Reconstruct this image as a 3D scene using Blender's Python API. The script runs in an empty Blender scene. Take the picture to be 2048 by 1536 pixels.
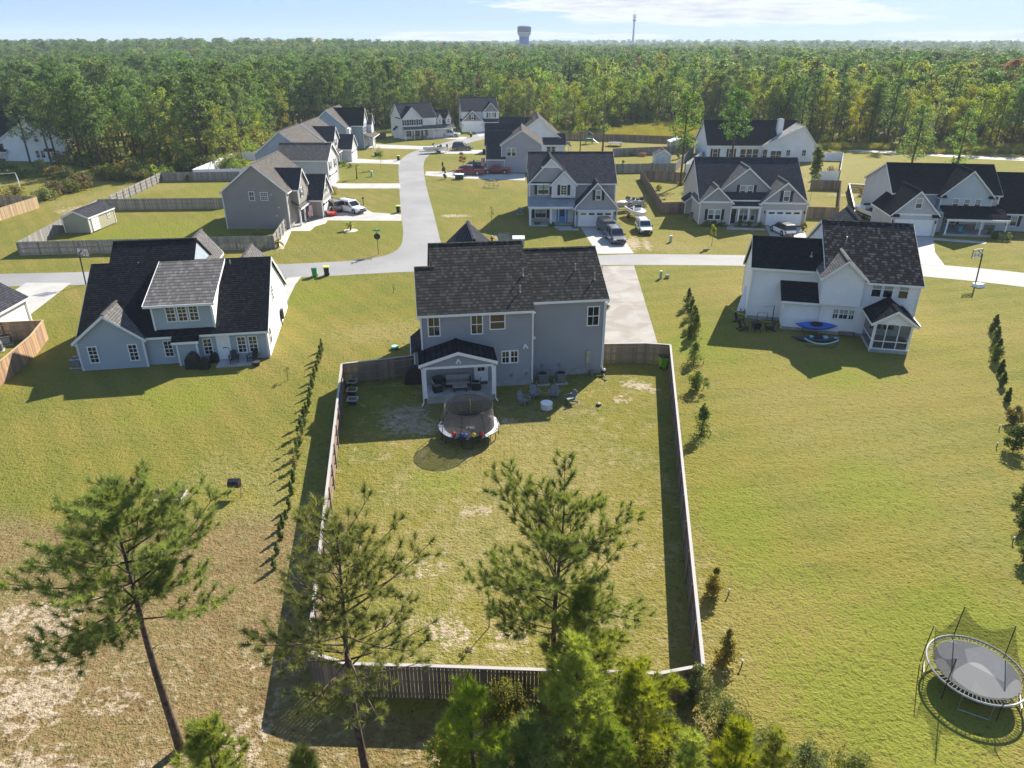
import bpy, bmesh, math, random
import numpy as np
from mathutils import Vector, Matrix
R = math.radians
random.seed(7); rng = np.random.default_rng(11)
S = bpy.context.scene
COL = S.collection
# ---------------------------------------------------------------- camera
CAMH, PITCH, FPX = 24.5, R(25.75), 1422.0      # metres, downward tilt, focal length in pixels of a 2048 px wide frame
cam = bpy.data.objects.new('camera', bpy.data.cameras.new('camera'))
COL.objects.link(cam)
cam.location = (0, 0, CAMH)
cam.rotation_euler = (math.pi/2 - PITCH, 0, 0)
cam.data.sensor_width = 36.0
cam.data.lens = 36.0*FPX/2048.0
cam.data.clip_start = 0.5
cam.data.clip_end = 20000
S.camera = cam
# ---------------------------------------------------------------- light
SUN_AZ, SUN_EL = R(32), R(34.5)
w = bpy.data.worlds.new('World'); S.world = w; w.use_nodes = True
def world_nodes():
    nt = w.node_tree; N = nt.nodes; L = nt.links; N.clear()
    out = N.new('ShaderNodeOutputWorld'); bg = N.new('ShaderNodeBackground')
    L.new(bg.outputs[0], out.inputs[0])
    bg.inputs[1].default_value = 0.118
    sky = N.new('ShaderNodeTexSky'); sky.sky_type = 'NISHITA'; sky.sun_disc = False
    sky.sun_elevation = SUN_EL; sky.sun_rotation = SUN_AZ
    sky.air_density = 1.0; sky.dust_density = 0.35; sky.ozone_density = 2.2
    tc = N.new('ShaderNodeTexCoord')
    # look a little higher than the true direction: a clear blue horizon
    mp = N.new('ShaderNodeMapping'); mp.vector_type = 'POINT'
    mp.inputs['Location'].default_value = (0, 0, 0.34); 
    L.new(tc.outputs['Generated'], mp.inputs[0]); L.new(mp.outputs[0], sky.inputs[0])
    def M(op, a, b=None, c=None):
        n = N.new('ShaderNodeMath'); n.operation = op
        for i, v in enumerate((a, b, c)):
            if v is None: continue
            if isinstance(v, (int, float)): n.inputs[i].default_value = v
            else: L.new(v, n.inputs[i])
        return n.outputs[0]
    sp = N.new('ShaderNodeSeparateXYZ'); L.new(tc.outputs['Generated'], sp.inputs[0])
    az = M('ARCTAN2', sp.outputs[0], sp.outputs[1])          # compass bearing of the view, radians from +Y
    el = M('ARCSINE', sp.outputs[2])
    cv = N.new('ShaderNodeCombineXYZ')
    L.new(M('MULTIPLY', az, 9.0), cv.inputs[0]); L.new(M('MULTIPLY', el, 75.0), cv.inputs[1])
    nz = N.new('ShaderNodeTexNoise'); nz.inputs['Scale'].default_value = 1.6; nz.inputs['Detail'].default_value = 7
    nz.inputs['Roughness'].default_value = 0.58
    L.new(cv.outputs[0], nz.inputs[0])
    nzs = M('MULTIPLY', M('SUBTRACT', nz.outputs[0], 0.5), 2.6)
    tot = None
    # banks of cloud low over the horizon: bearing, elevation, half widths (radians)
    for (a, e, ra, re) in ((0.20, 0.050, 0.27, 0.019), (0.27, 0.029, 0.24, 0.014), (0.10, 0.040, 0.14, 0.010), (-0.03, 0.006, 0.16, 0.0065),
                           (0.14, 0.005, 0.07, 0.004), (0.58, 0.005, 0.16, 0.0065), (-0.63, 0.021, 0.045, 0.006), (0.52, 0.055, 0.10, 0.006), (0.36,0.046,0.06,0.005),
                           (-0.60, 0.12, 0.5, 0.02), (0.3, 0.16, 0.6, 0.03)):
        dx = M('DIVIDE', M('SUBTRACT', az, a), ra); dy = M('DIVIDE', M('SUBTRACT', el, e), re)
        r2 = M('ADD', M('MULTIPLY', dx, dx), M('MULTIPLY', dy, dy))
        k = M('SUBTRACT', 1.0, r2)
        tot = k if tot is None else M('MAXIMUM', tot, k)
    tot = M('MAXIMUM', tot, -1.4)
    dens = M('ADD', tot, nzs)
    rm = N.new('ShaderNodeMapRange'); rm.interpolation_type = 'SMOOTHSTEP'
    rm.inputs[1].default_value = 0.02; rm.inputs[2].default_value = 0.62
    L.new(dens, rm.inputs[0])
    # thin edges white, thick middles a light grey
    cr = N.new('ShaderNodeValToRGB'); 
    cr.color_ramp.elements[0].position = 0.15; cr.color_ramp.elements[0].color = (3.6, 3.6, 3.65, 1)
    cr.color_ramp.elements[1].position = 0.95; cr.color_ramp.elements[1].color = (2.05, 2.2, 2.5, 1)
    n2 = N.new('ShaderNodeTexNoise'); n2.inputs['Scale'].default_value = 3.2; n2.inputs['Detail'].default_value = 5
    L.new(cv.outputs[0], n2.inputs[0])
    L.new(M('MULTIPLY', M('ADD', dens, M('SUBTRACT', n2.outputs[0], 0.5)), 0.62), cr.inputs[0])
    sc_ = N.new('ShaderNodeSeparateColor'); L.new(sky.outputs[0], sc_.inputs[0]); cc = N.new('ShaderNodeCombineColor')
    for i, cap in enumerate((2.15, 2.85, 3.85)):      # the glare round the sun is held down
        c = sc_.outputs[i]; L.new(M('DIVIDE', M('MULTIPLY', c, cap*1.06), M('SQRT', M('ADD', M('MULTIPLY', c, c), cap*cap))), cc.inputs[i])
    mx = N.new('ShaderNodeMix'); mx.data_type = 'RGBA'
    L.new(M('MULTIPLY', rm.outputs[0], 0.97), mx.inputs[0]); L.new(cc.outputs[0], mx.inputs[6]); L.new(cr.outputs[0], mx.inputs[7])
    L.new(mx.outputs[2], bg.inputs[0])
world_nodes()
sun = bpy.data.objects.new('sun', bpy.data.lights.new('sun', 'SUN')); COL.objects.link(sun)
sun.data.energy = 4.4; sun.data.angle = R(0.53); sun.data.color = (1.0, 0.93, 0.82)
_d = Vector((math.sin(SUN_AZ)*math.cos(SUN_EL), math.cos(SUN_AZ)*math.cos(SUN_EL), math.sin(SUN_EL)))
sun.rotation_euler = (-_d).to_track_quat('-Z', 'Y').to_euler()
sun.location = _d*300
S.view_settings.view_transform = 'Standard'; S.view_settings.look = 'None'
S.view_settings.gamma = 1.0; S.view_settings.use_curve_mapping = False
S.view_settings.exposure = 1.42
S.cycles.max_bounces = 6; S.cycles.diffuse_bounces = 3; S.cycles.glossy_bounces = 3
S.cycles.transmission_bounces = 4; S.cycles.transparent_max_bounces = 12; S.cycles.volume_bounces = 0
S.cycles.use_denoising = True
# ---------------------------------------------------------------- survey helper: a pixel of the photograph -> a place on the ground
_s, _c = math.sin(PITCH), math.cos(PITCH)
def at(px, py, z=0.0):
    a = (px-1024)/FPX; b = (py-768)/FPX
    t = (z-CAMH)/(-_s-b*_c)
    return Vector((a*t, (_c-b*_s)*t, z))
# ---------------------------------------------------------------- objects
def tag(o, label=None, cat=None, group=None, kind=None):
    if label: o['label'] = label
    if cat: o['category'] = cat
    if group: o['group'] = group
    if kind: o['kind'] = kind
    return o
def empty(name, loc, rz=0.0, label=None, cat=None, group=None):
    o = bpy.data.objects.new(name, None); COL.objects.link(o)
    o.location = loc; o.rotation_euler = (0, 0, rz); o.empty_display_size = 0.3
    return tag(o, label, cat, group)
def copy_tree(o, parent=None):
    c = o.copy(); COL.objects.link(c)
    if parent: c.parent = parent
    for ch in [k for k in o.children]: copy_tree(ch, c)
    return c
class M:
    """collects geometry and links it as ONE mesh object"""
    def __init__(s): s.v = []; s.f = []; s.mi = []; s.cur = 0
    def face(s, pts):
        n = len(s.v); s.v += [tuple(p) for p in pts]; s.f.append(tuple(range(n, n+len(pts)))); s.mi.append(s.cur)
    def mesh(s, vs, fs):
        n = len(s.v); s.v += [tuple(p) for p in vs]
        for f in fs: s.f.append(tuple(i+n for i in f)); s.mi.append(s.cur)
    def hexa(s, p):            # 8 corners: bottom ring 0-3, top ring 4-7
        s.mesh(p, [(0,3,2,1),(4,5,6,7),(0,1,5,4),(1,2,6,5),(2,3,7,6),(3,0,4,7)])
    def box(s, x0, x1, y0, y1, z0, z1):
        s.hexa([(x0,y0,z0),(x1,y0,z0),(x1,y1,z0),(x0,y1,z0),(x0,y0,z1),(x1,y0,z1),(x1,y1,z1),(x0,y1,z1)])
    def bar(s, p, q, wd, ht, up=(0,0,1)):   # a square bar from p to q
        p = Vector(p); q = Vector(q); d = (q-p).normalized(); up = Vector(up)
        if abs(d.dot(up)) > .98: up = Vector((1,0,0))
        sd = d.cross(up).normalized()*wd*.5; u = sd.cross(d).normalized()*ht*.5
        s.hexa([p-sd-u, p+sd-u, p+sd+u, p-sd+u, q-sd-u, q+sd-u, q+sd+u, q-sd+u])
    def tube(s, pts, rad, n=6, closed=False, cap=True):
        pts = [Vector(p) for p in pts]; K = len(pts)
        if isinstance(rad, (int, float)): rad = [rad]*K
        rings = []; prev = None
        for i, p in enumerate(pts):
            a = pts[(i-1) % K] if (i > 0 or closed) else p; b = pts[(i+1) % K] if (i < K-1 or closed) else p
            d = (b-a).normalized() if (b-a).length > 1e-9 else Vector((0,0,1))
            if prev is None:
                x = d.cross(Vector((0,0,1)))
                if x.length < .05: x = d.cross(Vector((1,0,0)))
            else: x = prev - d*prev.dot(d)
            x.normalize(); prev = x; y = d.cross(x)
            rings.append([p + (x*math.cos(2*math.pi*j/n)+y*math.sin(2*math.pi*j/n))*rad[i] for j in range(n)])
        vs = [v for r in rings for v in r]; fs = []
        for i in range(K if closed else K-1):
            i2 = (i+1) % K
            for j in range(n):
                fs.append((i*n+j, i*n+(j+1)%n, i2*n+(j+1)%n, i2*n+j))
        if cap and not closed:
            fs.append(tuple(range(n-1,-1,-1))); fs.append(tuple((K-1)*n+j for j in range(n)))
        s.mesh(vs, fs)
    def cyl(s, c, r, z0, z1, n=16, r2=None):
        r2 = r if r2 is None else r2
        vs = [(c[0]+r*math.cos(2*math.pi*j/n), c[1]+r*math.sin(2*math.pi*j/n), z0) for j in range(n)] + \
             [(c[0]+r2*math.cos(2*math.pi*j/n), c[1]+r2*math.sin(2*math.pi*j/n), z1) for j in range(n)]
        s.mesh(vs, [(j,(j+1)%n,n+(j+1)%n,n+j) for j in range(n)]+[tuple(range(n-1,-1,-1)), tuple(range(n,2*n))])
    def ball(s, c, r, n=10, m=7, sz=1.0):
        c = Vector(c); vs = [c+Vector((0,0,-r*sz))]
        for i in range(1, m):
            t = -math.pi/2+math.pi*i/m
            for j in range(n): vs.append(c+Vector((r*math.cos(t)*math.cos(2*math.pi*j/n), r*math.cos(t)*math.sin(2*math.pi*j/n), r*sz*math.sin(t))))
        vs.append(c+Vector((0,0,r*sz))); T = len(vs)-1; fs = []
        for j in range(n):
            fs.append((0, 1+(j+1)%n, 1+j)); fs.append((T, T-n+j, T-n+(j+1)%n))
        for i in range(m-2):
            for j in range(n):
                a = 1+i*n+j; b = 1+i*n+(j+1)%n; fs.append((a, b, b+n, a+n))
        s.mesh(vs, fs)
    def slab(s, pts, t):       # polygon sheet with thickness t downwards
        n = len(pts); top = [Vector(p) for p in pts]; bot = [p-Vector((0,0,t)) for p in top]
        s.mesh(top+bot, [tuple(range(n)), tuple(range(2*n-1, n-1, -1))]+[(i, i+n, (i+1)%n+n, (i+1)%n) for i in range(n)])
    def prism(s, prof, a0, a1, f):   # closed profile [(b,z)] swept from a0 to a1; f(a,b,z)->point
        n = len(prof); A = [f(a0,b,z) for b,z in prof]; B = [f(a1,b,z) for b,z in prof]
        s.mesh(A+B, [tuple(range(n)), tuple(range(2*n-1,n-1,-1))]+[(i,(i+1)%n,n+(i+1)%n,n+i) for i in range(n)])
    def loft(s, rings, cap=True):
        n = len(rings[0]); vs = [p for r in rings for p in r]; fs = []
        for i in range(len(rings)-1):
            for j in range(n): fs.append((i*n+j, i*n+(j+1)%n, (i+1)*n+(j+1)%n, (i+1)*n+j))
        if cap: fs.append(tuple(range(n-1,-1,-1))); fs.append(tuple((len(rings)-1)*n+j for j in range(n)))
        s.mesh(vs, fs)
    def build(s, name, mats, parent=None, smooth=False, fix=True, label=None):
        if not s.f: return None
        me = bpy.data.meshes.new(name); me.from_pydata([tuple(p) for p in s.v], [], s.f)
        if not isinstance(mats, (list, tuple)): mats = [mats]
        for m in mats: me.materials.append(m)
        if len(mats) > 1: me.polygons.foreach_set('material_index', s.mi)
        if fix:
            bm = bmesh.new(); bm.from_mesh(me); bmesh.ops.recalc_face_normals(bm, faces=bm.faces); bm.to_mesh(me); bm.free()
        if smooth: me.polygons.foreach_set('use_smooth', [True]*len(me.polygons))
        me.update()
        o = bpy.data.objects.new(name, me); COL.objects.link(o)
        if parent: o.parent = parent
        if label: o['label'] = label
        return o
def np_mesh(name, V, F, mats, smooth=False, mi=None):
    me = bpy.data.meshes.new(name); V = np.asarray(V, dtype=np.float32); F = np.asarray(F, dtype=np.int32)
    me.vertices.add(len(V)); me.vertices.foreach_set('co', V.ravel())
    k = F.shape[1]; me.loops.add(F.size); me.loops.foreach_set('vertex_index', F.ravel())
    me.polygons.add(len(F)); me.polygons.foreach_set('loop_start', np.arange(0, F.size, k, dtype=np.int32))
    for m in (mats if isinstance(mats, (list, tuple)) else [mats]): me.materials.append(m)
    if mi is not None: me.polygons.foreach_set('material_index', mi)
    if smooth: me.polygons.foreach_set('use_smooth', np.ones(len(F), dtype=bool))
    me.update(calc_edges=True)
    return me
# ---------------------------------------------------------------- materials
MATS = {}
class NT:
    def __init__(s, name):
        s.m = bpy.data.materials.new(name); s.m.use_nodes = True
        s.t = s.m.node_tree; s.N = s.t.nodes; s.N.clear()
        s.out = s.N.new('ShaderNodeOutputMaterial')
    def n(s, ty, **k):
        x = s.N.new('ShaderNode'+ty)
        for a, b in k.items(): setattr(x, a, b)
        return x
    def l(s, a, b): s.t.links.new(a, b)
    def coord(s, kind='Object'): return s.n('TexCoord').outputs[kind]
    def math(s, op, a, b=None, c=None, clamp=False):
        x = s.n('Math', operation=op); x.use_clamp = clamp
        for i, v in enumerate((a, b, c)):
            if v is None: continue
            if isinstance(v, (int, float)): x.inputs[i].default_value = v
            else: s.l(v, x.inputs[i])
        return x.outputs[0]
    def mix(s, f, a, b, blend='MIX'):
        x = s.n('Mix', data_type='RGBA', blend_type=blend)
        for i, v in ((0, f), (6, a), (7, b)):
            if isinstance(v, (int, float)): x.inputs[i].default_value = v
            elif isinstance(v, (tuple, list)): x.inputs[i].default_value = (*v[:3], 1)
            else: s.l(v, x.inputs[i])
        return x.outputs[2]
    def noise(s, vec, scale, detail=3, rough=.55, dist=0):
        x = s.n('TexNoise'); x.inputs['Scale'].default_value = scale; x.inputs['Detail'].default_value = detail
        x.inputs['Roughness'].default_value = rough; x.inputs['Distortion'].default_value = dist
        if vec is not None: s.l(vec, x.inputs[0])
        return x.outputs[0]
    def ramp(s, v, lo, hi, a=0.0, b=1.0, smooth=True):
        x = s.n('MapRange'); x.interpolation_type = 'SMOOTHSTEP' if smooth else 'LINEAR'
        for i, q in ((1, lo), (2, hi), (3, a), (4, b)): x.inputs[i].default_value = q
        s.l(v, x.inputs[0]); return x.outputs[0]
    def bump(s, h, st, dist=.02):
        x = s.n('Bump'); x.inputs['Strength'].default_value = st; x.inputs['Distance'].default_value = dist
        s.l(h, x.inputs['Height']); return x.outputs[0]
    def pr(s, col, rough=.6, spec=.3, metal=0, normal=None):
        x = s.n('BsdfPrincipled'); 
        if isinstance(col, (tuple, list)): x.inputs['Base Color'].default_value = (*col[:3], 1)
        else: s.l(col, x.inputs['Base Color'])
        if isinstance(rough, (int, float)): x.inputs['Roughness'].default_value = rough
        else: s.l(rough, x.inputs['Roughness'])
        x.inputs['Specular IOR Level'].default_value = spec; x.inputs['Metallic'].default_value = metal
        if normal is not None: s.l(normal, x.inputs['Normal'])
        s.l(x.outputs[0], s.out.inputs[0]); return x
def plain(name, col, rough=.6, spec=.3, metal=0, var=.12, scale=3.0):
    if name in MATS: return MATS[name]
    t = NT(name); v = t.noise(t.coord(), scale, 4)
    f = t.ramp(v, .3, .7)
    c = t.mix(f, tuple(k*(1-var) for k in col), tuple(min(1, k*(1+var)) for k in col))
    t.pr(c, rough, spec, metal); MATS[name] = t.m; return t.m
def siding(name, col, lap=.125, vertical=False):
    if name in MATS: return MATS[name]
    t = NT(name); co = t.coord(); sp = t.n('SeparateXYZ'); t.l(co, sp.inputs[0])
    if vertical: q = t.math('ADD', sp.outputs[0], sp.outputs[1]); lap = .4
    else: q = sp.outputs[2]
    fr = t.math('FRACT', t.math('DIVIDE', q, lap))
    line = t.ramp(fr, 0.0, .16, 0.0, 1.0) if not vertical else t.math('SUBTRACT', 1.0, t.ramp(fr, .0, .12))
    big = t.noise(co, .35, 3); sm = t.noise(co, 6, 3)
    c = t.mix(t.ramp(big, .3, .7), tuple(k*.94 for k in col), tuple(min(1, k*1.05) for k in col))
    c = t.mix(t.math('MULTIPLY', t.ramp(sm, .4, .8), .12), c, tuple(k*.8 for k in col))
    # streaks of dirt under the eaves and above the ground
    mp = t.n('Mapping'); mp.inputs['Scale'].default_value = (2.5, 2.5, .25); t.l(co, mp.inputs[0])
    c = t.mix(t.math('MULTIPLY', t.ramp(t.noise(mp.outputs[0], 1.2, 5), .5, .8), .16), c, tuple(k*.72 for k in col))
    if not vertical: c = t.mix(t.math('MULTIPLY', t.math('SUBTRACT', 1.0, line), .38), c, tuple(k*.45 for k in col))  # shadow line at each lap, painted darker
    h = fr if not vertical else line
    t.pr(c, .55, .3, normal=t.bump(t.math('SUBTRACT', 1.0, h) if not vertical else h, .6, .02)); MATS[name] = t.m; return t.m
def shingle(name, col, tint=.5, rowz=.13, wear=.0, streak=.35):
    if name in MATS: return MATS[name]
    t = NT(name); tc = t.n('TexCoord'); sp = t.n('SeparateXYZ'); t.l(tc.outputs['Object'], sp.inputs[0])
    nn = t.n('SeparateXYZ'); t.l(tc.outputs['Normal'], nn.inputs[0])
    ax = t.math('GREATER_THAN', t.math('ABSOLUTE', nn.outputs[0]), t.math('ABSOLUTE', nn.outputs[1]))
    across = t.math('ADD', t.math('MULTIPLY', sp.outputs[1], ax), t.math('MULTIPLY', sp.outputs[0], t.math('SUBTRACT', 1.0, ax)))
    cb = t.n('CombineXYZ'); t.l(across, cb.inputs[0]); t.l(sp.outputs[2], cb.inputs[1])
    bk = t.n('TexBrick'); t.l(cb.outputs[0], bk.inputs['Vector'])
    bk.inputs['Scale'].default_value = 1.0; bk.inputs['Brick Width'].default_value = .21; bk.inputs['Row Height'].default_value = rowz
    bk.inputs['Mortar Size'].default_value = .007; bk.inputs['Mortar Smooth'].default_value = .3; bk.inputs['Bias'].default_value = 0
    tint *= .6; streak *= .72
    a = tuple(k*(1-tint) for k in col); b = tuple(k*(1+tint) for k in col)
    bk.inputs['Color1'].default_value = (*a, 1); bk.inputs['Color2'].default_value = (*b, 1); bk.inputs['Mortar'].default_value = (*[k*.3 for k in col], 1)
    # random single tabs lighter: laminated tone plus grazing-sun dashes put in the colour
    mp = t.n('Mapping'); mp.inputs['Scale'].default_value = (4.6, 1/rowz, 1); t.l(cb.outputs[0], mp.inputs[0])
    vo = t.n('TexWhiteNoise'); fl = t.n('VectorMath', operation='FLOOR'); t.l(mp.outputs[0], fl.inputs[0]); t.l(fl.outputs[0], vo.inputs[0])
    c = t.mix(t.math('MULTIPLY', t.ramp(vo.outputs[0], .55, .9), streak), bk.outputs[0], tuple(min(1, k*2.6+.03) for k in col))
    big = t.noise(tc.outputs['Object'], .25, 4); c = t.mix(t.ramp(big, .35, .7), c, tuple(k*.75 for k in col), 'MIX') if False else c
    c = t.mix(t.math('MULTIPLY', t.ramp(big, .45, .75), .35), c, tuple(k*.7 for k in col))
    fr = t.math('FRACT', t.math('DIVIDE', sp.outputs[2], rowz))
    c = t.mix(t.math('MULTIPLY', t.ramp(fr, .42, .12), .6), c, tuple(k*.28 for k in col))  # shadow at the foot of each shingle row, painted into the colour
    h = t.math('ADD', t.math('MULTIPLY', t.math('SUBTRACT', 1.0, fr), .5), t.math('MULTIPLY', t.noise(cb.outputs[0], 9, 2), .5))
    x = t.pr(c, .95, .0, normal=t.bump(h, .6, .03)); MATS[name] = t.m; return t.m
def wood(name, col, grey=.5, board=.145):
    if name in MATS: return MATS[name]
    t = NT(name); co = t.coord(); g = t.n('NewGeometry')
    isl = g.outputs['Random Per Island']
    mp = t.n('Mapping'); mp.inputs['Scale'].default_value = (9, 9, .7); t.l(co, mp.inputs[0])
    gr = t.noise(mp.outputs[0], 3, 5, .6)
    gc = tuple(.55*k+.45*(sum(col)/3) for k in col)
    c = t.mix(isl, tuple(k*.62 for k in gc), tuple(min(1, k*1.35) for k in col))
    c = t.mix(t.math('MULTIPLY', t.ramp(gr, .4, .75), .55), c, tuple(k*.45 for k in gc))
    big = t.noise(co, .5, 3); c = t.mix(t.math('MULTIPLY', t.ramp(big, .4, .7), grey*.6), c, (sum(col)/3*.9,)*3)
    t.pr(c, .8, .2, normal=t.bump(gr, .3, .01)); MATS[name] = t.m; return t.m
def leaf(name, col, col2, trans=.38, island=True, rough=.6, hue=.0):
    if name in MATS: return MATS[name]
    t = NT(name); oi = t.n('ObjectInfo'); co = t.coord()
    f = t.ramp(t.noise(co, .9, 3), .32, .68)
    if island:
        g = t.n('NewGeometry'); f = t.math('ADD', t.math('MULTIPLY', f, .55), t.math('MULTIPLY', g.outputs['Random Per Island'], .45))
    c = t.mix(f, col, col2)
    hs = t.n('HueSaturation'); t.l(c, hs.inputs['Color'])
    t.l(t.ramp(oi.outputs['Random'], 0, 1, .5-.018-hue, .5+.012+hue, False), hs.inputs['Hue'])
    t.l(t.ramp(t.math('FRACT', t.math('MULTIPLY', oi.outputs['Random'], 7.31)), 0, 1, .72, 1.28, False), hs.inputs['Value'])
    t.l(t.ramp(t.math('FRACT', t.math('MULTIPLY', oi.outputs['Random'], 13.7)), 0, 1, .8, 1.12, False), hs.inputs['Saturation'])
    d = t.n('BsdfPrincipled'); t.l(hs.outputs[0], d.inputs['Base Color']); d.inputs['Roughness'].default_value = rough
    d.inputs['Specular IOR Level'].default_value = .25
    tr = t.n('BsdfTranslucent'); b2 = t.mix(1.0, hs.outputs[0], (1.25, 1.2, .55), 'MULTIPLY'); t.l(b2, tr.inputs[0])
    ms = t.n('MixShader'); ms.inputs[0].default_value = trans
    t.l(d.outputs[0], ms.inputs[1]); t.l(tr.outputs[0], ms.inputs[2]); t.l(ms.outputs[0], t.out.inputs[0])
    MATS[name] = t.m; return t.m
def glass(name='window_glass', col=(.012, .014, .017)):
    if name in MATS: return MATS[name]
    t = NT(name); co = t.coord(); n = t.noise(co, 1.3, 2)
    x = t.pr(t.mix(n, tuple(k*.5 for k in col), tuple(k*1.6 for k in col)), .04, .6, normal=t.bump(t.noise(co, .9, 1), .03, .05))
    x.inputs['IOR'].default_value = 1.6
    MATS[name] = t.m; return t.m
def net(name, col, open_):
    t = NT(name); d = t.n('BsdfDiffuse'); d.inputs[0].default_value = (*col, 1); tr = t.n('BsdfTransparent')
    ms = t.n('MixShader')
    co = t.coord(); v = t.noise(co, 14, 1)
    t.l(t.ramp(v, .3, .7, open_-.06, open_+.06), ms.inputs[0])
    t.l(d.outputs[0], ms.inputs[1]); t.l(tr.outputs[0], ms.inputs[2]); t.l(ms.outputs[0], t.out.inputs[0]); return t.m
WHITE = plain('white_trim', (.78, .78, .77), .45, .4, var=.04)
CONC = plain('concrete', (.38, .37, .35), .85, .15, var=.18, scale=.9)
FOUND = plain('foundation_block', (.36, .36, .36), .85, .15, var=.15, scale=2)
BLACK = plain('black_paint', (.018, .018, .02), .5, .35, var=.2)
DKGREY = plain('dark_grey_metal', (.06, .062, .066), .5, .4, .3)
STEEL = plain('galvanised_steel', (.42, .43, .44), .38, .5, .8)
GLASS = glass()
REFLECTION = plain('window_blind', (.30, .35, .32), .5, .3, var=.05)
METALROOF = plain('blue_grey_metal_roof', (.27, .31, .345), .35, .5, .4, var=.15, scale=.6)
SHUT = plain('black_shutter', (.022, .022, .024), .55, .3)
RUBBER = plain('tyre_rubber', (.016, .016, .016), .85, .15)
BARK = plain('pine_bark', (.105, .075, .058), .95, .1, var=.45, scale=5)
BARKG = plain('grey_bark', (.15, .135, .12), .95, .1, var=.35, scale=4)
WATERBLUE = None
# ================================================================ the ground
def hill(x, y):
    r = np.sqrt(x*x+y*y); k = np.clip((r-330)/500, 0, 1); k = k*k*(3-2*k)
    th = np.arctan2(x, y)
    h = 4.6*np.sin(r/330+th*3.0)+3.0*np.sin(r/170-th*5+1.2)+7*np.exp(-((th-.3)/.16)**2-((r-1500)/420)**2)
    h += np.where(th < -.2, (-.2-th)*4, 0)*np.clip((r-500)/700, 0, 1) - 2.0*np.clip((r-500)/900, 0, 1)
    return k*h
def ground_material():
    t = NT('lawn_and_forest_floor'); g = t.n('NewGeometry'); pos = g.outputs['Position']
    sp = t.n('SeparateXYZ'); t.l(pos, sp.inputs[0]); X, Y = sp.outputs[0], sp.outputs[1]
    big = t.noise(pos, .045, 4, .55); mid = t.noise(pos, .22, 4, .6); fine = t.noise(pos, 1.6, 5, .65)
    tuft = t.noise(pos, 6.5, 3, .7); tuft2 = t.noise(pos, 2.6, 3, .6)
    warp = t.math('MULTIPLY', t.math('SUBTRACT', mid, .5), 2.4)
    warp2 = t.math('MULTIPLY', t.math('SUBTRACT', fine, .5), 2.2)
    warp3 = t.math('MULTIPLY', t.math('SUBTRACT', tuft2, .5), 2.2)
    # lawn: greener and yellower areas
    c = t.mix(t.ramp(mid, .36, .64), (.205, .182, .034), (.150, .160, .028))
    c = t.mix(t.ramp(big, .42, .62), c, (.235, .192, .052))
    c = t.mix(t.math('MULTIPLY', t.ramp(fine, .45, .75), .5), c, (.265, .198, .07))
    c = t.mix(t.math('MULTIPLY', t.ramp(tuft2, .5, .75), .35), c, (.115, .122, .02))
    # faint mowing lanes, each lawn cut its own way
    def lanes(ax, ay, wid):
        q = t.math('ADD', t.math('MULTIPLY', X, ax/wid), t.math('MULTIPLY', Y, ay/wid)); q = t.math('ADD', q, t.math('MULTIPLY', warp, .08))
        return t.ramp(t.math('ABSOLUTE', t.math('SUBTRACT', t.math('FRACT', q), .5)), .17, .33)
    lw = t.ramp(X, -9.0, -9.6); le = t.ramp(X, 8.0, 14.0)
    c = t.mix(t.math('MULTIPLY', t.math('MULTIPLY', lanes(.80, .6, 2.4), lw), .36), c, (.135, .150, .028))
    c = t.mix(t.math('MULTIPLY', t.math('MULTIPLY', lanes(-.25, .97, 2.8), le), .28), c, (.25, .22, .05))
    far_lot = t.ramp(Y, 84, 90); c = t.mix(t.math('MULTIPLY', t.math('MULTIPLY', lanes(.97, .2, 2.6), far_lot), .18), c, (.15, .155, .03))
    lot = t.noise(pos, .018, 2, .5, .4); c = t.mix(t.math('MULTIPLY', t.ramp(lot, .52, .62), .45), c, t.mix(fine, (.155, .185, .024), (.20, .205, .034)))
    def ell(cx, cy, rx, ry, rot=0, soft=.6, wa=1.0):
        cs, sn = math.cos(R(rot)), math.sin(R(rot))
        dx = t.math('SUBTRACT', X, cx); dy = t.math('SUBTRACT', Y, cy)
        a = t.math('DIVIDE', t.math('ADD', t.math('MULTIPLY', dx, cs), t.math('MULTIPLY', dy, sn)), rx)
        b = t.math('DIVIDE', t.math('SUBTRACT', t.math('MULTIPLY', dy, cs), t.math('MULTIPLY', dx, sn)), ry)
        r2 = t.math('ADD', t.math('MULTIPLY', a, a), t.math('MULTIPLY', b, b))
        v = t.math('ADD', t.math('SUBTRACT', 1.0, t.math('MULTIPLY', r2, .55)), t.math('MULTIPLY', t.math('ADD', warp, t.math('ADD', warp2, warp3)), wa*.85))
        return t.ramp(v, .35, .35+soft)
    def union(ls):
        o = ls[0]
        for k in ls[1:]: o = t.math('MAXIMUM', o, k)
        return o
    # fenced yard: drier, paler turf
    dry = union([ell(0, 33, 10, 17, 0, .9), ell(-15.5, 34, 5, 9, 0, 1.0), ell(44, 100, 14, 4), ell(21, 92, 5, 3), ell(62, 160, 34, 26, 0, .8), ell(-42, 92, 22, 4, 0, .9), ell(-11, 62, 5, 4), ell(24, 40, 9, 14, 20, 1.4), ell(-70, 130, 6, 14, -35)])
    c = t.mix(t.math('MULTIPLY', dry, .62), c, t.mix(fine, (.31, .25, .105), (.225, .198, .06)))
    yard = t.math('MULTIPLY', t.math('MULTIPLY', t.ramp(X, -12.5, -11), t.ramp(X, 11.5, 9.5)), t.math('MULTIPLY', t.ramp(Y, 21, 22.5), t.ramp(Y, 54, 52)))
    c = t.mix(t.math('MULTIPLY', yard, t.math('MULTIPLY', t.ramp(t.noise(pos, .9, 6, .7), .50, .66), .55)), c, (.36, .285, .15))
    c = t.mix(t.math('MULTIPLY', yard, t.math('MULTIPLY', t.ramp(t.noise(pos, .55, 5, .65), .46, .34), .45)), c, (.125, .135, .028))
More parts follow.
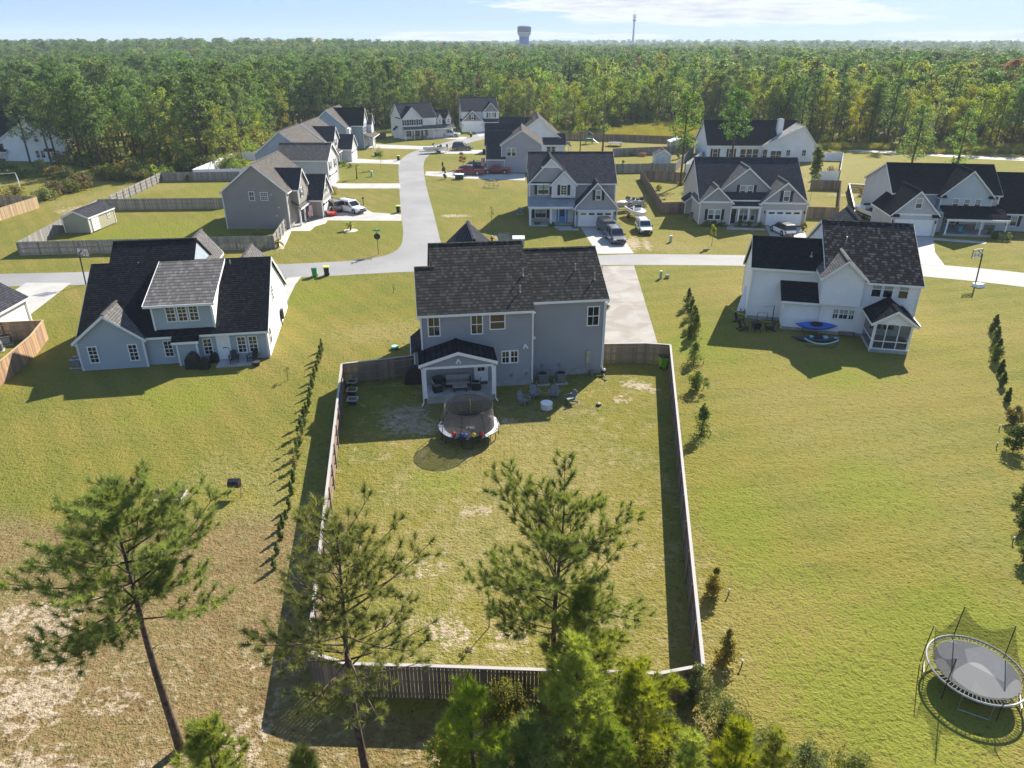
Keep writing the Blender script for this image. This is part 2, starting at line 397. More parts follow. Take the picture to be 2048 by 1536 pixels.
    lush = union([ell(22, 36, 4, 4), ell(17, 60, 4, 6), ell(-21, 74, 5, 5), ell(-50, 100, 12, 10), ell(33, 30, 6, 5), ell(21, 25, 3, 4), ell(27, 52, 5, 3), ell(13, 33, 2.5, 6), ell(16, 22, 5, 6), ell(-105, 150, 20, 9), ell(30, 240, 26, 22), ell(110, 190, 30, 6), ell(-25, 49, 5, 5), ell(-4, 37, 2.2, 2)])
    c = t.mix(t.math('MULTIPLY', lush, .55), c, t.mix(fine, (.14, .19, .016), (.20, .22, .024)))
    # lower left: brown dead grass with sandy gaps
    edge = t.math('ADD', t.math('SUBTRACT', 33.6, Y), t.math('MULTIPLY', warp, 1.6))
    west = t.math('SUBTRACT', -8.8, X)
    br = t.math('MULTIPLY', t.ramp(edge, -1.0, 2.2), t.ramp(west, -.6, .8))
    br = union([br, t.math('MULTIPLY', t.math('MULTIPLY', t.ramp(t.math('ADD', t.math('SUBTRACT', 20.3, Y), t.math('MULTIPLY', warp, .8)), -.4, .8), t.ramp(t.math('SUBTRACT', 8.2, X), 0, 1.5)), .9)])
    brc = t.mix(t.ramp(fine, .35, .65), (.235, .155, .078), (.18, .145, .055))
    brc = t.mix(t.math('MULTIPLY', t.ramp(mid, .5, .72), .5), brc, (.175, .175, .045))
    brc = t.mix(t.math('MULTIPLY', t.ramp(t.noise(pos, .5, 5, .65), .48, .66), .6), brc, (.135, .088, .042))
    brc = t.mix(t.math('MULTIPLY', t.ramp(tuft2, .55, .7), .5), brc, (.33, .24, .14))
    c = t.mix(t.math('MULTIPLY', br, .92), c, brc)
    sandc = t.mix(t.ramp(fine, .3, .7), (.54, .44, .34), (.36, .28, .18))
    sandn = t.math('ADD', t.math('MULTIPLY', fine, .62), t.math('MULTIPLY', mid, .5))
    sandm = t.math('MULTIPLY', br, t.math('MULTIPLY', t.ramp(t.math('ADD', sandn, t.math('MULTIPLY', t.math('SUBTRACT', tuft2, .5), .35)), .565, .69), t.ramp(t.math('ADD', t.math('SUBTRACT', 25.5, Y), t.math('MULTIPLY', warp, 1.5)), -2.0, 7.0, .15, 1.0)))
    sand = union([t.math('MULTIPLY', sandm, .85), ell(-17.4, 16.6, 3.0, 2.2, 20, .7, 1.7), ell(-20.5, 20.5, 2.6, 2.0, 15, .9, 2.2), ell(-16.5, 20.6, 1.6, 1.0, 0, 1, 2.4), ell(-22, 25, 2.0, 1.6, 0, 1, 2.4), ell(-13.2, 17.0, 1.4, .9, 0, 1, 2.2), ell(-10.6, 22.6, 1.0, .5, 0, 1.1, 2.4), ell(-11.2, 18.9, 1.6, 1.2, 0, .8, 2), ell(-7.8, 45.2, 1.6, 1.9, 0, .7, 2), ell(-6.2, 43.6, .9, 1.4, 0, .7, 2), ell(-.3, 44.8, .7, .5, 0, .6, 1.2),
                  ell(10.2, 50.2, 1.5, .7, -30, .8, 2), ell(8.4, 48.2, .8, .8, 0, .8, 1.8), ell(-.3, 24.3, 1.5, .9, 0, 1, 2.2), ell(2.6, 24.8, 1.0, .9, 0, 1, 2.2), ell(-2.5, 24.6, 1.6, 1.0, 0, .9, 2.2), ell(-5.0, 29.0, 1.3, .9, 0, 1.2, 2.4), ell(16.3, 93.5, .9, 4.2, -8, .7, 1.4), ell(18.0, 93.6, .6, 3.6, -5, .8, 1.6), ell(-8.5, 111, 2, 1, 0, 1, 2), ell(-1.2, 98, 1.2, 2.6, 0, .9, 1.8), ell(60, 128, 5, 1.6, 0, .8, 1.6), ell(72, 130, 6, 1.4, 0, .8, 1.6), ell(38, 46, 1.2, 1, 0, 1.2, 2), ell(-69, 118, 3, 5, -30, 1, 2), ell(-2, 34, 1, .6, 0, 1.4, 2.4), ell(3.5, 31, 1.4, .8, 0, 1.4, 2.6)])
    c = t.mix(t.math('MULTIPLY', sand, .85), c, sandc)
    # bare worn soil under and around the trampoline
    worn = union([ell(-6.0, 46.0, 5.0, 3.6, 0, 1.2, 1.2), ell(1.5, 46.5, 4.5, 2.6, 0, 1.2, 1.2)])
    c = t.mix(t.math('MULTIPLY', worn, t.ramp(fine, .35, .7, .25, .85)), c, t.mix(tuft2, (.19, .15, .10), (.12, .105, .045)))
    # forest floor beyond the clearings
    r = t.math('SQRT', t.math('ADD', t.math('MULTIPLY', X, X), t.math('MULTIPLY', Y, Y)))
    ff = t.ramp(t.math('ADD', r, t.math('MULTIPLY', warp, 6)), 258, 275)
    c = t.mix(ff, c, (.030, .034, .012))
    # shadow in the gaps between the tufts, painted into the colour
    c = t.mix(t.math('MULTIPLY', t.ramp(t.math('ADD', t.math('MULTIPLY', tuft, .65), t.math('MULTIPLY', tuft2, .35)), .50, .34), .62), c, (.032, .036, .009))
    c = t.mix(t.math('MULTIPLY', t.ramp(tuft, .58, .72), .35), c, t.mix(fine, (.27, .24, .07), (.20, .21, .045)))
    hgt = t.math('ADD', t.math('MULTIPLY', tuft, .6), t.math('ADD', t.math('MULTIPLY', fine, .5), t.math('MULTIPLY', tuft2, .5)))
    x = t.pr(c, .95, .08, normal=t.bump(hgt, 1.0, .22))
    return t.m
def make_ground():
    rs = np.concatenate([[0], np.linspace(20, 300, 15), np.geomspace(330, 9000, 46)]); na = 128
    th = np.linspace(0, 2*np.pi, na, endpoint=False)
    V = [(0, 0, 0)]; F = []
    for r in rs[1:]:
        x = r*np.sin(th); y = r*np.cos(th); z = hill(x, y)
        V += list(zip(x, y, z))
    m = M(); fs = []
    for j in range(na): fs.append((0, 1+(j+1) % na, 1+j))
    for i in range(len(rs)-2):
        for j in range(na):
            a = 1+i*na+j; b = 1+i*na+(j+1) % na; fs.append((a, b, b+na, a+na))
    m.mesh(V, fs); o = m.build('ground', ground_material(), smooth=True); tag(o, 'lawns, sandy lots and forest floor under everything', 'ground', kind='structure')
make_ground()
def asphalt(name, col):
    t = NT(name); pos = t.n('NewGeometry').outputs['Position']
    big = t.noise(pos, .12, 4); mid = t.noise(pos, 1.1, 5, .65); fine = t.noise(pos, 14, 3)
    c = t.mix(t.ramp(big, .35, .65), tuple(k*.9 for k in col), tuple(k*1.1 for k in col))
    c = t.mix(t.math('MULTIPLY', t.ramp(mid, .5, .75), .3), c, tuple(k*.72 for k in col))
    c = t.mix(t.math('MULTIPLY', t.ramp(fine, .55, .8), .4), c, tuple(k*.7 for k in col))
    vo = t.n('TexVoronoi', feature='DISTANCE_TO_EDGE'); vo.inputs['Scale'].default_value = .17
    wv = t.n('VectorMath', operation='ADD'); t.l(pos, wv.inputs[0]); 
    nv = t.n('TexNoise'); nv.inputs['Scale'].default_value = .5; nv.inputs['Detail'].default_value = 5; t.l(pos, nv.inputs[0]); t.l(nv.outputs[1], wv.inputs[1])
    t.l(wv.outputs[0], vo.inputs['Vector'])
    c = t.mix(t.math('MULTIPLY', t.ramp(vo.outputs[0], .012, .0), .0), c, tuple(k*.4 for k in col))
    t.pr(c, .75, .2, normal=t.bump(fine, .25, .01)); return t.m
ASPH = asphalt('pale_asphalt', (.255, .25, .245))
def drive_mat(name, col, joint=3.0, stain=.0):
    t = NT(name); pos = t.n('NewGeometry').outputs['Position']
    big = t.noise(pos, .35, 5, .6); fine = t.noise(pos, 9, 4)
    c = t.mix(t.ramp(big, .35, .7), col, tuple(k*.84 for k in col))
    c = t.mix(t.math('MULTIPLY', t.ramp(fine, .5, .8), .25), c, tuple(k*.75 for k in col))
    if stain:
        b2 = t.noise(pos, .42, 4, .5, .6); c = t.mix(t.math('MULTIPLY', t.ramp(t.math('ADD', b2, t.math('MULTIPLY', t.math('SUBTRACT', fine, .5), .25)), .40, .62), stain), c, (.235, .20, .165))
    t.pr(c, .85, .2, normal=t.bump(fine, .2, .01)); return t.m
DRIVE = drive_mat('driveway_concrete', (.43, .415, .39))
DRIVEP = drive_mat('stained_driveway_concrete', (.345, .325, .295), stain=.7)
SANDY = drive_mat('sandy_track', (.62, .54, .45))
def sheet(name, pts, z, mat, label, cat, px=True):
    P = [at(*p) if px else Vector((p[0], p[1], 0)) for p in pts]
    m = M(); m.slab([(p.x, p.y, z) for p in P], z+.05)
    o = m.build(name, mat); tag(o, label, cat, kind='structure'); return o
def ribbon(name, left, right, z, mat, label, cat):
    """a road between two edge lines given in metres, made of quads"""
    m = M(); n = len(left); vs = [(*p, z) for p in left]+[(*p, z) for p in right]
    m.mesh(vs, [(i, i+1, n+i+1, n+i) for i in range(n-1)])
    o = m.build(name, mat, fix=False)
    for p in o.data.polygons:
        if p.normal.z < 0: p.flip()
    tag(o, label, cat, kind='structure'); return o
def curve(pts, k=8):       # Catmull-Rom through points
    P = [pts[0]]+list(pts)+[pts[-1]]; out = []
    for i in range(1, len(P)-2):
        for j in range(k):
            t = j/k; a, b, c, d = (np.array(P[i-1+q], float) for q in range(4))
            out.append(tuple(.5*((2*b)+(-a+c)*t+(2*a-5*b+4*c-d)*t*t+(-a+3*b-3*c+d)*t**3)))
    out.append(tuple(pts[-1])); return out
def gpx(l): return [tuple(at(*p)[:2]) for p in l]
# cross street: far edge and near edge
far = gpx([(-260, 556), (0, 548), (200, 543), (420, 533), (600, 527), (720, 520), (800, 510)])
farE = gpx([(1150, 511), (1280, 508.5), (1500, 511), (1700, 519), (1870, 529), (2048, 546), (2300, 580)])
near = gpx([(-260, 581), (0, 573), (200, 569), (420, 561), (600, 555), (830, 543), (1150, 532), (1280, 530), (1500, 532), (1700, 541), (1850, 553), (2048, 574), (2300, 612)])
fl = curve(far+[tuple(at(960, 503)[:2])]+farE, 6); nl = curve(near, 6)
def resample(l, n):
    l = np.array(l); d = np.r_[0, np.cumsum(np.hypot(*np.diff(l, axis=0).T))]; s = np.linspace(0, d[-1], n)
    return list(zip(np.interp(s, d, l[:, 0]), np.interp(s, d, l[:, 1])))
ribbon('road', resample(fl, 90), resample(nl, 90), .008, ASPH, 'pale asphalt street crossing the picture', 'road')
lft = curve(gpx([(740, 516), (775, 510), (800, 494), (806, 470), (804, 440), (800, 400), (798, 360), (797, 335), (803, 318), (825, 304), (862, 293), (905, 281), (950, 270), (975, 262)]), 6)
rgt = curve(gpx([(905, 506), (893, 500), (883, 488), (876, 462), (868, 430), (860, 400), (852, 370), (848, 345), (848, 325), (856, 312), (878, 302), (915, 292), (960, 280), (1000, 270)]), 6)
ribbon('road', resample(lft, 80), resample(rgt, 80), .012, ASPH, 'pale asphalt side street curving away between the houses', 'road')
ribbon('dirt_track', curve(gpx([(1640, 292), (1720, 299), (1850, 306), (1950, 312), (2080, 317), (2300, 326)])), curve(gpx([(1640, 297), (1720, 303), (1850, 311), (1950, 317), (2080, 323), (2300, 333)])), .012, SANDY, 'pale sandy track along the forest edge', 'track')
# driveways and paths
sheet('driveway', [(1205, 533), (1268, 531), (1316, 690), (1207, 690)], .02, DRIVEP, 'long stained concrete driveway beside the dark blue grey house', 'driveway')
sheet('driveway', [(1157, 448), (1228, 452), (1268, 507), (1195, 508)], .021, DRIVE, 'concrete driveway with two dark parked vehicles', 'driveway')
sheet('driveway', [(1530, 452), (1604, 455), (1624, 494), (1644, 514), (1545, 511), (1552, 494)], .021, DRIVE, 'concrete driveway with the white car', 'driveway')
sheet('driveway', [(1785, 470), (1866, 470), (1870, 505), (1890, 532), (1845, 529), (1800, 525)], .021, DRIVE, 'concrete driveway of the grey house at the right', 'driveway')
sheet('driveway', [(618, 430), (650, 424), (640, 405), (700, 402), (745, 425), (803, 429), (803, 442), (640, 441), (618, 445)], .021, DRIVE, 'concrete driveway beside the tan gabled house', 'driveway')
sheet('driveway', [(660, 367), (800, 367), (801, 377), (660, 377)], .021, DRIVE, 'narrow pale driveway of the pale grey house', 'driveway')
sheet('driveway', [(685, 316), (760, 320), (800, 319), (800, 329), (750, 327), (682, 326)], .021, DRIVE, 'grey driveway of the blue gabled house', 'driveway')
sheet('driveway', [(738, 288), (862, 293), (845, 299), (735, 296)], .021, DRIVE, 'pale driveway of the slate blue house', 'driveway')
sheet('driveway', [(850, 272), (935, 274), (928, 279), (845, 277)], .021, DRIVE, 'pale driveway under the white pickup truck', 'driveway')
sheet('driveway', [(945, 262), (968, 258), (985, 262), (960, 274)], .021, DRIVE, 'short driveway of the far white house', 'driveway')
sheet('driveway', [(852, 343), (985, 344), (1050, 348), (1050, 361), (930, 357), (850, 351)], .021, DRIVE, 'driveway under the red pickup trucks', 'driveway')
sheet('driveway', [(880, 300), (970, 300), (970, 307), (875, 308)], .021, DRIVE, 'grey driveway under the dark four wheel drive', 'driveway')
sheet('driveway', [(-60, 640), (52, 566), (142, 566), (62, 628), (20, 660)], .021, DRIVE, 'pale driveway at the left edge', 'driveway')
sheet('driveway', [(556, 588), (574, 556), (603, 553), (590, 570), (574, 604)], .021, DRIVE, 'pale driveway end beside the light blue house', 'driveway')
sheet('path', [(1105, 452), (1140, 452), (1146, 457), (1158, 457), (1158, 461), (1119, 461)], .03, CONC, 'front path of the blue door house', 'path')
sheet('path', [(1455, 453), (1467, 453), (1467, 455), (1531, 458), (1531, 461), (1453, 459)], .03, CONC, 'front path of the beige gabled house', 'path')
sheet('path', [(1868, 476), (1975, 484), (1970, 488), (1865, 480)], .03, CONC, 'front path of the grey house at the right', 'path')
sheet('mulch_bed', [(606, 446), (640, 441), (655, 441), (651, 447), (630, 453), (620, 462), (606, 462), (583, 462), (567, 498), (553, 498), (560, 470), (580, 458)], .018, SANDY, 'pale gravel bed along the tan house', 'gravel bed')
# ================================================================ houses
_eps = [0]
class House:
    def __init__(s, name, label, xy, ang, roofm, wallm, trim=WHITE, cat='house', winfr=WHITE):
        s.r = empty(name, (xy[0], xy[1], 0), R(ang), label, cat); s.m = {}; s.roofm = roofm; s.wallm = wallm; s.trim = trim; s.wf = winfr
    def M(s, part, mat):
        k = (part, mat.name)
        if k not in s.m: s.m[k] = (M(), mat)
        return s.m[k][0]
    def done(s):
        for (part, _), (m, mat) in s.m.items(): m.build(part, mat, s.r)
        return s.r
    def gable(s, u0, u1, v0, v1, z0, ze, zr, axis='u', wall=None, roof=None, gw=None, oh=.3, rake=.25, ridge=None, found=0, ze2=None, open_=False, endtrim=(1, 1), corner=True, band=False, cap=True):
        """block with a gable roof; axis = direction of the ridge. z0 base, ze eave height, zr ridge height"""
        wall = wall or s.wallm; roof = roof or s.roofm; _eps[0] = (_eps[0]+1) % 9; e = .003*_eps[0]
        if axis == 'u': f = lambda a, b, z: (a, b, z); a0, a1, b0, b1 = u0, u1, v0, v1
        else: f = lambda a, b, z: (b, a, z); a0, a1, b0, b1 = v0, v1, u0, u1
        br = (b0+b1)/2 if ridge is None else ridge; ze2 = ze if ze2 is None else ze2
        a0 += e; a1 -= e; b0 += e; b1 -= e
        if not open_:
            if gw is None: s.M('wall', wall).prism([(b0, z0), (b1, z0), (b1, ze2), (br, zr-.06), (b0, ze)], a0, a1, f)
            else:
                s.M('wall', wall).prism([(b0, z0), (b1, z0), (b1, ze2-.001), (b0, ze-.001)], a0, a1, f)
                s.M('gable_wall', gw).prism([(b0, ze), (b1, ze2), (br, zr-.06)], a0-.01, a1+.01, f)
        if found: s.M('foundation', FOUND).prism([(b0+.04, -.1), (b1-.04, -.1), (b1-.04, found), (b0+.04, found)], a0+.04, a1-.04, f)
        if cap:
            cm = M(); cm.prism([(br-.17, zr+.045+e), (br, zr+.105+e), (br+.17, zr+.045+e)], a0-rake-.005, a1+rake+.005, f); cm.build('ridge_cap', roof, s.r)
        T = .14
        for (bb, zz) in ((b0, ze), (b1, ze2)):
            sl = (zr-zz)/abs(br-bb); sg = 1 if bb > br else -1
            be = bb+sg*oh; zb = zz-sl*oh
            n = math.sqrt(1+sl*sl)*T
            s.M('roof', roof).prism([(br, zr+.05+e), (be, zb+.05+e), (be, zb+.05+e-n), (br, zr+.05+e-n)], a0-rake, a1+rake, f)
            # eave fascia with gutter, and soffit
            s.M('trim', s.trim).prism([(be+sg*.015, zb+.03), (be+sg*.015, zb-.17), (be-sg*.10, zb-.17), (be-sg*.10, zb-.05)], a0-rake+.02, a1+rake-.02, f)
            s.M('trim', s.trim).prism([(be-sg*.10, zb-.165), (bb, zb-.165), (bb, zb-.12), (be-sg*.10, zb-.12)], a0-.02, a1+.02, f)
            for q, (aa, sgn) in enumerate(((a0-rake, -1), (a1+rake, 1))):   # rake boards
                if not endtrim[q]: continue
                A0, A1 = sorted((aa+sgn*.028, aa-sgn*.03))
                s.M('trim', s.trim).prism([(br, zr+.025+e), (be+sg*.02, zb+.025+e), (be+sg*.02, zb-.20), (br, zr-.20)], A0, A1, f)
        if corner and not open_:
            for aa in (a0, a1):
                for (bb, zz) in ((b0, ze), (b1, ze2)):
                    x0, y0, _ = f(aa, bb, 0)
                    s.M('trim', s.trim).box(x0-.06, x0+.06, y0-.06, y0+.06, z0, zz-.10)
        if band:
            for q, aa in enumerate((a0, a1)):
                if endtrim[q]:
                    sg = -1 if q == 0 else 1; A0, A1 = sorted((aa, aa+sg*.06))
                    s.M('trim', s.trim).prism([(b0, ze-.02), (b1, ze-.02), (b1, ze-.26), (b0, ze-.26)], A0, A1, f)
    def box(s, part, mat, *b): s.M(part, mat).box(*b)
    def roofquad(s, pts, t=.14, mat=None, fascia=True):
        """a single sloping roof plane, eave edge first (p0,p1), then the top edge (p2,p3)"""
        s.M('roof', mat or s.roofm).slab(pts, t)
        if fascia:
            a, b = Vector(pts[0]), Vector(pts[1]); n = Vector((pts[0][0]-pts[3][0], pts[0][1]-pts[3][1], 0)).normalized()*.02
            s.M('trim', s.trim).bar(a+n-Vector((0,0,.09)), b+n-Vector((0,0,.09)), .05, .2)
    def win(s, side, p, z, wd, ht, at_, bars=1, rows=1, shut=False, blind=.5, mull=None, label=None):
        """a sash window centred at p along the wall, sill height z"""
        f = {'f': lambda a, o, z: (a, at_-o, z), 'b': lambda a, o, z: (a, at_+o, z), 'r': lambda a, o, z: (at_+o, a, z), 'l': lambda a, o, z: (at_-o, a, z)}[side]
        def bx(m, a0, a1, o0, o1, z0, z1):
            m.hexa([f(a0,o0,z0), f(a1,o0,z0), f(a1,o1,z0), f(a0,o1,z0), f(a0,o0,z1), f(a1,o0,z1), f(a1,o1,z1), f(a0,o1,z1)])
        x0, x1, z0, z1 = p-wd/2, p+wd/2, z, z+ht; fr = .085; m = M()
        bx(m, x0-fr, x1+fr, 0, .05, z1, z1+fr); bx(m, x0-fr, x1+fr, 0, .06, z0-fr, z0)
        bx(m, x0-fr, x0, 0, .05, z0, z1); bx(m, x1, x1+fr, 0, .05, z0, z1)
        zm = (z0+z1)/2; bx(m, x0, x1, .005, .04, zm-.03, zm+.03)
        for i in range(bars):
            xx = x0+wd*(i+1)/(bars+1); wv = .018
            bx(m, xx-wv, xx+wv, .01, .03, z0, zm-.031); bx(m, xx-wv, xx+wv, .01, .03, zm+.031, z1)
        if rows > 1:
            for q in ((z0+zm)/2, (z1+zm)/2):
                for i in range(bars+1):
                    a0 = x0+wd*i/(bars+1)+.02; a1 = x0+wd*(i+1)/(bars+1)-.02; bx(m, a0, a1, .01, .03, q-.018, q+.018)
        o = m.build('window', s.wf, s.r, label=label)
        g = M(); bx(g, x0, x1, .0, .012, z0, z1); g.build('pane', GLASS, o)
        if blind > 0:
            b = M(); bx(b, x0+.02, x1-.02, .0125, .016, z1-ht*.5*blind*2+.0 if blind < .5 else zm+.035, z1-.01); b.build('blind', REFLECTION, o)  # pale sheet painted as the reflection in the upper sash
        if shut:
            for sg in (-1, 1):
                xs = p+sg*(wd/2+fr+.24); h = M(); bx(h, xs-.2, xs+.2, 0, .05, z0-fr, z1+fr)
                for i in range(12):
                    zz = z0+ht*(i+.5)/12; bx(h, xs-.15, xs+.15, .05, .062, zz-.03, zz+.015)
                h.build('shutter', SHUT, s.r)
        return o
    def door(s, side, p, z, wd, ht, at_, mat, panes=0):
        f = {'f': lambda a, o, z: (a, at_-o, z), 'r': lambda a, o, z: (at_+o, a, z), 'l': lambda a, o, z: (at_-o, a, z)}[side]
        def bx(m, a0, a1, o0, o1, z0, z1):
            m.hexa([f(a0,o0,z0), f(a1,o0,z0), f(a1,o1,z0), f(a0,o1,z0), f(a0,o0,z1), f(a1,o0,z1), f(a1,o1,z1), f(a0,o1,z1)])
        m = M(); bx(m, p-wd/2, p+wd/2, 0, .05, z, z+ht)
        for i in (0, 1): 
            for (q0, q1) in ((.08, .45), (.55, .92)):
                a0 = p-wd/2+wd*(.1+.45*i); bx(m, a0, a0+wd*.35, .05, .06, z+ht*q0, z+ht*q1)
        o = m.build('door', mat, s.r)
        fr = M(); bx(fr, p-wd/2-.1, p-wd/2, 0, .07, z, z+ht+.1); bx(fr, p+wd/2, p+wd/2+.1, 0, .07, z, z+ht+.1); bx(fr, p-wd/2, p+wd/2, 0, .07, z+ht, z+ht+.1)
        fr.build('door_frame', s.trim, s.r)
        h = M(); bx(h, p+wd*.36, p+wd*.43, .06, .12, z+.95, z+1.05); h.build('handle', STEEL, o)
        if panes:
            g = M(); bx(g, p-wd*.3, p+wd*.3, .062, .066, z+ht*.42, z+ht*.92); g.build('pane', GLASS, o)
            mu = M(); bx(mu, p-.015, p+.015, .067, .08, z+ht*.42, z+ht*.92)
            for q in (.585, .75): bx(mu, p-wd*.3, p-.016, .067, .08, z+ht*q-.015, z+ht*q+.015); bx(mu, p+.016, p+wd*.3, .067, .08, z+ht*q-.015, z+ht*q+.015)
            mu.build('glazing_bar', mat, o)
        return o
    def garage(s, side, p, z, wd, ht, at_, lights=True):
        f = {'f': lambda a, o, z: (a, at_-o, z), 'r': lambda a, o, z: (at_+o, a, z)}[side]
        def bx(m, a0, a1, o0, o1, z0, z1):
            m.hexa([f(a0,o0,z0), f(a1,o0,z0), f(a1,o1,z0), f(a0,o1,z0), f(a0,o0,z1), f(a1,o0,z1), f(a1,o1,z1), f(a0,o1,z1)])
        m = M(); bx(m, p-wd/2, p+wd/2, 0, .03, z, z+ht)
        for r in range(4):
            for c in range(4):
                a0 = p-wd/2+wd*(c+.06)/4; z0 = z+ht*(r+.1)/4
                if r == 3 and lights: continue
                bx(m, a0, a0+wd*.22, .03, .042, z0, z0+ht*.2)
        o = m.build('garage_door', WHITE, s.r)
        if lights:
            for c in range(4):
                g = M(); a0 = p-wd/2+wd*(c+.16)/4; bx(g, a0, a0+wd*.17, .031, .04, z+ht*.80, z+ht*.93); g.build('garage_window', GLASS, o)
                mu = M()
                for k in range(1, 4): xx = a0+wd*.17*k/4; bx(mu, xx-.02, xx+.02, .041, .046, z+ht*.80, z+ht*.93)
        fr = M(); bx(fr, p-wd/2-.14, p-wd/2, 0, .06, z, z+ht+.16); bx(fr, p+wd/2, p+wd/2+.14, 0, .06, z, z+ht+.16); bx(fr, p-wd/2, p+wd/2, 0, .06, z+ht, z+ht+.16)
        fr.build('garage_frame', s.trim, s.r)
        for sg in (-1, 1):
            l = M(); a = p+sg*(wd/2+.45); bx(l, a-.07, a+.07, 0, .16, z+1.75, z+2.1); l.build('wall_lamp', BLACK, s.r)
    def post(s, u, v, z0, z1, wd=.2, name='porch_column'):
        m = M(); m.box(u-wd/2, u+wd/2, v-wd/2, v+wd/2, z0+.0, z1); m.box(u-wd/2-.03, u+wd/2+.03, v-wd/2-.03, v+wd/2+.03, z0-.002, z0+.12); m.box(u-wd/2-.03, u+wd/2+.03, v-wd/2-.03, v+wd/2+.03, z1-.12, z1+.002)
        return m.build(name, s.trim, s.r)
    def spout(s, pts): 
        m = M(); m.tube(pts, .05, 5); m.build('downspout', s.trim, s.r)
    def vent(s, u, v, z, h=.55):
        m = M(); m.cyl((u, v), .05, z-.1, z+h, 8); m.cyl((u, v), .16, z-.08, z+.09, 10, .07); m.build('vent_pipe', STEEL, s.r)
SH_MAIN = shingle('charcoal_brown_shingles', (.050, .047, .043), .25, .15, streak=.40)
SH_BLUE = shingle('blue_black_shingles', (.019, .020, .024), .3, .13, streak=.2)
SH_GREY = shingle('light_grey_shingles', (.135, .128, .124), .2, .13, streak=.3)
SH_RIGHT = shingle('streaky_black_shingles', (.034, .033, .033), .3, .15, streak=.95)
SH_MID = shingle('slate_grey_shingles', (.052, .053, .062), .25, .13, streak=.2)
SH_TAN = shingle('weathered_brown_grey_shingles', (.125, .115, .106), .2, .13, streak=.3)
SD_MAIN = siding('dark_blue_grey_siding', (.30, .308, .325))
SD_BLUE = siding('light_blue_grey_siding', (.36, .42, .46))
SD_WHITE = siding('white_lap_siding', (.80, .80, .80))
SD_GREY = siding('mid_grey_siding', (.33, .325, .34))
SD_PALE = siding('pale_grey_siding', (.50, .50, .51))
SD_TAN = siding('taupe_siding', (.285, .26, .235))
SD_BEIGE = siding('beige_siding', (.46, .43, .385))
SD_SLATE = siding('slate_blue_siding', (.27, .33, .39))
SD_BB = siding('white_board_and_batten', (.66, .67, .69), vertical=True)
SD_GBB = siding('grey_board_and_batten', (.42, .43, .45), vertical=True)
SD_DK = siding('dark_grey_shake', (.26, .255, .245))
DOORBLUE = plain('blue_door_paint', (.10, .26, .55), .4, .4, var=.05)
DARKIN = plain('dark_interior', (.03, .03, .032), .8, .1)

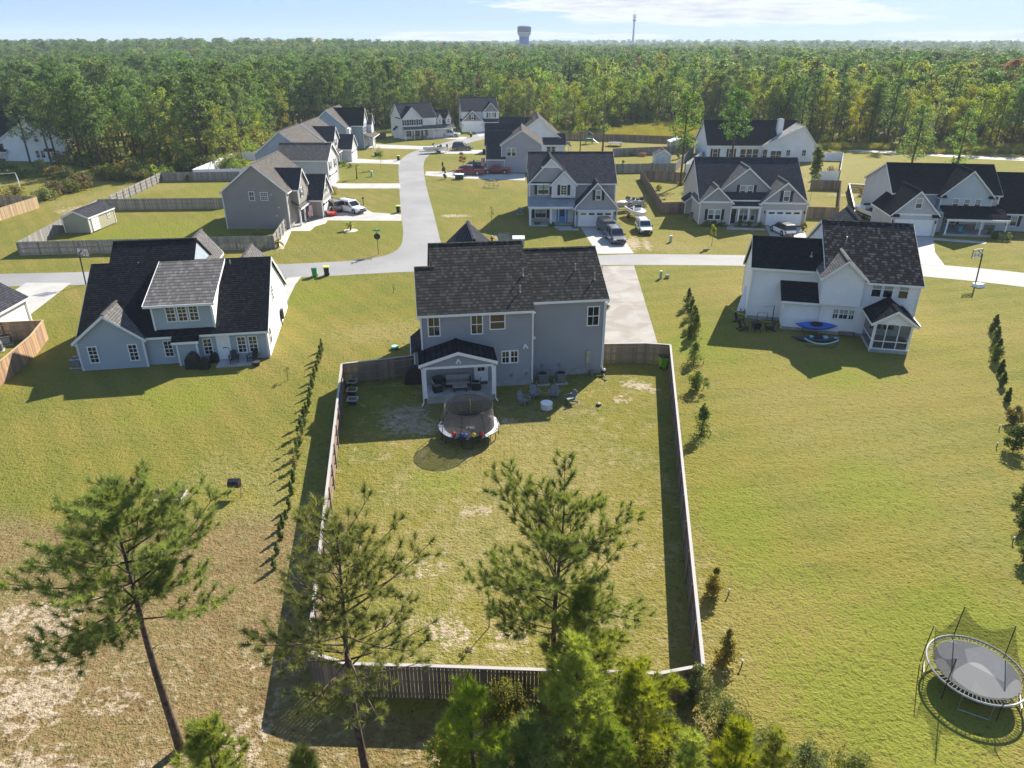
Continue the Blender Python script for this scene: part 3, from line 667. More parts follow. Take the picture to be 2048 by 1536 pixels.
# ---- 1: the dark blue grey house in the middle
def house_main():
    h = House('blue_grey_house', 'dark blue grey two storey house with covered back porch inside the fenced yard', (7.3, 52.9), 8, SH_MAIN, SD_MAIN)
    h.gable(-14.4, -13.3, -1.4, 6.6, .5, 6.45, 8.68, roof=SH_MAIN, ridge=2.66, corner=False, endtrim=(1, 0))
    h.gable(-13.35, -5.98, -1.4, 11.2, .5, 6.45, 9.9, rake=.12, found=.8, endtrim=(0, 0), corner=False)
    for u in (-14.4, -5.98): h.box('trim', WHITE, u-.06, u+.06, -1.47, -1.34, .5, 6.35)
    h.gable(-6.0, 0, 0, 9.7, .5, 6.6, 9.2, found=.55)
    h.box('foundation', FOUND, -14.3, -13.2, -1.36, 6.5, -.1, .8)
    h.gable(-11.6, -7.6, 6.5, 12.8, .5, 7.9, 9.75, axis='v', roof=SH_MID, endtrim=(0, 1))
    for (p, z) in ((-13.45, 4.6), (-10.24, 4.6)): h.win('f', p, z, .78, 1.45, -1.4, 1, 1, blind=0)
    h.win('f', -8.68, 4.9, 1.05, 1.1, -1.4, 0, blind=0, label='frosted bathroom window')
    h.win('f', -8.07, 2.05, .50, .92, -1.4, 1, 1, blind=0); h.win('f', -7.40, 2.05, .50, .92, -1.4, 1, 1, blind=0)
    h.win('f', -.92, 4.25, .85, 1.5, 0, 1, 1, blind=0)
    for p in (-13.2, -12.35, -11.5): h.win('f', p, 1.98, .72, .62, -1.4, 3, blind=0)
    h.door('f', -10.0, .62, .86, 2.03, -1.4, WHITE, panes=1)
    # left bump-out with a little shed roof
    h.box('wall', SD_MAIN, -15.05, -14.35, .4, 3.4, .4, 2.55)
    h.roofquad([(-15.3, .15, 2.62), (-15.3, 3.65, 2.62), (-14.46, 3.65, 3.3), (-14.46, .15, 3.3)], .1)
    h.box('trim', WHITE, -15.1, -15.0, .34, .45, .3, 2.5)
    # back porch
    h.box('porch_floor', CONC, -14.3, -9.25, -3.6, -1.36, -.1, .55)
    h.box('porch_floor', CONC, -14.33, -9.22, -3.63, -1.35, .50, .57)
    h.gable(-14.5, -9.25, -3.75, -1.45, 2.95, 3.39, 4.2, axis='v', roof=SH_BLUE, oh=.28, rake=.22, endtrim=(1, 0), corner=False, open_=True)
    h.M('gable_wall', SD_MAIN).prism([(-14.45, 3.05), (-9.3, 3.05), (-9.3, 3.33), (-11.87, 4.12), (-14.45, 3.33)], -3.72, -3.62, lambda a, b, z: (b, a, z))
    for v in (-3.67,): h.box('trim', WHITE, -14.45, -9.28, v-.1, v+.1, 2.88, 3.06)
    for u in (-14.37, -9.28): h.box('trim', WHITE, u-.09, u+.09, -3.5, -1.45, 2.88, 3.06)
    for u in (-14.37, -9.28): h.post(u, -3.67, .57, 2.88, .24)
    h.spout([(-14.75, -3.9, 3.2), (-14.55, -3.75, 2.9), (-14.53, -3.7, .2), (-14.65, -3.95, .06)])
    h.spout([(-8.98, -3.9, 3.2), (-9.13, -3.72, 2.9), (-9.14, -3.7, .25), (-9.0, -3.95, .06)])
    h.spout([(-14.62, -1.72, 6.2), (-14.38, -1.47, 5.9), (-14.38, -1.47, 3.5)]); h.spout([(-5.85, -1.72, 6.15), (-5.96, -1.46, 5.9), (-5.96, -1.46, .2)])
    h.spout([(.25, -.33, 6.3), (.06, -.08, 6.0), (.06, -.08, .15)])
    for (u, v) in ((-6.3, 1.5), (-6.75, .0), (-1.9, 2.6), (-.55, 1.6)):
        z = 6.45+(v+1.4)*(3.45/6.3) if u < -6 else 6.6+v*(2.6/4.85); h.vent(u, v, z)
    m = M(); m.box(-1.35, -1.02, -.16, 0, 1.05, 2.05); m.box(-1.30, -1.07, -.18, -.16, 1.5, 1.95); m.tube([(-1.25, -.06, 1.05), (-1.25, -.06, 0)], .035, 6); m.build('electric_meter', plain('beige_meter_box', (.40, .38, .27), .5), h.r)
    for (u, z, v) in ((-6.55, 3.35, -1.4), (-11.87, 3.45, -3.72)):
        m = M(); m.box(u-.1, u+.1, v-.12, v, z-.06, z+.14); m.bar((u-.08, v-.1, z), (u-.16, v-.28, z-.1), .1, .12); m.bar((u+.08, v-.1, z), (u+.16, v-.28, z-.1), .1, .12); m.build('flood_light', WHITE, h.r)
    m = M(); m.box(-5.75, -5.5, -.06, 0, 3.3, 3.52); m.build('vent_hood', WHITE, h.r)
    for (u, v, z) in ((-7.6, -1.4, 1.0), (-6.4, -1.4, 1.0), (-4.9, 0, 1.0), (-3.5, 0, 1.0)):
        m = M(); m.box(u-.09, u+.09, v-.09, v, z-.12, z+.1); m.build('outlet_box', STEEL, h.r)
    h.done()
house_main()
# ---- 2: light blue house, left
def house_left():
    h = House('light_blue_house', 'light blue grey one and a half storey house with wide dormer and black roof', (-20.8, 56.04), 9.5, SH_BLUE, SD_BLUE)
    h.gable(-14.55, 0, 0, 12.9, -.05, 2.72, 7.05, wall=SD_BLUE, endtrim=(1, 1), cap=False)
    h.box('wall', SD_WHITE, -.02, .03, .08, 12.8, -.05, 2.7)
    h.M('wall', SD_WHITE).prism([(.1, 2.69), (12.8, 2.69), (6.45, 6.85)], -.02, .028, lambda a, b, z: (a, b, z))
    h.gable(-13.2, -6.4, .02, 15.5, 2, 2.735, 8.45, corner=False, rake=.12, ridge=8.45, endtrim=(0, 0), ze2=4.2)     # taller ridge behind
    h.gable(-14.75, -9.7, -.35, 5.0, -.05, 2.72, 4.72, axis='v', roof=SH_GREY, endtrim=(1, 0))       # rear wing
    h.gable(-4.6, -1.0, 9.0, 14.2, 0, 4.4, 6.3, axis='v', roof=SH_GREY, endtrim=(0, 1), corner=False)
    h.gable(-9.0, -6.2, 9.0, 15.6, 0, 5.6, 7.6, axis='v', roof=SH_GREY, endtrim=(0, 1), corner=False)
    # shed dormer
    V = .3
    h.box('wall', SD_BLUE, -8.75, -4.05, V, 5.9, 2.8, 5.2)
    h.M('wall', SD_WHITE).prism([(V+.02, 2.9), (6.2, 2.9), (6.3, 6.8), (V+.02, 5.2)], -4.06, -4.02, lambda a, b, z: (a, b, z))
    h.roofquad([(-9.2, -.15, 5.2), (-3.72, -.15, 5.2), (-3.72, 6.5, 7.13), (-9.2, 6.5, 7.13)], .14, SH_GREY)
    h.M('trim', WHITE).bar((-3.71, -.15, 5.14), (-3.71, 6.4, 7.02), .04, .2); h.M('trim', WHITE).bar((-9.21, -.15, 5.14), (-9.21, 6.4, 7.02), .04, .2)
    for u in (-8.73, -4.07): h.box('trim', WHITE, u-.07, u+.07, V-.06, V+.06, 2.9, 5.15)
    for p in (-7.3, -6.4, -5.5): h.win('f', p, 3.68, .62, 1.28, V, 1, 2, blind=0)
    for p in (-13.68, -10.6): h.win('f', p, .72, .6, 1.32, -.35, 1, 2, blind=0)
    h.win('f', -7.95, .72, .6, 1.32, 0, 1, 2, blind=0); h.win('f', -4.83, .7, .6, 1.32, 0, 1, 2, blind=0)
    h.win('f', -2.1, .68, .6, 1.34, 0, 1, 2, blind=0); h.win('f', -1.18, .68, .6, 1.34, 0, 1, 2, blind=0)
    h.win('r', 1.4, .75, .8, 1.45, .03, 1, 1, blind=0); h.win('r', 5.4, 3.4, .7, 1.3, .03, 1, 2, blind=0)
    h.door('f', -3.55, .12, .9, 2.05, 0, WHITE); m = M(); m.box(-3.65, -3.3, -.07, -.05, 1.15, 1.22)
    m.build('door_plate', BLACK, h.r)
    # closet bump-out
    h.box('wall', SD_BLUE, -7.1, -5.55, -.55, .1, -.05, 2.15)
    h.roofquad([(-7.45, -.8, 2.18), (-5.3, -.8, 2.18), (-5.3, .3, 2.98), (-7.45, .3, 2.98)], .12)
    for u in (-7.1, -5.55): h.box('trim', WHITE, u-.07, u+.07, -.62, -.48, 0, 2.1)
    h.box('patio', CONC, -4.1, -1.3, -1.55, -.06, -.05, .1)
    h.vent(-10.9, 6.3, 6.6); h.vent(-3.2, 5.9, 6.55)
    h.spout([(.2, -.3, 2.5), (.07, -.08, 2.2), (.07, -.08, .1)]); h.spout([(-9.45, -.55, 2.5), (-9.65, -.42, 2.2), (-9.65, -.42, .1)]); h.spout([(-15.0, -.4, 2.45), (-14.75, -.45, 2.2), (-14.75, -.45, .1)]); h.spout([(-4.05, .0, 4.95), (-4.0, .22, 4.7), (-4.0, .22, 3.0)])
    m = M(); m.box(.03, .3, 7.8, 8.4, .6, 1.5); m.tube([(.1, 7.9, .6), (.1, 7.9, 0)], .05, 6); m.build('electric_meter', BLACK, h.r)
    h.done()
house_left()
# ---- 3: white house, right, with screened porch
def house_right():
    h = House('white_house', 'white two storey house with streaky black roof and screened back porch', (22.94, 65.58), -13, SH_RIGHT, SD_WHITE)
    h.gable(0, 6.2, 0, 7.6, .35, 5.42, 7.5, roof=SH_BLUE, found=.38, ridge=2.6, ze2=3.6)
    h.gable(6.2, 13.9, -2.6, 11.5, .3, 5.35, 9.0, ridge=4.2, found=.32, rake=.2)
    h.box('wall', SD_WHITE, 3.0, 6.4, -2.2, .2, .3, 2.85)
    h.box('foundation', FOUND, 3.05, 6.4, -2.17, .1, -.1, .32)
    h.roofquad([(2.6, -2.5, 2.85), (6.25, -2.5, 2.85), (6.25, .02, 4.1), (2.6, .02, 4.1)], .14, SH_BLUE)
    # bay tower with steep gable
    h.gable(5.9, 9.15, -3.0, 1.5, 2.95, 5.72, 7.15, axis='v', roof=SH_GREY, endtrim=(1, 0), rake=.3, oh=.35)
    for (p, wd) in ((7.42, .40), (8.1, .68), (8.78, .40)): h.win('f', p, 1.62, wd, .85, -2.6, 1, 1, blind=.5)
    for p in (10.4, 11.36, 12.62): h.win('f', p, 3.92, .74, 1.36, -2.6, 0, 1, blind=.5)
    # screened porch
    u0, u1, v0 = 9.95, 13.0, -6.2
    h.box('porch_floor', CONC, u0, u1, v0, -2.6, -.1, .3)
    h.gable(u0, u1, v0, -2.62, 2.6, 2.9, 3.92, axis='v', roof=SH_BLUE, endtrim=(1, 0), corner=False, open_=True, rake=.3, oh=.35)
    h.roofquad([(u1+.38, v0-.3, 2.78), (u1+.38, -2.6, 2.78), (u1-.25, -2.6, 3.3), (u1-.25, v0-.3, 3.3)], .1, SH_GREY)
    h.M('gable_wall', SD_WHITE).prism([(u0, 2.6), (u1, 2.6), (u1, 2.85), ((u0+u1)/2, 3.84), (u0, 2.85)], v0, v0+.1, lambda a, b, z: (b, a, z))
    for u in (u0+.08, u1-.08): h.post(u, v0+.08, .3, 2.62, .18)
    for u in (u0+1.0, u0+2.0): h.post(u, v0+.08, .3, 2.62, .07, 'screen_mullion')
    h.box('trim', WHITE, u0+.17, u1-.17, v0+.05, v0+.11, 1.0, 1.08); h.box('trim', WHITE, u0, u1, v0+.02, v0+.14, .3, .4)
    for u in (u0+.05, u1-.05): h.box('trim', WHITE, u-.04, u+.04, v0+.2, -2.7, 1.0, 1.08)
    sc = M(); sc.face([(u0+.1, v0+.08, .3), (u1-.1, v0+.08, .3), (u1-.1, v0+.08, 2.62), (u0+.1, v0+.08, 2.62)]); sc.face([(u0+.06, v0+.1, .3), (u0+.06, -2.62, .3), (u0+.06, -2.62, 2.62), (u0+.06, v0+.1, 2.62)]); sc.face([(u1-.06, v0+.1, .3), (u1-.06, -2.62, .3), (u1-.06, -2.62, 2.62), (u1-.06, v0+.1, 2.62)])
    sc.build('insect_screen', net('screen_mesh', (.05, .05, .05), .52), h.r, fix=False)
    rl = M()
    for i in range(28): x = u0+.2+i*(u1-u0-.4)/27; rl.box(x-.015, x+.015, v0+.17, v0+.20, .4, 1.0)
    rl.build('railing', BLACK, h.r)
    h.win('f', 11.0, .9, .9, 1.3, -2.6, 0, 1, blind=0); h.win('f', 12.1, .9, .9, 1.3, -2.6, 0, 1, blind=0)
    h.gable(7.6, 12.2, 6.0, 12.6, 3, 6.6, 8.75, axis='v', roof=SH_MID, endtrim=(0, 1), corner=False)
    h.spout([(-.28, -.3, 5.2), (-.05, -.07, 4.9), (-.05, -.07, .1)]); h.spout([(2.75, -2.45, 2.7), (2.98, -2.26, 2.5), (2.98, -2.26, .1)]); h.spout([(9.65, -6.5, 2.7), (9.9, -6.28, 2.4), (9.9, -6.28, .1)]); h.spout([(5.62, -2.9, 5.4), (5.86, -2.95, 5.1), (5.86, -2.9, 3.0)]); h.spout([(14.05, -2.85, 5.15), (13.93, -2.65, 4.9), (13.93, -2.65, .2)])
    h.vent(8.0, 1.6, 7.55, .6); h.vent(5.1, 1.0, 6.3, .4)
    h.done()
house_right()
# ---- 13: grey house with blue door, centre back
def house_door():
    h = House('grey_house', 'grey two storey house with light blue front door and twin steep gables', (2.68, 105.9), 0, SH_MID, SD_GREY)
    h.gable(-.1, 12.4, 0, 12.6, .2, 6.0, 9.35, found=.2)
    h.gable(-.15, 6.55, -.05, 6.0, 3.9, 6.0, 9.35, axis='v', endtrim=(1, 0), ridge=2.95)
    h.M('gable_wall', SD_BB).prism([(1.75, 8.15), (4.15, 8.15), (2.95, 9.2)], -.10, 0, lambda a, b, z: (b, a, z))
    h.box('trim', WHITE, 1.6, 4.3, -.13, 0, 8.05, 8.2)
    h.gable(3.15, 6.5, -.55, 5.0, 3.9, 6.0, 7.75, axis='v', wall=SD_BB, endtrim=(1, 0))
    h.box('wall', SD_BB, 2.9, 6.4, -.03, 1, .2, 3.8)
    # garage wing
    h.gable(6.5, 12.5, -2.45, 4.0, .1, 3.05, 6.4, axis='v', endtrim=(1, 0), oh=.35)
    h.garage('f', 9.45, .12, 4.75, 2.1, -2.45)
    h.box('trim', WHITE, 6.7, 12.2, -2.95, -2.5, 2.42, 2.56)
    pg = M()
    for i in range(15): pg.box(6.85+i*.37, 6.95+i*.37, -3.0, -2.5, 2.57, 2.7)
    pg.build('pergola_slat', WHITE, h.r)
    h.win('f', 9.7, 4.0, .65, 1.25, -2.45, 0, 1, True)
    h.win('f', 1.5, 4.35, .72, 1.25, -.05, 0, 1, False); [h.box('shutter', SHUT, u-.2, u+.2, -.11, -.055, 4.27, 5.68) for u in (.8, 3.0)]; h.win('f', 2.3, 4.35, .72, 1.25, -.05, 0, 1, False)
    h.win('f', 4.85, 4.35, .8, 1.3, -.55, 1, 2, True, blind=0)
    h.win('f', 1.15, .9, .72, 1.35, 0, 0, 1, False); [h.box('shutter', SHUT, u-.2, u+.2, -.06, -.005, .82, 2.33) for u in (.45, 2.65)]; h.win('f', 1.95, .9, .72, 1.35, 0, 0, 1, False)
    h.door('f', 4.75, .25, .95, 2.05, -.03, DOORBLUE, panes=1)
    for p in (4.05, 5.45): h.box('sidelight', DOORBLUE, p-.14, p+.14, -.09, -.03, .25, 2.3)
    # porch with a metal roof
    h.roofquad([(-.35, -1.9, 2.85), (6.45, -1.9, 2.85), (6.45, -.02, 3.95), (-.35, -.02, 3.95)], .1, METALROOF)
    se = M()
    for i in range(16):
        x = -.3+i*.45; se.bar((x, -1.88, 2.87), (x, -.04, 3.97), .03, .05)
    se.build('roof_seam', METALROOF, h.r)
    h.box('trim', WHITE, -.15, 6.4, -1.8, -1.6, 2.48, 2.75)
    for u in (0, 3.0): h.post(u, -1.7, .2, 2.5, .26)
    h.box('porch_floor', CONC, -.15, 3.2, -1.9, -.05, -.1, .22); h.box('porch_floor', CONC, 3.2, 6.4, -1.0, -.05, -.1, .21)
    h.spout([(12.7, .0, 5.6), (12.45, .0, 5.4), (12.45, -.05, .2)])
    h.done()
house_door()
# ---- 14: beige and grey house
def house_beige():
    h = House('beige_house', 'beige and grey house with three steep front gables and black shutters', (27.65, 104.9), -3, SH_MID, SD_BEIGE)
    sg = siding('grey_shake_gable', (.31, .305, .305))
    h.gable(0, 15.1, 1.0, 15.0, .1, 3.75, 8.5, found=.15)
    h.gable(-.15, 4.4, 0, 6.0, .1, 3.5, 5.55, axis='v', gw=sg, roof=SH_GREY, endtrim=(1, 0), band=True)
    h.gable(8.6, 15.2, -.1, 8.0, .1, 3.45, 6.3, axis='v', gw=sg, roof=SH_GREY, endtrim=(1, 0), band=True)
    h.gable(2.9, 10.6, 2.0, 9.0, 3.3, 4.7, 7.95, axis='v', wall=sg, roof=SH_GREY, endtrim=(1, 0), corner=False)
    h.roofquad([(4.35, -.25, 2.85), (8.7, -.25, 2.85), (8.7, 2.2, 3.9), (4.35, 2.2, 3.9)], .13, SH_MID)
    h.box('trim', WHITE, 4.45, 8.6, -.15, .05, 2.5, 2.78)
    h.box('porch_floor', CONC, 4.4, 8.65, -.2, 1.9, -.1, .15)
    for u in (5.5, 6.95, 8.45): h.post(u, -.05, .15, 2.52, .2)
    for p in (1.55, 2.55): h.win('f', p, .9, .72, 1.35, 0, 0, 1, False)
    for u in (.85, 3.25): h.box('shutter', SHUT, u-.19, u+.19, -.06, -.01, .8, 2.35)
    for p in (6.2, 7.25): h.win('f', p, 4.0, .75, 1.4, 2.0, 0, 1, False)
    for u in (5.5, 7.95): h.box('shutter', SHUT, u-.19, u+.19, 1.94, 1.99, 3.9, 5.5)
    h.win('f', 12.0, 3.65, .75, 1.35, -.11, 0, 1, True)
    h.garage('f', 12.05, .1, 4.8, 2.1, -.1)
    h.door('f', 4.95, .15, .9, 2.05, .99, SHUT, panes=1)
    for p in (6.2, 6.85, 7.85): h.win('f', p, .6, .6, 1.5, .99, 0, 1, blind=.5)
    h.gable(-1.0, .2, 7.0, 9.5, .1, 2.2, 3.0, axis='v', corner=True, ridge=.1, ze2=2.98)
    h.done()
house_beige()
# ---- 16: far right grey house
def house_far_right():
    h = House('grey_gabled_house', 'pale grey house with black roof, turquoise porch chairs and three small upper windows', (54.4, 101.8), -8, SH_BLUE, SD_PALE)
    h.gable(0, 14.3, 2.0, 14.6, .1, 5.1, 8.35, ridge=6.6)
    h.gable(14.3, 24, 1.2, 13.4, .1, 2.85, 7.4, ridge=6.0)
    h.gable(-1.35, 4.55, -3.4, 4.5, .1, 3.15, 6.2, axis='v', gw=SD_GBB, endtrim=(1, 0), oh=.35, band=True)
    h.gable(6.15, 12.9, .9, 8.0, 2.4, 5.0, 8.35, axis='v', wall=siding('pale_blue_siding', (.47, .53, .57)), endtrim=(1, 0), oh=.4)
    for u in (6.2, 12.85): h.roofquad([(u-.6, .55, 4.66), (u+.6, .55, 4.66), (u+.6, .88, 4.95), (u-.6, .88, 4.95)], .05, SH_BLUE, False)
    for u in (-1.1, 4.3): h.roofquad([(u-.6, -3.75, 2.72), (u+.6, -3.75, 2.72), (u+.6, -3.42, 3.1), (u-.6, -3.42, 3.1)], .05, SH_BLUE, False)
    h.roofquad([(6.2, -2.5, 2.35), (14.35, -2.5, 2.35), (14.35, 1.0, 3.6), (6.2, 1.0, 3.6)], .13)
    h.box('trim', WHITE, 6.3, 14.25, -2.4, -2.2, 2.0, 2.25)
    h.box('porch_floor', CONC, 6.2, 14.3, -2.5, 1.2, -.1, .25)
    for u in (6.45, 10.9, 14.1): h.post(u, -2.3, .25, 2.02, .18)
    h.box('wall', SD_PALE, 6.2, 14.3, .95, 1.3, .1, 2.9)
    st = plain('grey_stone_veneer', (.22, .20, .19), .9, .1, var=.5, scale=7); h.box('stone_base', st, 6.25, 14.25, .9, .95, .2, .95)
    for p in (7.75, 8.5): h.win('f', p, 1.0, .68, 1.2, .95, 0, 1, False)
    for u in (7.1, 9.15): h.box('shutter', SHUT, u-.19, u+.19, .9, .948, .9, 2.3)
    h.door('f', 12.2, .27, .9, 2.0, .93, plain('pale_green_door', (.55, .62, .60), .4))
    h.win('f', 16.6, .9, .8, 1.3, 1.2, 0, 1, True)
    for p in (8.2, 9.65, 11.1): h.win('f', p, 3.2, .72, 1.25, .9, 0, 1, False)
    h.win('f', 1.7, 3.9, .72, 1.25, -3.42, 0, 1, False)
    h.garage('f', 1.6, .1, 4.7, 2.05, -3.4, lights=False)
    h.box('wall', SD_PALE, 4.4, 6.3, -1.0, 1.3, .1, 2.9)
    h.done()
house_far_right()
# ---- tan house, left of the side street
def house_tan():
    h = House('tan_house', 'taupe gabled house beside the side street with corner fence and two parked vehicles', (-41.32, 102.43), 0, SH_TAN, SD_TAN)
    h.gable(.2, 9.3, 0, 12.6, 0, 5.4, 9.1, axis='v', ridge=5.0, roof=SH_TAN)
    h.gable(5.0, 10.3, 2.4, 7.4, 3, 5.4, 7.75, roof=SH_MID, endtrim=(0, 1))
    h.gable(9.0, 12.4, 7.0, 13.4, 0, 3.0, 6.0, roof=SH_MID, gw=SD_BEIGE, endtrim=(0, 1))
    h.roofquad([(10.6, 1.9, 2.5), (10.6, 8.0, 2.5), (9.2, 8.0, 3.7), (9.2, 1.9, 3.7)], .12, SH_TAN)
    h.win('f', 4.4, 4.1, .66, 1.15, 0, 1, 1, blind=0); h.win('f', 6.15, 4.15, .95, 1.0, 0, 3, 2, blind=0)
    h.win('r', 4.2, 3.9, .7, 1.2, 10.3, 0, 1, True); h.win('r', 10, 3.4, .7, 1.2, 12.4, 0, 1, True); h.garage('r', 10.2, .05, 4.6, 2.1, 12.4)
    h.box('porch_floor', CONC, 9.3, 10.4, 1.5, 7.2, -.1, .15)
    for v in (2.0, 4.4, 6.8): h.post(10.35, v, .15, 2.5, .2)
    for (a, b) in ((8.0, 3.1), (7.2, 4.9), (7.6, 1.9)):
        m = M(); m.cyl((0, 0), .09, 0, .05, 8)
        m.v = [(a+x, -z, b+y) for x, y, z in m.v]; m.build('vent_cap', WHITE, h.r)
    h.done()
house_tan()
def house_pale():
    h = House('pale_grey_house', 'pale grey two storey house directly behind the taupe gabled house', (-33.62, 134.81), 0, SH_TAN, SD_PALE)
    h.gable(-15.2, -4.9, 5.5, 19, 0, 5.2, 9.3, axis='v', wall=siding('pale_blue_grey_siding', (.42, .45, .49)))
    h.gable(-9.5, -.2, 0, 8.0, 0, 5.0, 7.4, roof=SH_TAN, endtrim=(0, 1))
    h.gable(-6.5, -4.6, -.05, 2.4, 0, 2.0, 2.7, ridge=2.3, ze2=2.65, corner=False)
    h.win('r', 2.0, 3.0, .8, 1.3, -.2, 0, 1, True); h.win('r', 6.0, 3.0, .8, 1.3, -.2, 0, 1, True); h.garage('r', 3.5, .05, 4.7, 2.1, -.2)
    h.win('f', -5.5, .8, .9, .9, -.05, 3, 2, blind=0)
    h.done()
house_pale()
def house_blue_gable():
    h = House('blue_gabled_house', 'blue grey house with one small window high in its gable', (-41.0, 161.4), 0, SH_TAN, SD_SLATE)
    h.gable(-8.9, .5, 0, 14, 0, 5.0, 8.6, axis='v')
    h.gable(-4.0, 2.0, 1.0, 6.5, 3, 5.0, 7.6, roof=SH_MID, endtrim=(0, 1), wall=SD_PALE)
    h.gable(0, 5.0, 4.5, 11, 0, 2.9, 5.5, roof=SH_MID, endtrim=(0, 1), wall=SD_PALE)
    h.roofquad([(3.2, .5, 2.6), (3.2, 8.0, 2.6), (.4, 8.0, 3.7), (.4, .5, 3.7)], .12, SH_TAN)
    for v in (.8, 3.0, 5.2): h.post(3.0, v, 0, 2.6, .18)
    h.win('f', -4.3, 5.3, .9, 1.4, 0, 1, 1, blind=.5); h.win('r', 3.4, 3.7, .8, 1.3, 2.0, 0, 1, True, blind=.5); h.garage('r', 7.7, .05, 4.6, 2.1, 5.0)
    h.done()
house_blue_gable()
def house_slate():
    h = House('slate_blue_house', 'slate blue two storey house with white front bay and dark steep roof', (-40.82, 183.48), 0, SH_MID, SD_SLATE)
    h.gable(-8.8, .3, 0, 15, 0, 5.6, 9.5, axis='v', roof=SH_TAN)
    h.gable(-4.2, 3.6, 4.2, 10.5, 0, 5.8, 9.4, roof=SH_BLUE, endtrim=(0, 1), gw=SD_BB)
    h.gable(-3, 4.6, 10.0, 13.2, 0, 5.5, 7.4, roof=SH_TAN, endtrim=(0, 1), gw=SD_BB, wall=SD_BB)
    h.box('wall', SD_BB, .25, 1.0, .2, 3.6, 0, 5.2)
    h.roofquad([(6.0, 4.0, 2.6), (6.0, 13.6, 2.6), (3.5, 13.6, 3.5), (3.5, 4.0, 3.5)], .12, SH_TAN)
    for v in (4.3, 7.0): h.post(5.8, v, 0, 2.6, .2)
    for v in (5.2, 6.6, 8.0): h.win('r', v, 3.6, .75, 1.4, 3.6, 1, 1, True, blind=0); h.win('r', v, .7, .7, 1.5, 3.6, 1, 1, False, blind=0)
    h.win('r', 7.3, 6.9, .7, .9, 3.62, 1, 1, blind=0)
    h.win('r', 1.9, 3.5, .9, 1.3, 1.0, 1, 1, blind=0); h.win('r', 1.9, .7, .9, 1.6, 1.0, 1, 1, blind=0); h.garage('r', 11.6, .05, 2.8, 2.1, 4.6)
    h.done()
house_slate()
def house_porch():
    h = House('white_porch_house', 'white house with twin front gables, black shutters and long porch by the parked white pickup', (-37.2, 209.5), -26, SH_MID, SD_WHITE)
    h.r.rotation_euler = (0, 0, R(27)); h.r.location = at(806, 279)
    # front faces -v (towards the street), the long side wall faces -u
    h.gable(0, 10.0, 0, 9.6, 0, 5.5, 8.9, axis='u', roof=SH_MID)
    h.gable(.1, 5.6, -.3, 5.0, 3, 5.5, 8.3, axis='v', endtrim=(1, 0), gw=SD_BB, roof=SH_BLUE)
    h.gable(10.0, 15.0, 0, 8.5, 0, 3.2, 6.9, axis='u', roof=SH_BLUE, endtrim=(0, 1))
    for u in (11.2, 13.8): h.gable(u-.75, u+.75, .2, 4, 2.5, 5.0, 6.1, axis='v', endtrim=(1, 0), roof=SH_MID, corner=False, oh=.15); h.win('f', u, 3.8, .6, 1.0, .2, 0, 1, blind=0)
    h.roofquad([(0, -1.9, 2.6), (15.0, -1.9, 2.6), (15.0, .05, 3.4), (0, .05, 3.4)], .12, SH_TAN)
    for u in (.2, 2.8, 5.6, 8.5): h.post(u, -1.75, 0, 2.55, .2)
    for u in (.9, 2.3, 3.6, 5.0): h.win('f', u, 3.7, .65, 1.3, -.3, 0, 1, True, blind=0)
    for u in (1.5, 4.0, 6.4): h.win('f', u, .7, .75, 1.5, 0, 0, 1, True, blind=0)
    h.garage('f', 12.4, .05, 4.4, 2.1, -.0, lights=False)
    h.gable(-.85, .1, 3.6, 5.2, 0, 2.3, 3.0, axis='v', corner=True, ridge=0.0, ze2=2.95)
    h.done()
house_porch()
def house_white_far():
    h = House('white_house', 'far white house with grey front gable over a white double garage', at(926, 264), 8, SH_MID, SD_WHITE)
    h.gable(0, 10.8, 2.0, 14.5, 0, 5.6, 9.0)
    h.gable(-.2, 6.0, -.3, 6.0, 0, 3.1, 6.0, axis='v', gw=SD_DK, endtrim=(1, 0), roof=SH_BLUE, wall=SD_WHITE)
    h.gable(6.3, 10.9, 1.4, 7.0, 0, 5.5, 8.0, axis='v', gw=SD_DK, endtrim=(1, 0), roof=SH_BLUE)
    h.roofquad([(6.0, -.6, 2.7), (11.2, -.6, 2.7), (11.2, 1.5, 3.6), (6.0, 1.5, 3.6)], .12)
    for u in (6.3, 8.6, 11.0): h.post(u, -.4, 0, 2.65, .18)
    h.garage('f', 2.9, .05, 4.8, 2.2, -.3, lights=False)
    h.win('f', 2.9, 3.5, .7, 1.3, -.32, 0, 1, True); h.win('f', 8.2, 3.9, .7, 1.3, 1.4, 0, 1, False); [h.box('shutter', SHUT, u-.2, u+.2, 1.34, 1.395, 3.82, 5.28) for u in (7.5, 9.9)]; h.win('f', 9.2, 3.9, .7, 1.3, 1.4, 0, 1, False)
    for u in (7.3, 8.7): h.win('f', u, .8, .8, 1.4, 1.4, 0, 1, True)
    h.win('l', 6.0, 3.6, .6, 1.2, 0, 0, 1, blind=0); h.win('l', 9.0, 3.6, .6, 1.2, 0, 0, 1, blind=0); h.win('l', 4.0, .8, .6, 1.2, 0, 0, 1, blind=0)
    h.done()
house_white_far()
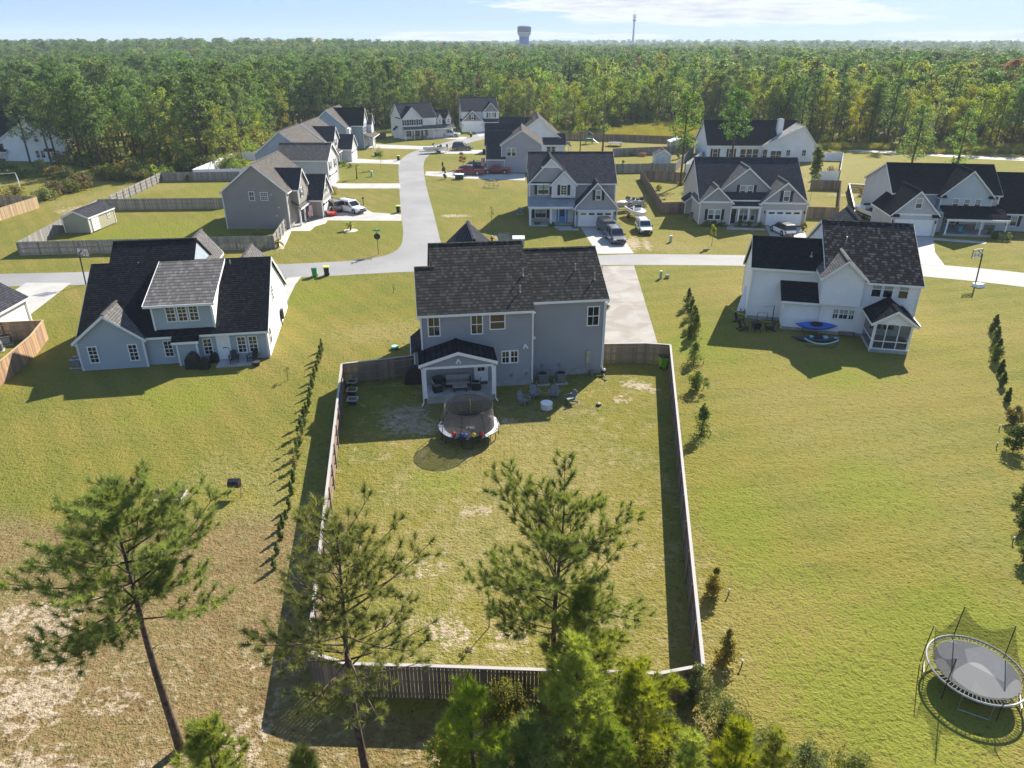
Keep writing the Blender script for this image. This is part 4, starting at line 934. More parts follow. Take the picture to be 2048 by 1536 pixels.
def house_grey_side():
    h = House('grey_sided_house', 'grey house whose plain end wall rises behind the two red pickup trucks', (-2.17, 151.54), 0, SH_MID, SD_PALE)
    hl = siding('lavender_grey_siding', (.37, .365, .40)); h.wallm = hl
    h.gable(0, 8.3, 0, 13, 0, 5.6, 8.3, axis='v', ridge=4.2, roof=SH_TAN)
    h.gable(-3.4, 4.0, 6.5, 13.5, 0, 5.2, 8.6, roof=SH_MID, endtrim=(1, 0))
    h.gable(-3.3, 2.0, 2.6, 6.8, 3, 5.3, 7.6, roof=SH_MID, endtrim=(1, 0), corner=False)
    h.gable(-2.9, .6, -.2, 5.2, 0, 2.9, 5.4, roof=SH_MID, endtrim=(1, 0))
    for p in (1.55, 2.5): h.win('f', p, 3.3, .78, 1.5, 0, 0, 1, blind=.5)
    h.win('f', 5.7, .3, .8, 1.6, 0, 1, 1, blind=0)
    h.done()
    h = House('white_gabled_house', 'white house with tall light grey gable roof behind the grey house with pickups', (0, 176), 0, SH_TAN, SD_WHITE)
    h.gable(.2, 11.6, 0, 15, 0, 3.9, 8.4, axis='v', ridge=6.2, roof=SH_TAN, oh=.5)
    h.gable(-3.0, 5.0, 6, 14, 0, 4.6, 7.6, roof=SH_MID, endtrim=(1, 0))
    h.gable(7.4, 12.4, -1.8, 4.0, 0, 2.8, 4.8, roof=SH_MID, endtrim=(0, 1))
    h.roofquad([(14.0, -1.4, 2.4), (14.0, 4.6, 2.4), (12.2, 4.6, 3.0), (12.2, -1.4, 3.0)], .12, SH_TAN)
    for v in (-1.2, 4.4): h.post(13.8, v, 0, 2.4, .16)
    for p in (8.6, 9.7): h.win('f', p, .9, .9, 1.3, -1.8, 0, 1, blind=0)
    h.vent(9.2, 4.0, 6.4, 1.0)
    h.done()
house_grey_side()
def house_long():
    h = House('white_farmhouse', 'long white farmhouse with navy black roof and white chimney before the woods', (44.45, 167.2), -1.5, SH_BLUE, SD_WHITE)
    h.gable(-.4, 20.4, 0, 12.6, 0, 3.55, 8.1)
    h.gable(11.8, 23.6, -.6, 10.0, 0, 3.5, 7.6, axis='v', endtrim=(1, 1), ridge=20.2, roof=shingle('pale_grey_shingles', (.33, .32, .30), .2))
    h.box('chimney', WHITE, 15.4, 16.6, 2.6, 3.8, 4.5, 8.6); h.box('chimney', FOUND, 15.5, 16.5, 2.7, 3.7, 8.6, 8.75)
    for p in (1.4, 5.0): h.win('f', p, .9, 1.0, 1.7, 0, 0, 1, True, blind=0)
    for p in (7.6, 9.0, 10.4, 12.2): h.win('f', p, .3, 1.2, 2.3, -.01 if p < 11.8 else -.6, 0, 1, blind=0)
    for p in (14.2, 15.4): h.win('f', p, .3, 1.1, 2.0, -.6, 0, 1, blind=0)
    for p in (17.5, 21.0): h.win('f', p, 1.3, .8, 1.2, -.6, 1, 1, blind=0)
    h.done()
    h = House('white_house', 'white gabled house half hidden by tall pines at the left edge', at(28, 322), -6, SH_BLUE, SD_WHITE)
    h.gable(-1.5, 12.0, 0, 10, 0, 5.0, 9.0, axis='v', ridge=5.6, roof=SH_BLUE)
    h.gable(4.2, 13.5, -.4, 8, 0, 4.6, 7.9, axis='v', roof=SH_TAN)
    h.gable(-7, 0, 3, 11, 0, 4.6, 8.0, roof=SH_BLUE)
    h.gable(-5.5, -1, -.4, 3.0, 0, 2.2, 3.4, corner=False, open_=True); h.post(-5.2, -.2, 0, 2.2); h.post(-1.6, -.2, 0, 2.2)
    for p in (6.6, 7.9): h.win('f', p, .9, .8, 1.5, -.4, 1, 1, blind=0)
    h.win('f', 7.2, 4.3, .9, 1.3, -.4, 0, 1, blind=.5); h.roofquad([(8.6, -1.2, 2.3), (11.0, -1.2, 2.3), (11.0, -.4, 2.9), (8.6, -.4, 2.9)], .1)
    h.win('r', 2.5, 3.4, .8, 1.4, 13.5, 0, 1, blind=0); h.win('r', 5.0, .9, .8, 1.4, 13.5, 0, 1, blind=0)
    h.done()
    h = House('blue_grey_house', 'dark roofed blue grey house at the extreme left behind the white gabled house', at(-34, 306), -6, SH_BLUE, SD_SLATE)
    h.gable(-4, 12, 0, 10, 0, 5.4, 9.2, roof=SH_BLUE); h.gable(0, 6, -2, 5, 0, 5.2, 8.6, axis='v', roof=SH_TAN, endtrim=(1, 0)); h.gable(8.5, 13, 2, 8, 0, 5.2, 8.6, axis='v', roof=SH_MID, wall=SD_WHITE)
    h.win('f', 3, 3.8, .9, 1.3, -2, 0, 1); h.win('f', 9.5, 3.8, .9, 1.3, 0, 0, 1)
    h.done()
    # partial white house at the left edge
    h = House('white_house', 'white single storey house cut off by the left edge beside a new fence', at(62, 646), 12, SH_MID, SD_WHITE)
    h.gable(-9.5, .0, -12, .2, 0, 2.65, 5.6, axis='v', endtrim=(1, 1), roof=SH_MID)
    h.r.rotation_euler = (0, 0, R(1))
    h.spout([(.3, .1, 2.5), (.07, .05, 2.2), (.07, .05, .1)])
    h.done()
house_long()
# ================================================================ fences
W_OLD = wood('weathered_brown_fence_boards', (.255, .182, .130), .45)
W_GREY = wood('weathered_grey_fence_boards', (.27, .25, .225), .9)
W_NEW = wood('new_orange_fence_boards', (.42, .25, .125), .15)
W_TAN = wood('light_tan_fence_boards', (.48, .33, .17), .15)
W_BROWN = wood('brown_fence_boards', (.25, .18, .13), .45)
W_DARK = wood('dark_fence_boards', (.07, .065, .055), .5)
W_CAP = wood('sunlit_cap_rail', (.42, .39, .36), .9)  # sun on top of the cap rail put into its colour
VINYL = plain('white_vinyl', (.78, .79, .82), .4, .4, var=.03)
def fence(name, label, segs, h, mat, railm=None, capm=None, board=.14, gap=.012, side=1, post=2.44, vinyl=False, postside=None, thick=.02):
    """segs: list of polylines of ground points in metres"""
    p0 = segs[0][0]; r = empty(name, (p0[0], p0[1], 0), 0, label, 'fence'); railm = railm or mat
    for line in segs:
        for a, b in zip(line[:-1], line[1:]):
            a = Vector((a[0]-p0[0], a[1]-p0[1], 0)); b = Vector((b[0]-p0[0], b[1]-p0[1], 0))
            L = (b-a).length; d = (b-a)/L; n = Vector((-d.y, d.x, 0))*side
            bd = M(); k = max(1, int(L/(board+gap)))
            st = L/k
            for i in range(k):
                hh = h+(0 if capm or vinyl else random.uniform(-.012, .012)); q = a+d*(i*st+.5*gap); e = a+d*((i+1)*st-.5*gap); o0 = n*.045; o1 = n*(.045+thick)
                if vinyl: o0, o1 = -n*.015, n*.015
                z0 = .04 if vinyl else -.03
                bd.hexa([q+o0+Vector((0,0,z0)), e+o0+Vector((0,0,z0)), e+o1+Vector((0,0,z0)), q+o1+Vector((0,0,z0)), q+o0+Vector((0,0,hh)), e+o0+Vector((0,0,hh)), e+o1+Vector((0,0,hh)), q+o1+Vector((0,0,hh))])
            bd.build('panel', mat, r)
            rl = M()
            for z in ((.25, h*.52, h-.25) if not vinyl else (.1, h-.06)):
                w_ = .04 if not vinyl else .055
                rl.bar(a+Vector((0,0,z)), b+Vector((0,0,z)), w_*2 if not vinyl else w_, .09)
            rl.build('rail', railm, r)
            if capm:
                c = M(); c.bar(a+n*.03+Vector((0,0,h+.02)), b+n*.03+Vector((0,0,h+.02)), .15, .04); c.build('cap_rail', capm, r)
            np_ = max(1, round(L/post))
            for i in range(np_+1):
                q = a+d*(L*i/np_); m = M(); s_ = .05 if not vinyl else .065; o = -n*.05 if not vinyl else n*0
                hp = h-.03 if not vinyl else h+.08
                m.box(q.x+o.x-s_, q.x+o.x+s_, q.y+o.y-s_, q.y+o.y+s_, 0, hp)
                if vinyl: m.box(q.x-.09, q.x+.09, q.y-.09, q.y+.09, hp, hp+.05)
                m.build('post', railm, r)
    return r
def P(*l, z=0.0): return [tuple(at(px, py, z)[:2]) for px, py in l]
FH = 1.8
fence('wooden_fence', 'weathered wooden privacy fence with sun-bright cap rail enclosing the middle back yard',
      [P((1207, 688), (1292, 687), (1340, 690), (1405, 1330), (1320, 1346), (1085, 1339), (850, 1331), (693, 1327), (617, 1303), (684, 728), (758, 720), (830, 711), z=FH)], FH, W_OLD, capm=W_CAP, gap=.013, side=1)
fence('wooden_fence', 'long grey weathered fence around the corner yard with the tan shed', [P((572, 462), (549.4, 497.6), (41, 511), (200, 420), (449, 417))], 1.75, W_GREY, side=-1, gap=.02)
fence('wooden_fence', 'grey fence with open rails behind the corner yard, below the white fence', [P((219, 391), (321, 345), (478, 343), z=1.7)], 1.7, W_GREY, side=1)
fence('vinyl_fence', 'white vinyl fence beside the woods behind the pale grey house', [P((489, 337), (384, 339), (468, 305), (512, 304), z=1.8)], 1.8, VINYL, vinyl=True, board=.3, gap=.0, post=2.4)
fence('wooden_fence', 'bright new tan board fence corner at the upper left edge', [P((-60, 461), (79, 415.5), (-60, 409))], 1.8, W_TAN, side=-1)
fence('wooden_fence', 'new reddish wooden fence with pale cap around the air conditioners at the left edge', [P((-90, 779), (0, 722), (60, 672), (85, 641), (0, 645), (-60, 649), z=1.75)], 1.75, W_NEW, capm=W_TAN, side=-1)
fence('wooden_fence', 'brown fence with gate between the grey house with blue door and the beige house', [P((1391, 426), (1322.5, 428), (1281, 358), (1398, 367))], 1.8, W_BROWN, side=-1)
fence('wooden_fence', 'grey fence around the white garden shed behind the blue door house', [P((1220, 346), (1350, 344), (1387, 306), (1225, 313))], 1.8, W_GREY, side=-1)
fence('wooden_fence', 'long reddish brown fence in front of the tall grass field', [P((1100, 279), (1250, 283), (1387, 288.5), (1405, 283), (1386, 300))], 1.8, W_BROWN, side=1)
fence('vinyl_fence', 'white vinyl fence left of the long white farmhouse', [P((1400, 346), (1369, 346), (1416, 309))], 1.8, VINYL, vinyl=True, board=.3, gap=.0)
fence('vinyl_fence', 'white vinyl fence enclosure right of the beige house', [P((1622, 361), (1677, 361), (1684, 322), (1640, 321))], 1.8, VINYL, vinyl=True, board=.3, gap=.0)
fence('wooden_fence', 'dark brown fence with gate right of the beige house', [P((1608, 436), (1674, 438), (1679, 381), (1620, 379))], 1.75, W_BROWN, side=-1)
fence('picket_fence', 'dark picket fence with white cap rail beside the boat trailer at the right', [P((1781, 417), (1709, 414.5), (1698, 367.5), (1790, 372), z=1.3)], 1.3, W_DARK, capm=VINYL, gap=.07, board=.09, side=-1)
fence('wooden_fence', 'tan fence end behind the grey house at the right edge', [P((2040, 448), (2100, 452))], 1.8, W_TAN, side=-1)
fence('wooden_fence', 'dark fence between the slate blue house and the white porch house', [P((738, 279), (772, 277)), ], 1.6, W_DARK)
fence('wooden_fence', 'dark fence beside the garage of the white porch house', [P((868, 264), (888, 262)), ], 1.6, W_DARK)
# ================================================================ vehicles
CARGLASS = glass('car_glass', (.01, .012, .014))
def paint(name, col, metal=.0):
    if name in MATS: return MATS[name]
    t = NT(name); n = t.noise(t.coord(), 1.2, 3); x = t.pr(t.mix(n, tuple(k*.93 for k in col), tuple(min(1, k*1.05) for k in col)), .28, .5, metal)
    x.inputs['Coat Weight'].default_value = .6; x.inputs['Coat Roughness'].default_value = .08; MATS[name] = t.m; return t.m
RED_L = plain('tail_light_red', (.35, .015, .012), .25, .5); CLR = plain('head_light_clear', (.75, .76, .78), .15, .6)
def ring8(x, hw, z0, z1, ch=.14):
    return [(x, -hw+ch*.5, z0), (x, hw-ch*.5, z0), (x, hw, z0+ch), (x, hw, z1-ch), (x, hw-ch, z1), (x, -hw+ch, z1), (x, -hw, z1-ch), (x, -hw, z0+ch)]
def vehicle(kind, mat, label, pos, heading, L=4.7, Wd=1.9, H=1.75, group=None, roofm=None, cat=None, name=None, rack=False, bedm=None):
    """heading: degrees, the way the nose points; 0 = +X"""
    name = name or {'suv': 'parked_suv', 'pickup': 'pickup_truck', 'van': 'parked_van'}[kind]
    r = empty(name, (pos[0], pos[1], .02), R(heading), label, cat or {'suv': 'car', 'pickup': 'truck', 'van': 'van'}[kind], group)
    hw = Wd/2; l = L/2; b = M(); zb = .30; belt = H*.57 if kind != 'pickup' else H*.56; hood = belt-.07
    if kind == 'suv':
        b.loft([ring8(-l, hw*.84, zb+.15, belt-.12), ring8(-l+.12, hw*.97, zb, belt), ring8(-.1*L, hw, zb-.05, belt), ring8(.18*L, hw, zb-.05, belt), ring8(.24*L, hw*.99, zb-.05, hood), ring8(l-.35, hw*.95, zb, hood-.10), ring8(l-.08, hw*.88, zb+.08, hood-.22), ring8(l, hw*.78, zb+.15, hood-.32)])
        c = [(-l+.10, belt-.03), (-l+.32, H-.08), (-l+.75, H), (.06*L, H), (.24*L, belt-.03)]
    elif kind == 'van':
        b.loft([ring8(-l, hw*.86, zb+.1, belt), ring8(-l+.1, hw*.98, zb, belt+.02), ring8(.25*L, hw, zb, belt), ring8(l-.3, hw*.92, zb, hood-.08), ring8(l, hw*.8, zb+.1, hood-.3)])
        c = [(-l+.06, belt-.02), (-l+.2, H-.06), (-l+.6, H), (.14*L, H), (.34*L, belt-.04)]
    else:
        zb += .12
        b.loft([ring8(-l, hw*.95, zb+.1, belt-.05), ring8(-l+.1, hw*.99, zb, belt), ring8(-.05*L, hw, zb, belt), ring8(.16*L, hw, zb, belt), ring8(.22*L, hw, zb, hood+.03), ring8(l-.25, hw*.97, zb, hood-.03), ring8(l-.06, hw*.93, zb+.05, hood-.12), ring8(l, hw*.86, zb+.1, hood-.25)])
        c = [(-.14*L, belt-.03), (-.10*L, H-.05), (-.05*L, H), (.12*L, H), (.22*L, belt-.03)]
    tb = .80 if kind != 'van' else .88
    # cabin: lower ring wide, roof narrower
    (x0, z0), (x1, z1), (x2, z2), (x3, z3), (x4, z4) = c
    def cr(x, z): 
        k = max(0, min(1, (z-belt)/(H-belt))); w_ = hw*(.965-(.965-tb)*k); return [(x, -w_, z), (x, w_, z)]
    cab = M(); wl = hw*.955; wt = hw*tb
    low = [(x0, -wl, belt-.04), (x4, -wl, belt-.04), (x4, wl, belt-.04), (x0, wl, belt-.04)]
    mid = [(x1, -wt*1.02, H-.07), (x3+.10, -wt*1.02, H-.07), (x3+.10, wt*1.02, H-.07), (x1, wt*1.02, H-.07)]
    top = [(x1+.10, -wt*.94, H), (x3, -wt*.94, H), (x3, wt*.94, H), (x1+.10, wt*.94, H)]
    cab.loft([low, mid, top]); 
    b.v += []; o = b.build('body', mat, r, smooth=False)
    bev = o.modifiers.new('bevel', 'BEVEL'); bev.width = .035; bev.segments = 2; bev.limit_method = 'ANGLE'; bev.angle_limit = R(25)
    co = cab.build('cabin', roofm or mat, r); bv = co.modifiers.new('bevel', 'BEVEL'); bv.width = .05; bv.segments = 2; bv.limit_method = 'ANGLE'; bv.angle_limit = R(20)
    # glass
    def quadon(A, B, C, D, off, s0=.06, s1=.94, t0=.12, t1=.9):
        A, B, C, D = map(Vector, (A, B, C, D))
        def q(s_, t_): return (A*(1-s_)+B*s_)*(1-t_)+(D*(1-s_)+C*s_)*t_
        n = (B-A).cross(D-A).normalized()*off; return [q(s0,t0)+n, q(s1,t0)+n, q(s1,t1)+n, q(s0,t1)+n]
    def glasspart(nm, quads):
        g = M()
        for q in quads: g.face(q)
        g.build(nm, CARGLASS, r, fix=False)
    lo, mi = [Vector(p) for p in low], [Vector(p) for p in mid]
    glasspart('windscreen', [quadon(lo[1], lo[2], mi[2], mi[1], .018)])
    glasspart('rear_window', [quadon(lo[3], lo[0], mi[0], mi[3], .018)])
    spl = (.05, .33, .36, .64, .67, .93) if kind != 'pickup' else (.06, .46, .50, .92)
    for (A, B, C, D) in ((lo[0], lo[1], mi[1], mi[0]), (lo[2], lo[3], mi[3], mi[2])):
        glasspart('side_window', [quadon(A, B, C, D, .018, spl[i], spl[i+1]) for i in range(0, len(spl), 2)])
    wr = .37 if kind == 'suv' else (.34 if kind == 'van' else .42)
    for wx in (-L*.30, L*.31):
        for sg in (-1, 1):
            m = M(); y0, y1 = sg*(hw-.22), sg*(hw+.015); n = 18
            rings = [[(wx+rr*math.cos(2*math.pi*j/n), y, wr+rr*math.sin(2*math.pi*j/n)) for j in range(n)] for rr, y in ((wr*.9, y0), (wr, y0+sg*.04), (wr, y1-sg*.04), (wr*.92, y1))]
            m.loft(rings); t_ = m.build('wheel', RUBBER, r)
            k = M(); k.loft([[(wx+rr*math.cos(2*math.pi*j/n), y, wr+rr*math.sin(2*math.pi*j/n)) for j in range(n)] for rr, y in ((wr*.64, y1-sg*.01), (wr*.6, y1+sg*.012))])
            k.build('rim', STEEL, t_)
            a = M(); a.loft([[(wx+rr*math.cos(math.pi*j/12), y, wr+rr*math.sin(math.pi*j/12)) for j in range(13)] for rr, y in ((wr+.07, sg*(hw-.05)), (wr+.07, sg*(hw+.008)))]); a.build('wheel_arch', BLACK, r)
    hz = hood-.28
    for sg in (-1, 1):
        m = M(); m.box(l-.14, l-.02, min(sg*hw*.52, sg*hw*.9), max(sg*hw*.52, sg*hw*.9), hz-.02, hz+.13); m.build('headlight', CLR, r)
        m = M(); m.box(-l-.0, -l+.10, min(sg*hw*.78, sg*hw*.97), max(sg*hw*.78, sg*hw*.97), belt-.38, belt-.10); m.build('tail_light', RED_L, r)
        m = M(); m.box(x4-.28, x4-.12, min(sg*hw*.97, sg*(hw+.17)), max(sg*hw*.97, sg*(hw+.17)), belt-.02, belt+.14); m.build('wing_mirror', BLACK, r)
    m = M(); m.box(l-.06, l+.03, -hw*.46, hw*.46, hz-.10, hz+.10); m.build('grille', BLACK, r)
    m = M(); m.box(l-.10, l+.05, -hw*.86, hw*.86, zb+.02, zb+.22); m.build('bumper', DKGREY if kind != 'pickup' else STEEL, r); m = M(); m.box(-l-.06, -l+.06, -hw*.88, hw*.88, zb+.06, zb+.24); m.build('bumper', DKGREY if kind != 'pickup' else STEEL, r)
    m = M(); m.box(-l-.012, -l+.02, -.2, .2, belt-.34, belt-.2); m.build('number_plate', CLR, r)
    if kind == 'pickup':
        m = M(); m.box(-l+.14, -.16*L, -hw*.82, hw*.82, belt-.02, belt+.004); m.build('truck_bed', bedm or BLACK, r)
        for sg in (-1, 1):
            m = M(); m.box(-l+.02, -.15*L, min(sg*hw*.84, sg*hw*.96), max(sg*hw*.84, sg*hw*.96), belt-.02, belt+.05); m.build('bed_rail', mat, r)
    if rack:
        for sg in (-1, 1):
            m = M(); m.bar((x1+.3, sg*hw*.66, H+.06), (x3-.1, sg*hw*.66, H+.06), .05, .05); m.bar((x1+.4, sg*hw*.66, H-.02), (x1+.4, sg*hw*.66, H+.06), .05, .05); m.bar((x3-.2, sg*hw*.66, H-.02), (x3-.2, sg*hw*.66, H+.06), .05, .05); m.build('roof_rail', DKGREY, r)
    return r
PW = paint('white_car_paint', (.80, .80, .79)); PT = paint('tan_car_paint', (.30, .265, .215), .3); PB = paint('black_car_paint', (.02, .021, .023)); PR = paint('dark_red_paint', (.30, .012, .02)); PS = paint('silver_car_paint', (.52, .51, .49), .35); PG = paint('graphite_car_paint', (.085, .085, .09), .3)
vehicle('suv', PW, 'white SUV facing the side street on the tan house driveway', at(703, 424), -38, 5.3, 2.0, 1.9, rack=True)
vehicle('suv', PT, 'tan SUV parked nose to the garage beside the white SUV', at(661, 421), 138, 5.2, 1.95, 1.85, rack=True)
vehicle('suv', paint('grey_car_paint', (.20, .205, .215), .3), 'grey SUV with dark nose parked in front on the blue door house driveway', at(1230, 482), -82, 4.8, 1.95, 1.85, rack=True)
vehicle('van', PG, 'dark minivan parked behind the grey SUV by the white garage', at(1214, 464), -80, 4.9, 1.95, 1.75)
vehicle('suv', PW, 'pale silver SUV standing on the grass beside the boats', at(1287, 463), -88, 4.5, 1.85, 1.7, rack=True)
vehicle('suv', PW, 'white crossover car with black roof on the beige house driveway', at(1564, 467), 100, 4.6, 1.88, 1.62, roofm=PB)
vehicle('pickup', PR, 'dark red crew cab pickup truck nearest the side street', at(940, 349), 170, 5.8, 2.0, 1.9)
vehicle('pickup', PR, 'red pickup truck with grey bed cover against the grey end wall', at(993, 347), 178, 5.8, 2.0, 1.85, bedm=STEEL)
vehicle('suv', PB, 'black SUV half hidden behind the two red pickups', at(942, 341), 174, 5.0, 1.95, 1.8)
vehicle('suv', PG, 'dark grey four wheel drive across the short grey driveway', at(925, 300), -8, 5.0, 1.95, 1.85, rack=True)
vehicle('pickup', PW, 'white pickup truck on the driveway of the white porch house', at(900, 273.5), -6, 5.9, 2.0, 1.95)
vehicle('suv', PW, 'white car parked before the garage of the far white house', at(972, 258), -75, 4.8, 1.9, 1.75)
vehicle('suv', PB, 'black car beside the white pickup truck', at(866, 272.5), 10, 4.4, 1.85, 1.5)
# ---- boats
HULLW = paint('white_gelcoat', (.74, .74, .72))
def boat(label, short, pos, heading, L=5.5, Wd=2.2, hull=HULLW, tower=False, cover=None, group=None):
    r = empty('boat', (pos[0], pos[1], 0), R(heading), label, 'boat', group); z = .55; hw = Wd/2; b = M(); rings = []
    for t, k, kl in ((-.5, .88, 0), (-.3, .97, 0), (0, 1.0, 0), (.25, .88, .05), (.4, .55, .16), (.48, .2, .34), (.5, .04, .5)):
        x = t*L; hz = z+.95+.12*max(0, t); w_ = hw*k
        rings.append([(x, -w_, hz), (x, -w_*.86, z+.38+kl*.4), (x, 0, z+kl), (x, w_*.86, z+.38+kl*.4), (x, w_, hz), (x, w_*.8, hz-.02), (x, 0, hz-(.5 if t < .2 else .04)), (x, -w_*.8, hz-.02)])
    b.loft(rings); b.build('hull', hull, r)
    m = M(); m.box(-.02*L, .06*L, -.55, .55, z+.85, z+1.35); m.build('console', hull, r)
    m = M(); m.hexa([(.06*L, -.5, z+1.3), (.10*L, -.5, z+1.3), (.10*L, .5, z+1.3), (.06*L, .5, z+1.3), (.03*L, -.45, z+1.7), (.05*L, -.45, z+1.7), (.05*L, .45, z+1.7), (.03*L, .45, z+1.7)]); m.build('windscreen', CARGLASS, r)
    m = M(); m.box(-.5*L-.35, -.5*L, -.2, .2, z+.55, z+1.35); m.box(-.5*L-.25, -.5*L-.1, -.09, .09, z-.1, z+.56); m.build('outboard_motor', BLACK, r)
    for y in (-.45, .45):
        m = M(); m.box(-.25*L, -.12*L, y-.25, y+.25, z+.7, z+1.05); m.box(-.28*L, -.25*L, y-.25, y+.25, z+.7, z+1.35); m.build('boat_seat', plain('navy_vinyl', (.05, .07, .12), .5), r)
    if tower:
        m = M(); m.tube([(-.05*L, -hw*.9, z+.95), (-.1*L, -hw*.8, z+2.1), (-.1*L, hw*.8, z+2.1), (-.05*L, hw*.9, z+.95)], .03, 6); m.tube([(-.1*L, -hw*.8, z+2.1), (.1*L, -hw*.75, z+2.15), (.1*L, hw*.75, z+2.15), (-.1*L, hw*.8, z+2.1)], .03, 6); m.build('canopy_frame', STEEL, r)
    t = empty('boat_trailer', (pos[0], pos[1], 0), R(heading), 'galvanised trailer under the '+short, 'trailer')
    for y in (-.7, .7): m = M(); m.bar((-.5*L, y, .5), (.35*L, y, .5), .08, .12); m.bar((.35*L, y, .5), (.62*L, 0, .5), .08, .1); m.build('trailer_rail', STEEL, t)
    for y in (-.95, .95):
        m = M(); n = 14; m.loft([[(-.15*L+.3*math.cos(2*math.pi*j/n), q, .3+.3*math.sin(2*math.pi*j/n)) for j in range(n)] for q in (y-.1, y+.1)]); m.build('trailer_wheel', RUBBER, t)
    m = M(); m.bar((-.15*L, -.95, .33), (-.15*L, .95, .33), .07, .07); m.build('axle', STEEL, t)
    m = M(); m.bar((.62*L, 0, .5), (.68*L, 0, .5), .1, .1); m.bar((.6*L, 0, 0), (.6*L, 0, .6), .05, .05); m.build('hitch', DKGREY, t)
boat('white boat with canopy frame on the grass behind the pale silver SUV', 'boat with canopy frame', at(1272, 438), -78, 5.6, 2.2, tower=True)
boat('grey covered boat furthest back beside the blue door house', 'grey covered boat', at(1257, 421), -150, 4.8, 2.0, hull=paint('grey_boat_cover', (.36, .38, .41)))
boat('white boat seen from its stern beside the dark picket fence', 'boat by the dark picket fence', at(1731, 436), 95, 5.8, 2.3)
boat('white fishing boat beside the curve of the side street', 'white fishing boat at the side street', at(870, 306), 200, 5.8, 2.2, tower=False)
# ================================================================ garden things
def tramp_main():
    c = at(938, 850, .8); r = empty('trampoline', (c.x, c.y, 0), 0, 'round trampoline inside a tall dark safety net, behind the blue grey house porch', 'trampoline'); R0 = 1.95
    cs = lambda a, rr, z: (rr*math.cos(a), rr*math.sin(a), z)
    ring = lambda rr, z, n=48: [cs(2*math.pi*i/n, rr, z) for i in range(n)]
    m = M(); m.cyl((0, 0), R0-.2, .78, .80, 48); m.build('jumping_mat', plain('dark_mat', (.062, .058, .056), .8, .1), r)
    m = M(); m.tube(ring(R0+.05, .78), .035, 6, closed=True); m.build('frame', BLACK, r)
    pad = M(); n = 48
    for i in range(n):
        a, b = 2*math.pi*i/n, 2*math.pi*(i+1)/n; deg = math.degrees(a) % 360
        if 60 < deg < 160: continue
        pad.cur = 0 if (175 < deg < 238 or deg > 300 or deg < 40) else 1
        dz = .12*math.sin(i*1.3) if (deg > 300 or deg < 40) else 0
        pad.hexa([cs(a, R0-.22, .81), cs(b, R0-.22, .81), cs(b, R0+.12, .80-dz*.3), cs(a, R0+.12, .80-dz*.3), cs(a, R0-.22, .83), cs(b, R0-.22, .83), cs(b, R0+.12, .82-dz*.3), cs(a, R0+.12, .82-dz*.3)])
    pad.build('edge_pad', [plain('white_pad', (.55, .55, .56), .6, var=.25, scale=2.2), plain('black_pad', (.03, .03, .032), .6)], r)
    for i in range(6):
        a = 2*math.pi*(i+.5)/6; m = M(); m.tube([cs(a-.18, R0, .76), cs(a-.16, R0, .05), cs(a+.16, R0, .05), cs(a+.18, R0, .76)], .025, 6); m.build('leg', BLACK, r)
    for i in range(8):
        a = 2*math.pi*(i+.5)/8+.2; m = M(); m.tube([cs(a, R0+.12, .3), cs(a, R0+.12, 1.0), cs(a, R0+.0, 1.8), cs(a, R0-.30, 2.35)], .022, 6); m.build('net_pole', BLACK, r)
    m = M(); m.tube(ring(R0-.30, 2.35), .022, 6, closed=True); m.build('top_ring', BLACK, r)
    nt = M(); A = ring(R0-.2, .82); B = ring(R0-.30, 2.34)
    for i in range(48): nt.face([A[i], A[(i+1) % 48], B[(i+1) % 48], B[i]])
    nt.build('safety_net', net('safety_net_mesh', (.18, .165, .155), .30), r, fix=False)
    # emblem on the mat: a slanted stroke and a ring-shaped letter
    e = M(); z0 = .803; ex, ey = .12, -.35
    e.hexa([(ex-.36, ey-.12, z0), (ex-.26, ey-.12, z0), (ex-.08, ey+.16, z0), (ex-.2, ey+.16, z0), (ex-.36, ey-.12, z0+.004), (ex-.26, ey-.12, z0+.004), (ex-.08, ey+.16, z0+.004), (ex-.2, ey+.16, z0+.004)])
    for i in range(20):
        a, b = .5+5.4*i/20, .5+5.4*(i+1)/20; f = lambda t, rr: (ex+.12+rr*1.25*math.cos(t), ey+.0+rr*math.sin(t), z0)
        e.slab([(*f(a, .16)[:2], z0+.004), (*f(b, .16)[:2], z0+.004), (*f(b, .09)[:2], z0+.004), (*f(a, .09)[:2], z0+.004)], .004)
    e.box(ex-.02, ex+.28, ey-.02, ey+.03, z0, z0+.0045); e.build('emblem', WHITE, r)
    m = M(); m.bar((.05, R0-.3, .9), (.0, R0-.33, 1.95), .16, .03); m.build('net_door_strap', plain('yellow_strap', (.45, .34, .10), .6), r)
    for k, (dx, dy, col, lb, rr) in enumerate(((-.93, -1.55, (.62, .05, .02), 'orange red ball left of the blue balls on the trampoline', .17), (-.42, -1.72, (.03, .06, .28), 'dark blue ball on the trampoline, left one of the pair', .17), (-.14, -1.74, (.08, .14, .38), 'lighter blue ball on the trampoline, right one of the pair', .16), (.42, -1.70, (.62, .42, .05), 'yellow ball on the trampoline edge', .17), (.66, -1.66, (.02, .20, .10), 'green ball between the yellow and red balls', .12), (.90, -1.52, (.50, .03, .02), 'red ball at the right end of the row on the trampoline', .17))):
        m = M(); m.ball((0, 0, 0), rr, 14, 9); o = m.build('ball', plain('ball_%s' % lb.split()[0]+str(k), col, .35, .4), smooth=True); o.location = (c.x+dx, c.y+dy, .81+rr); tag(o, lb, 'ball', 'play balls on the trampoline')
tramp_main()
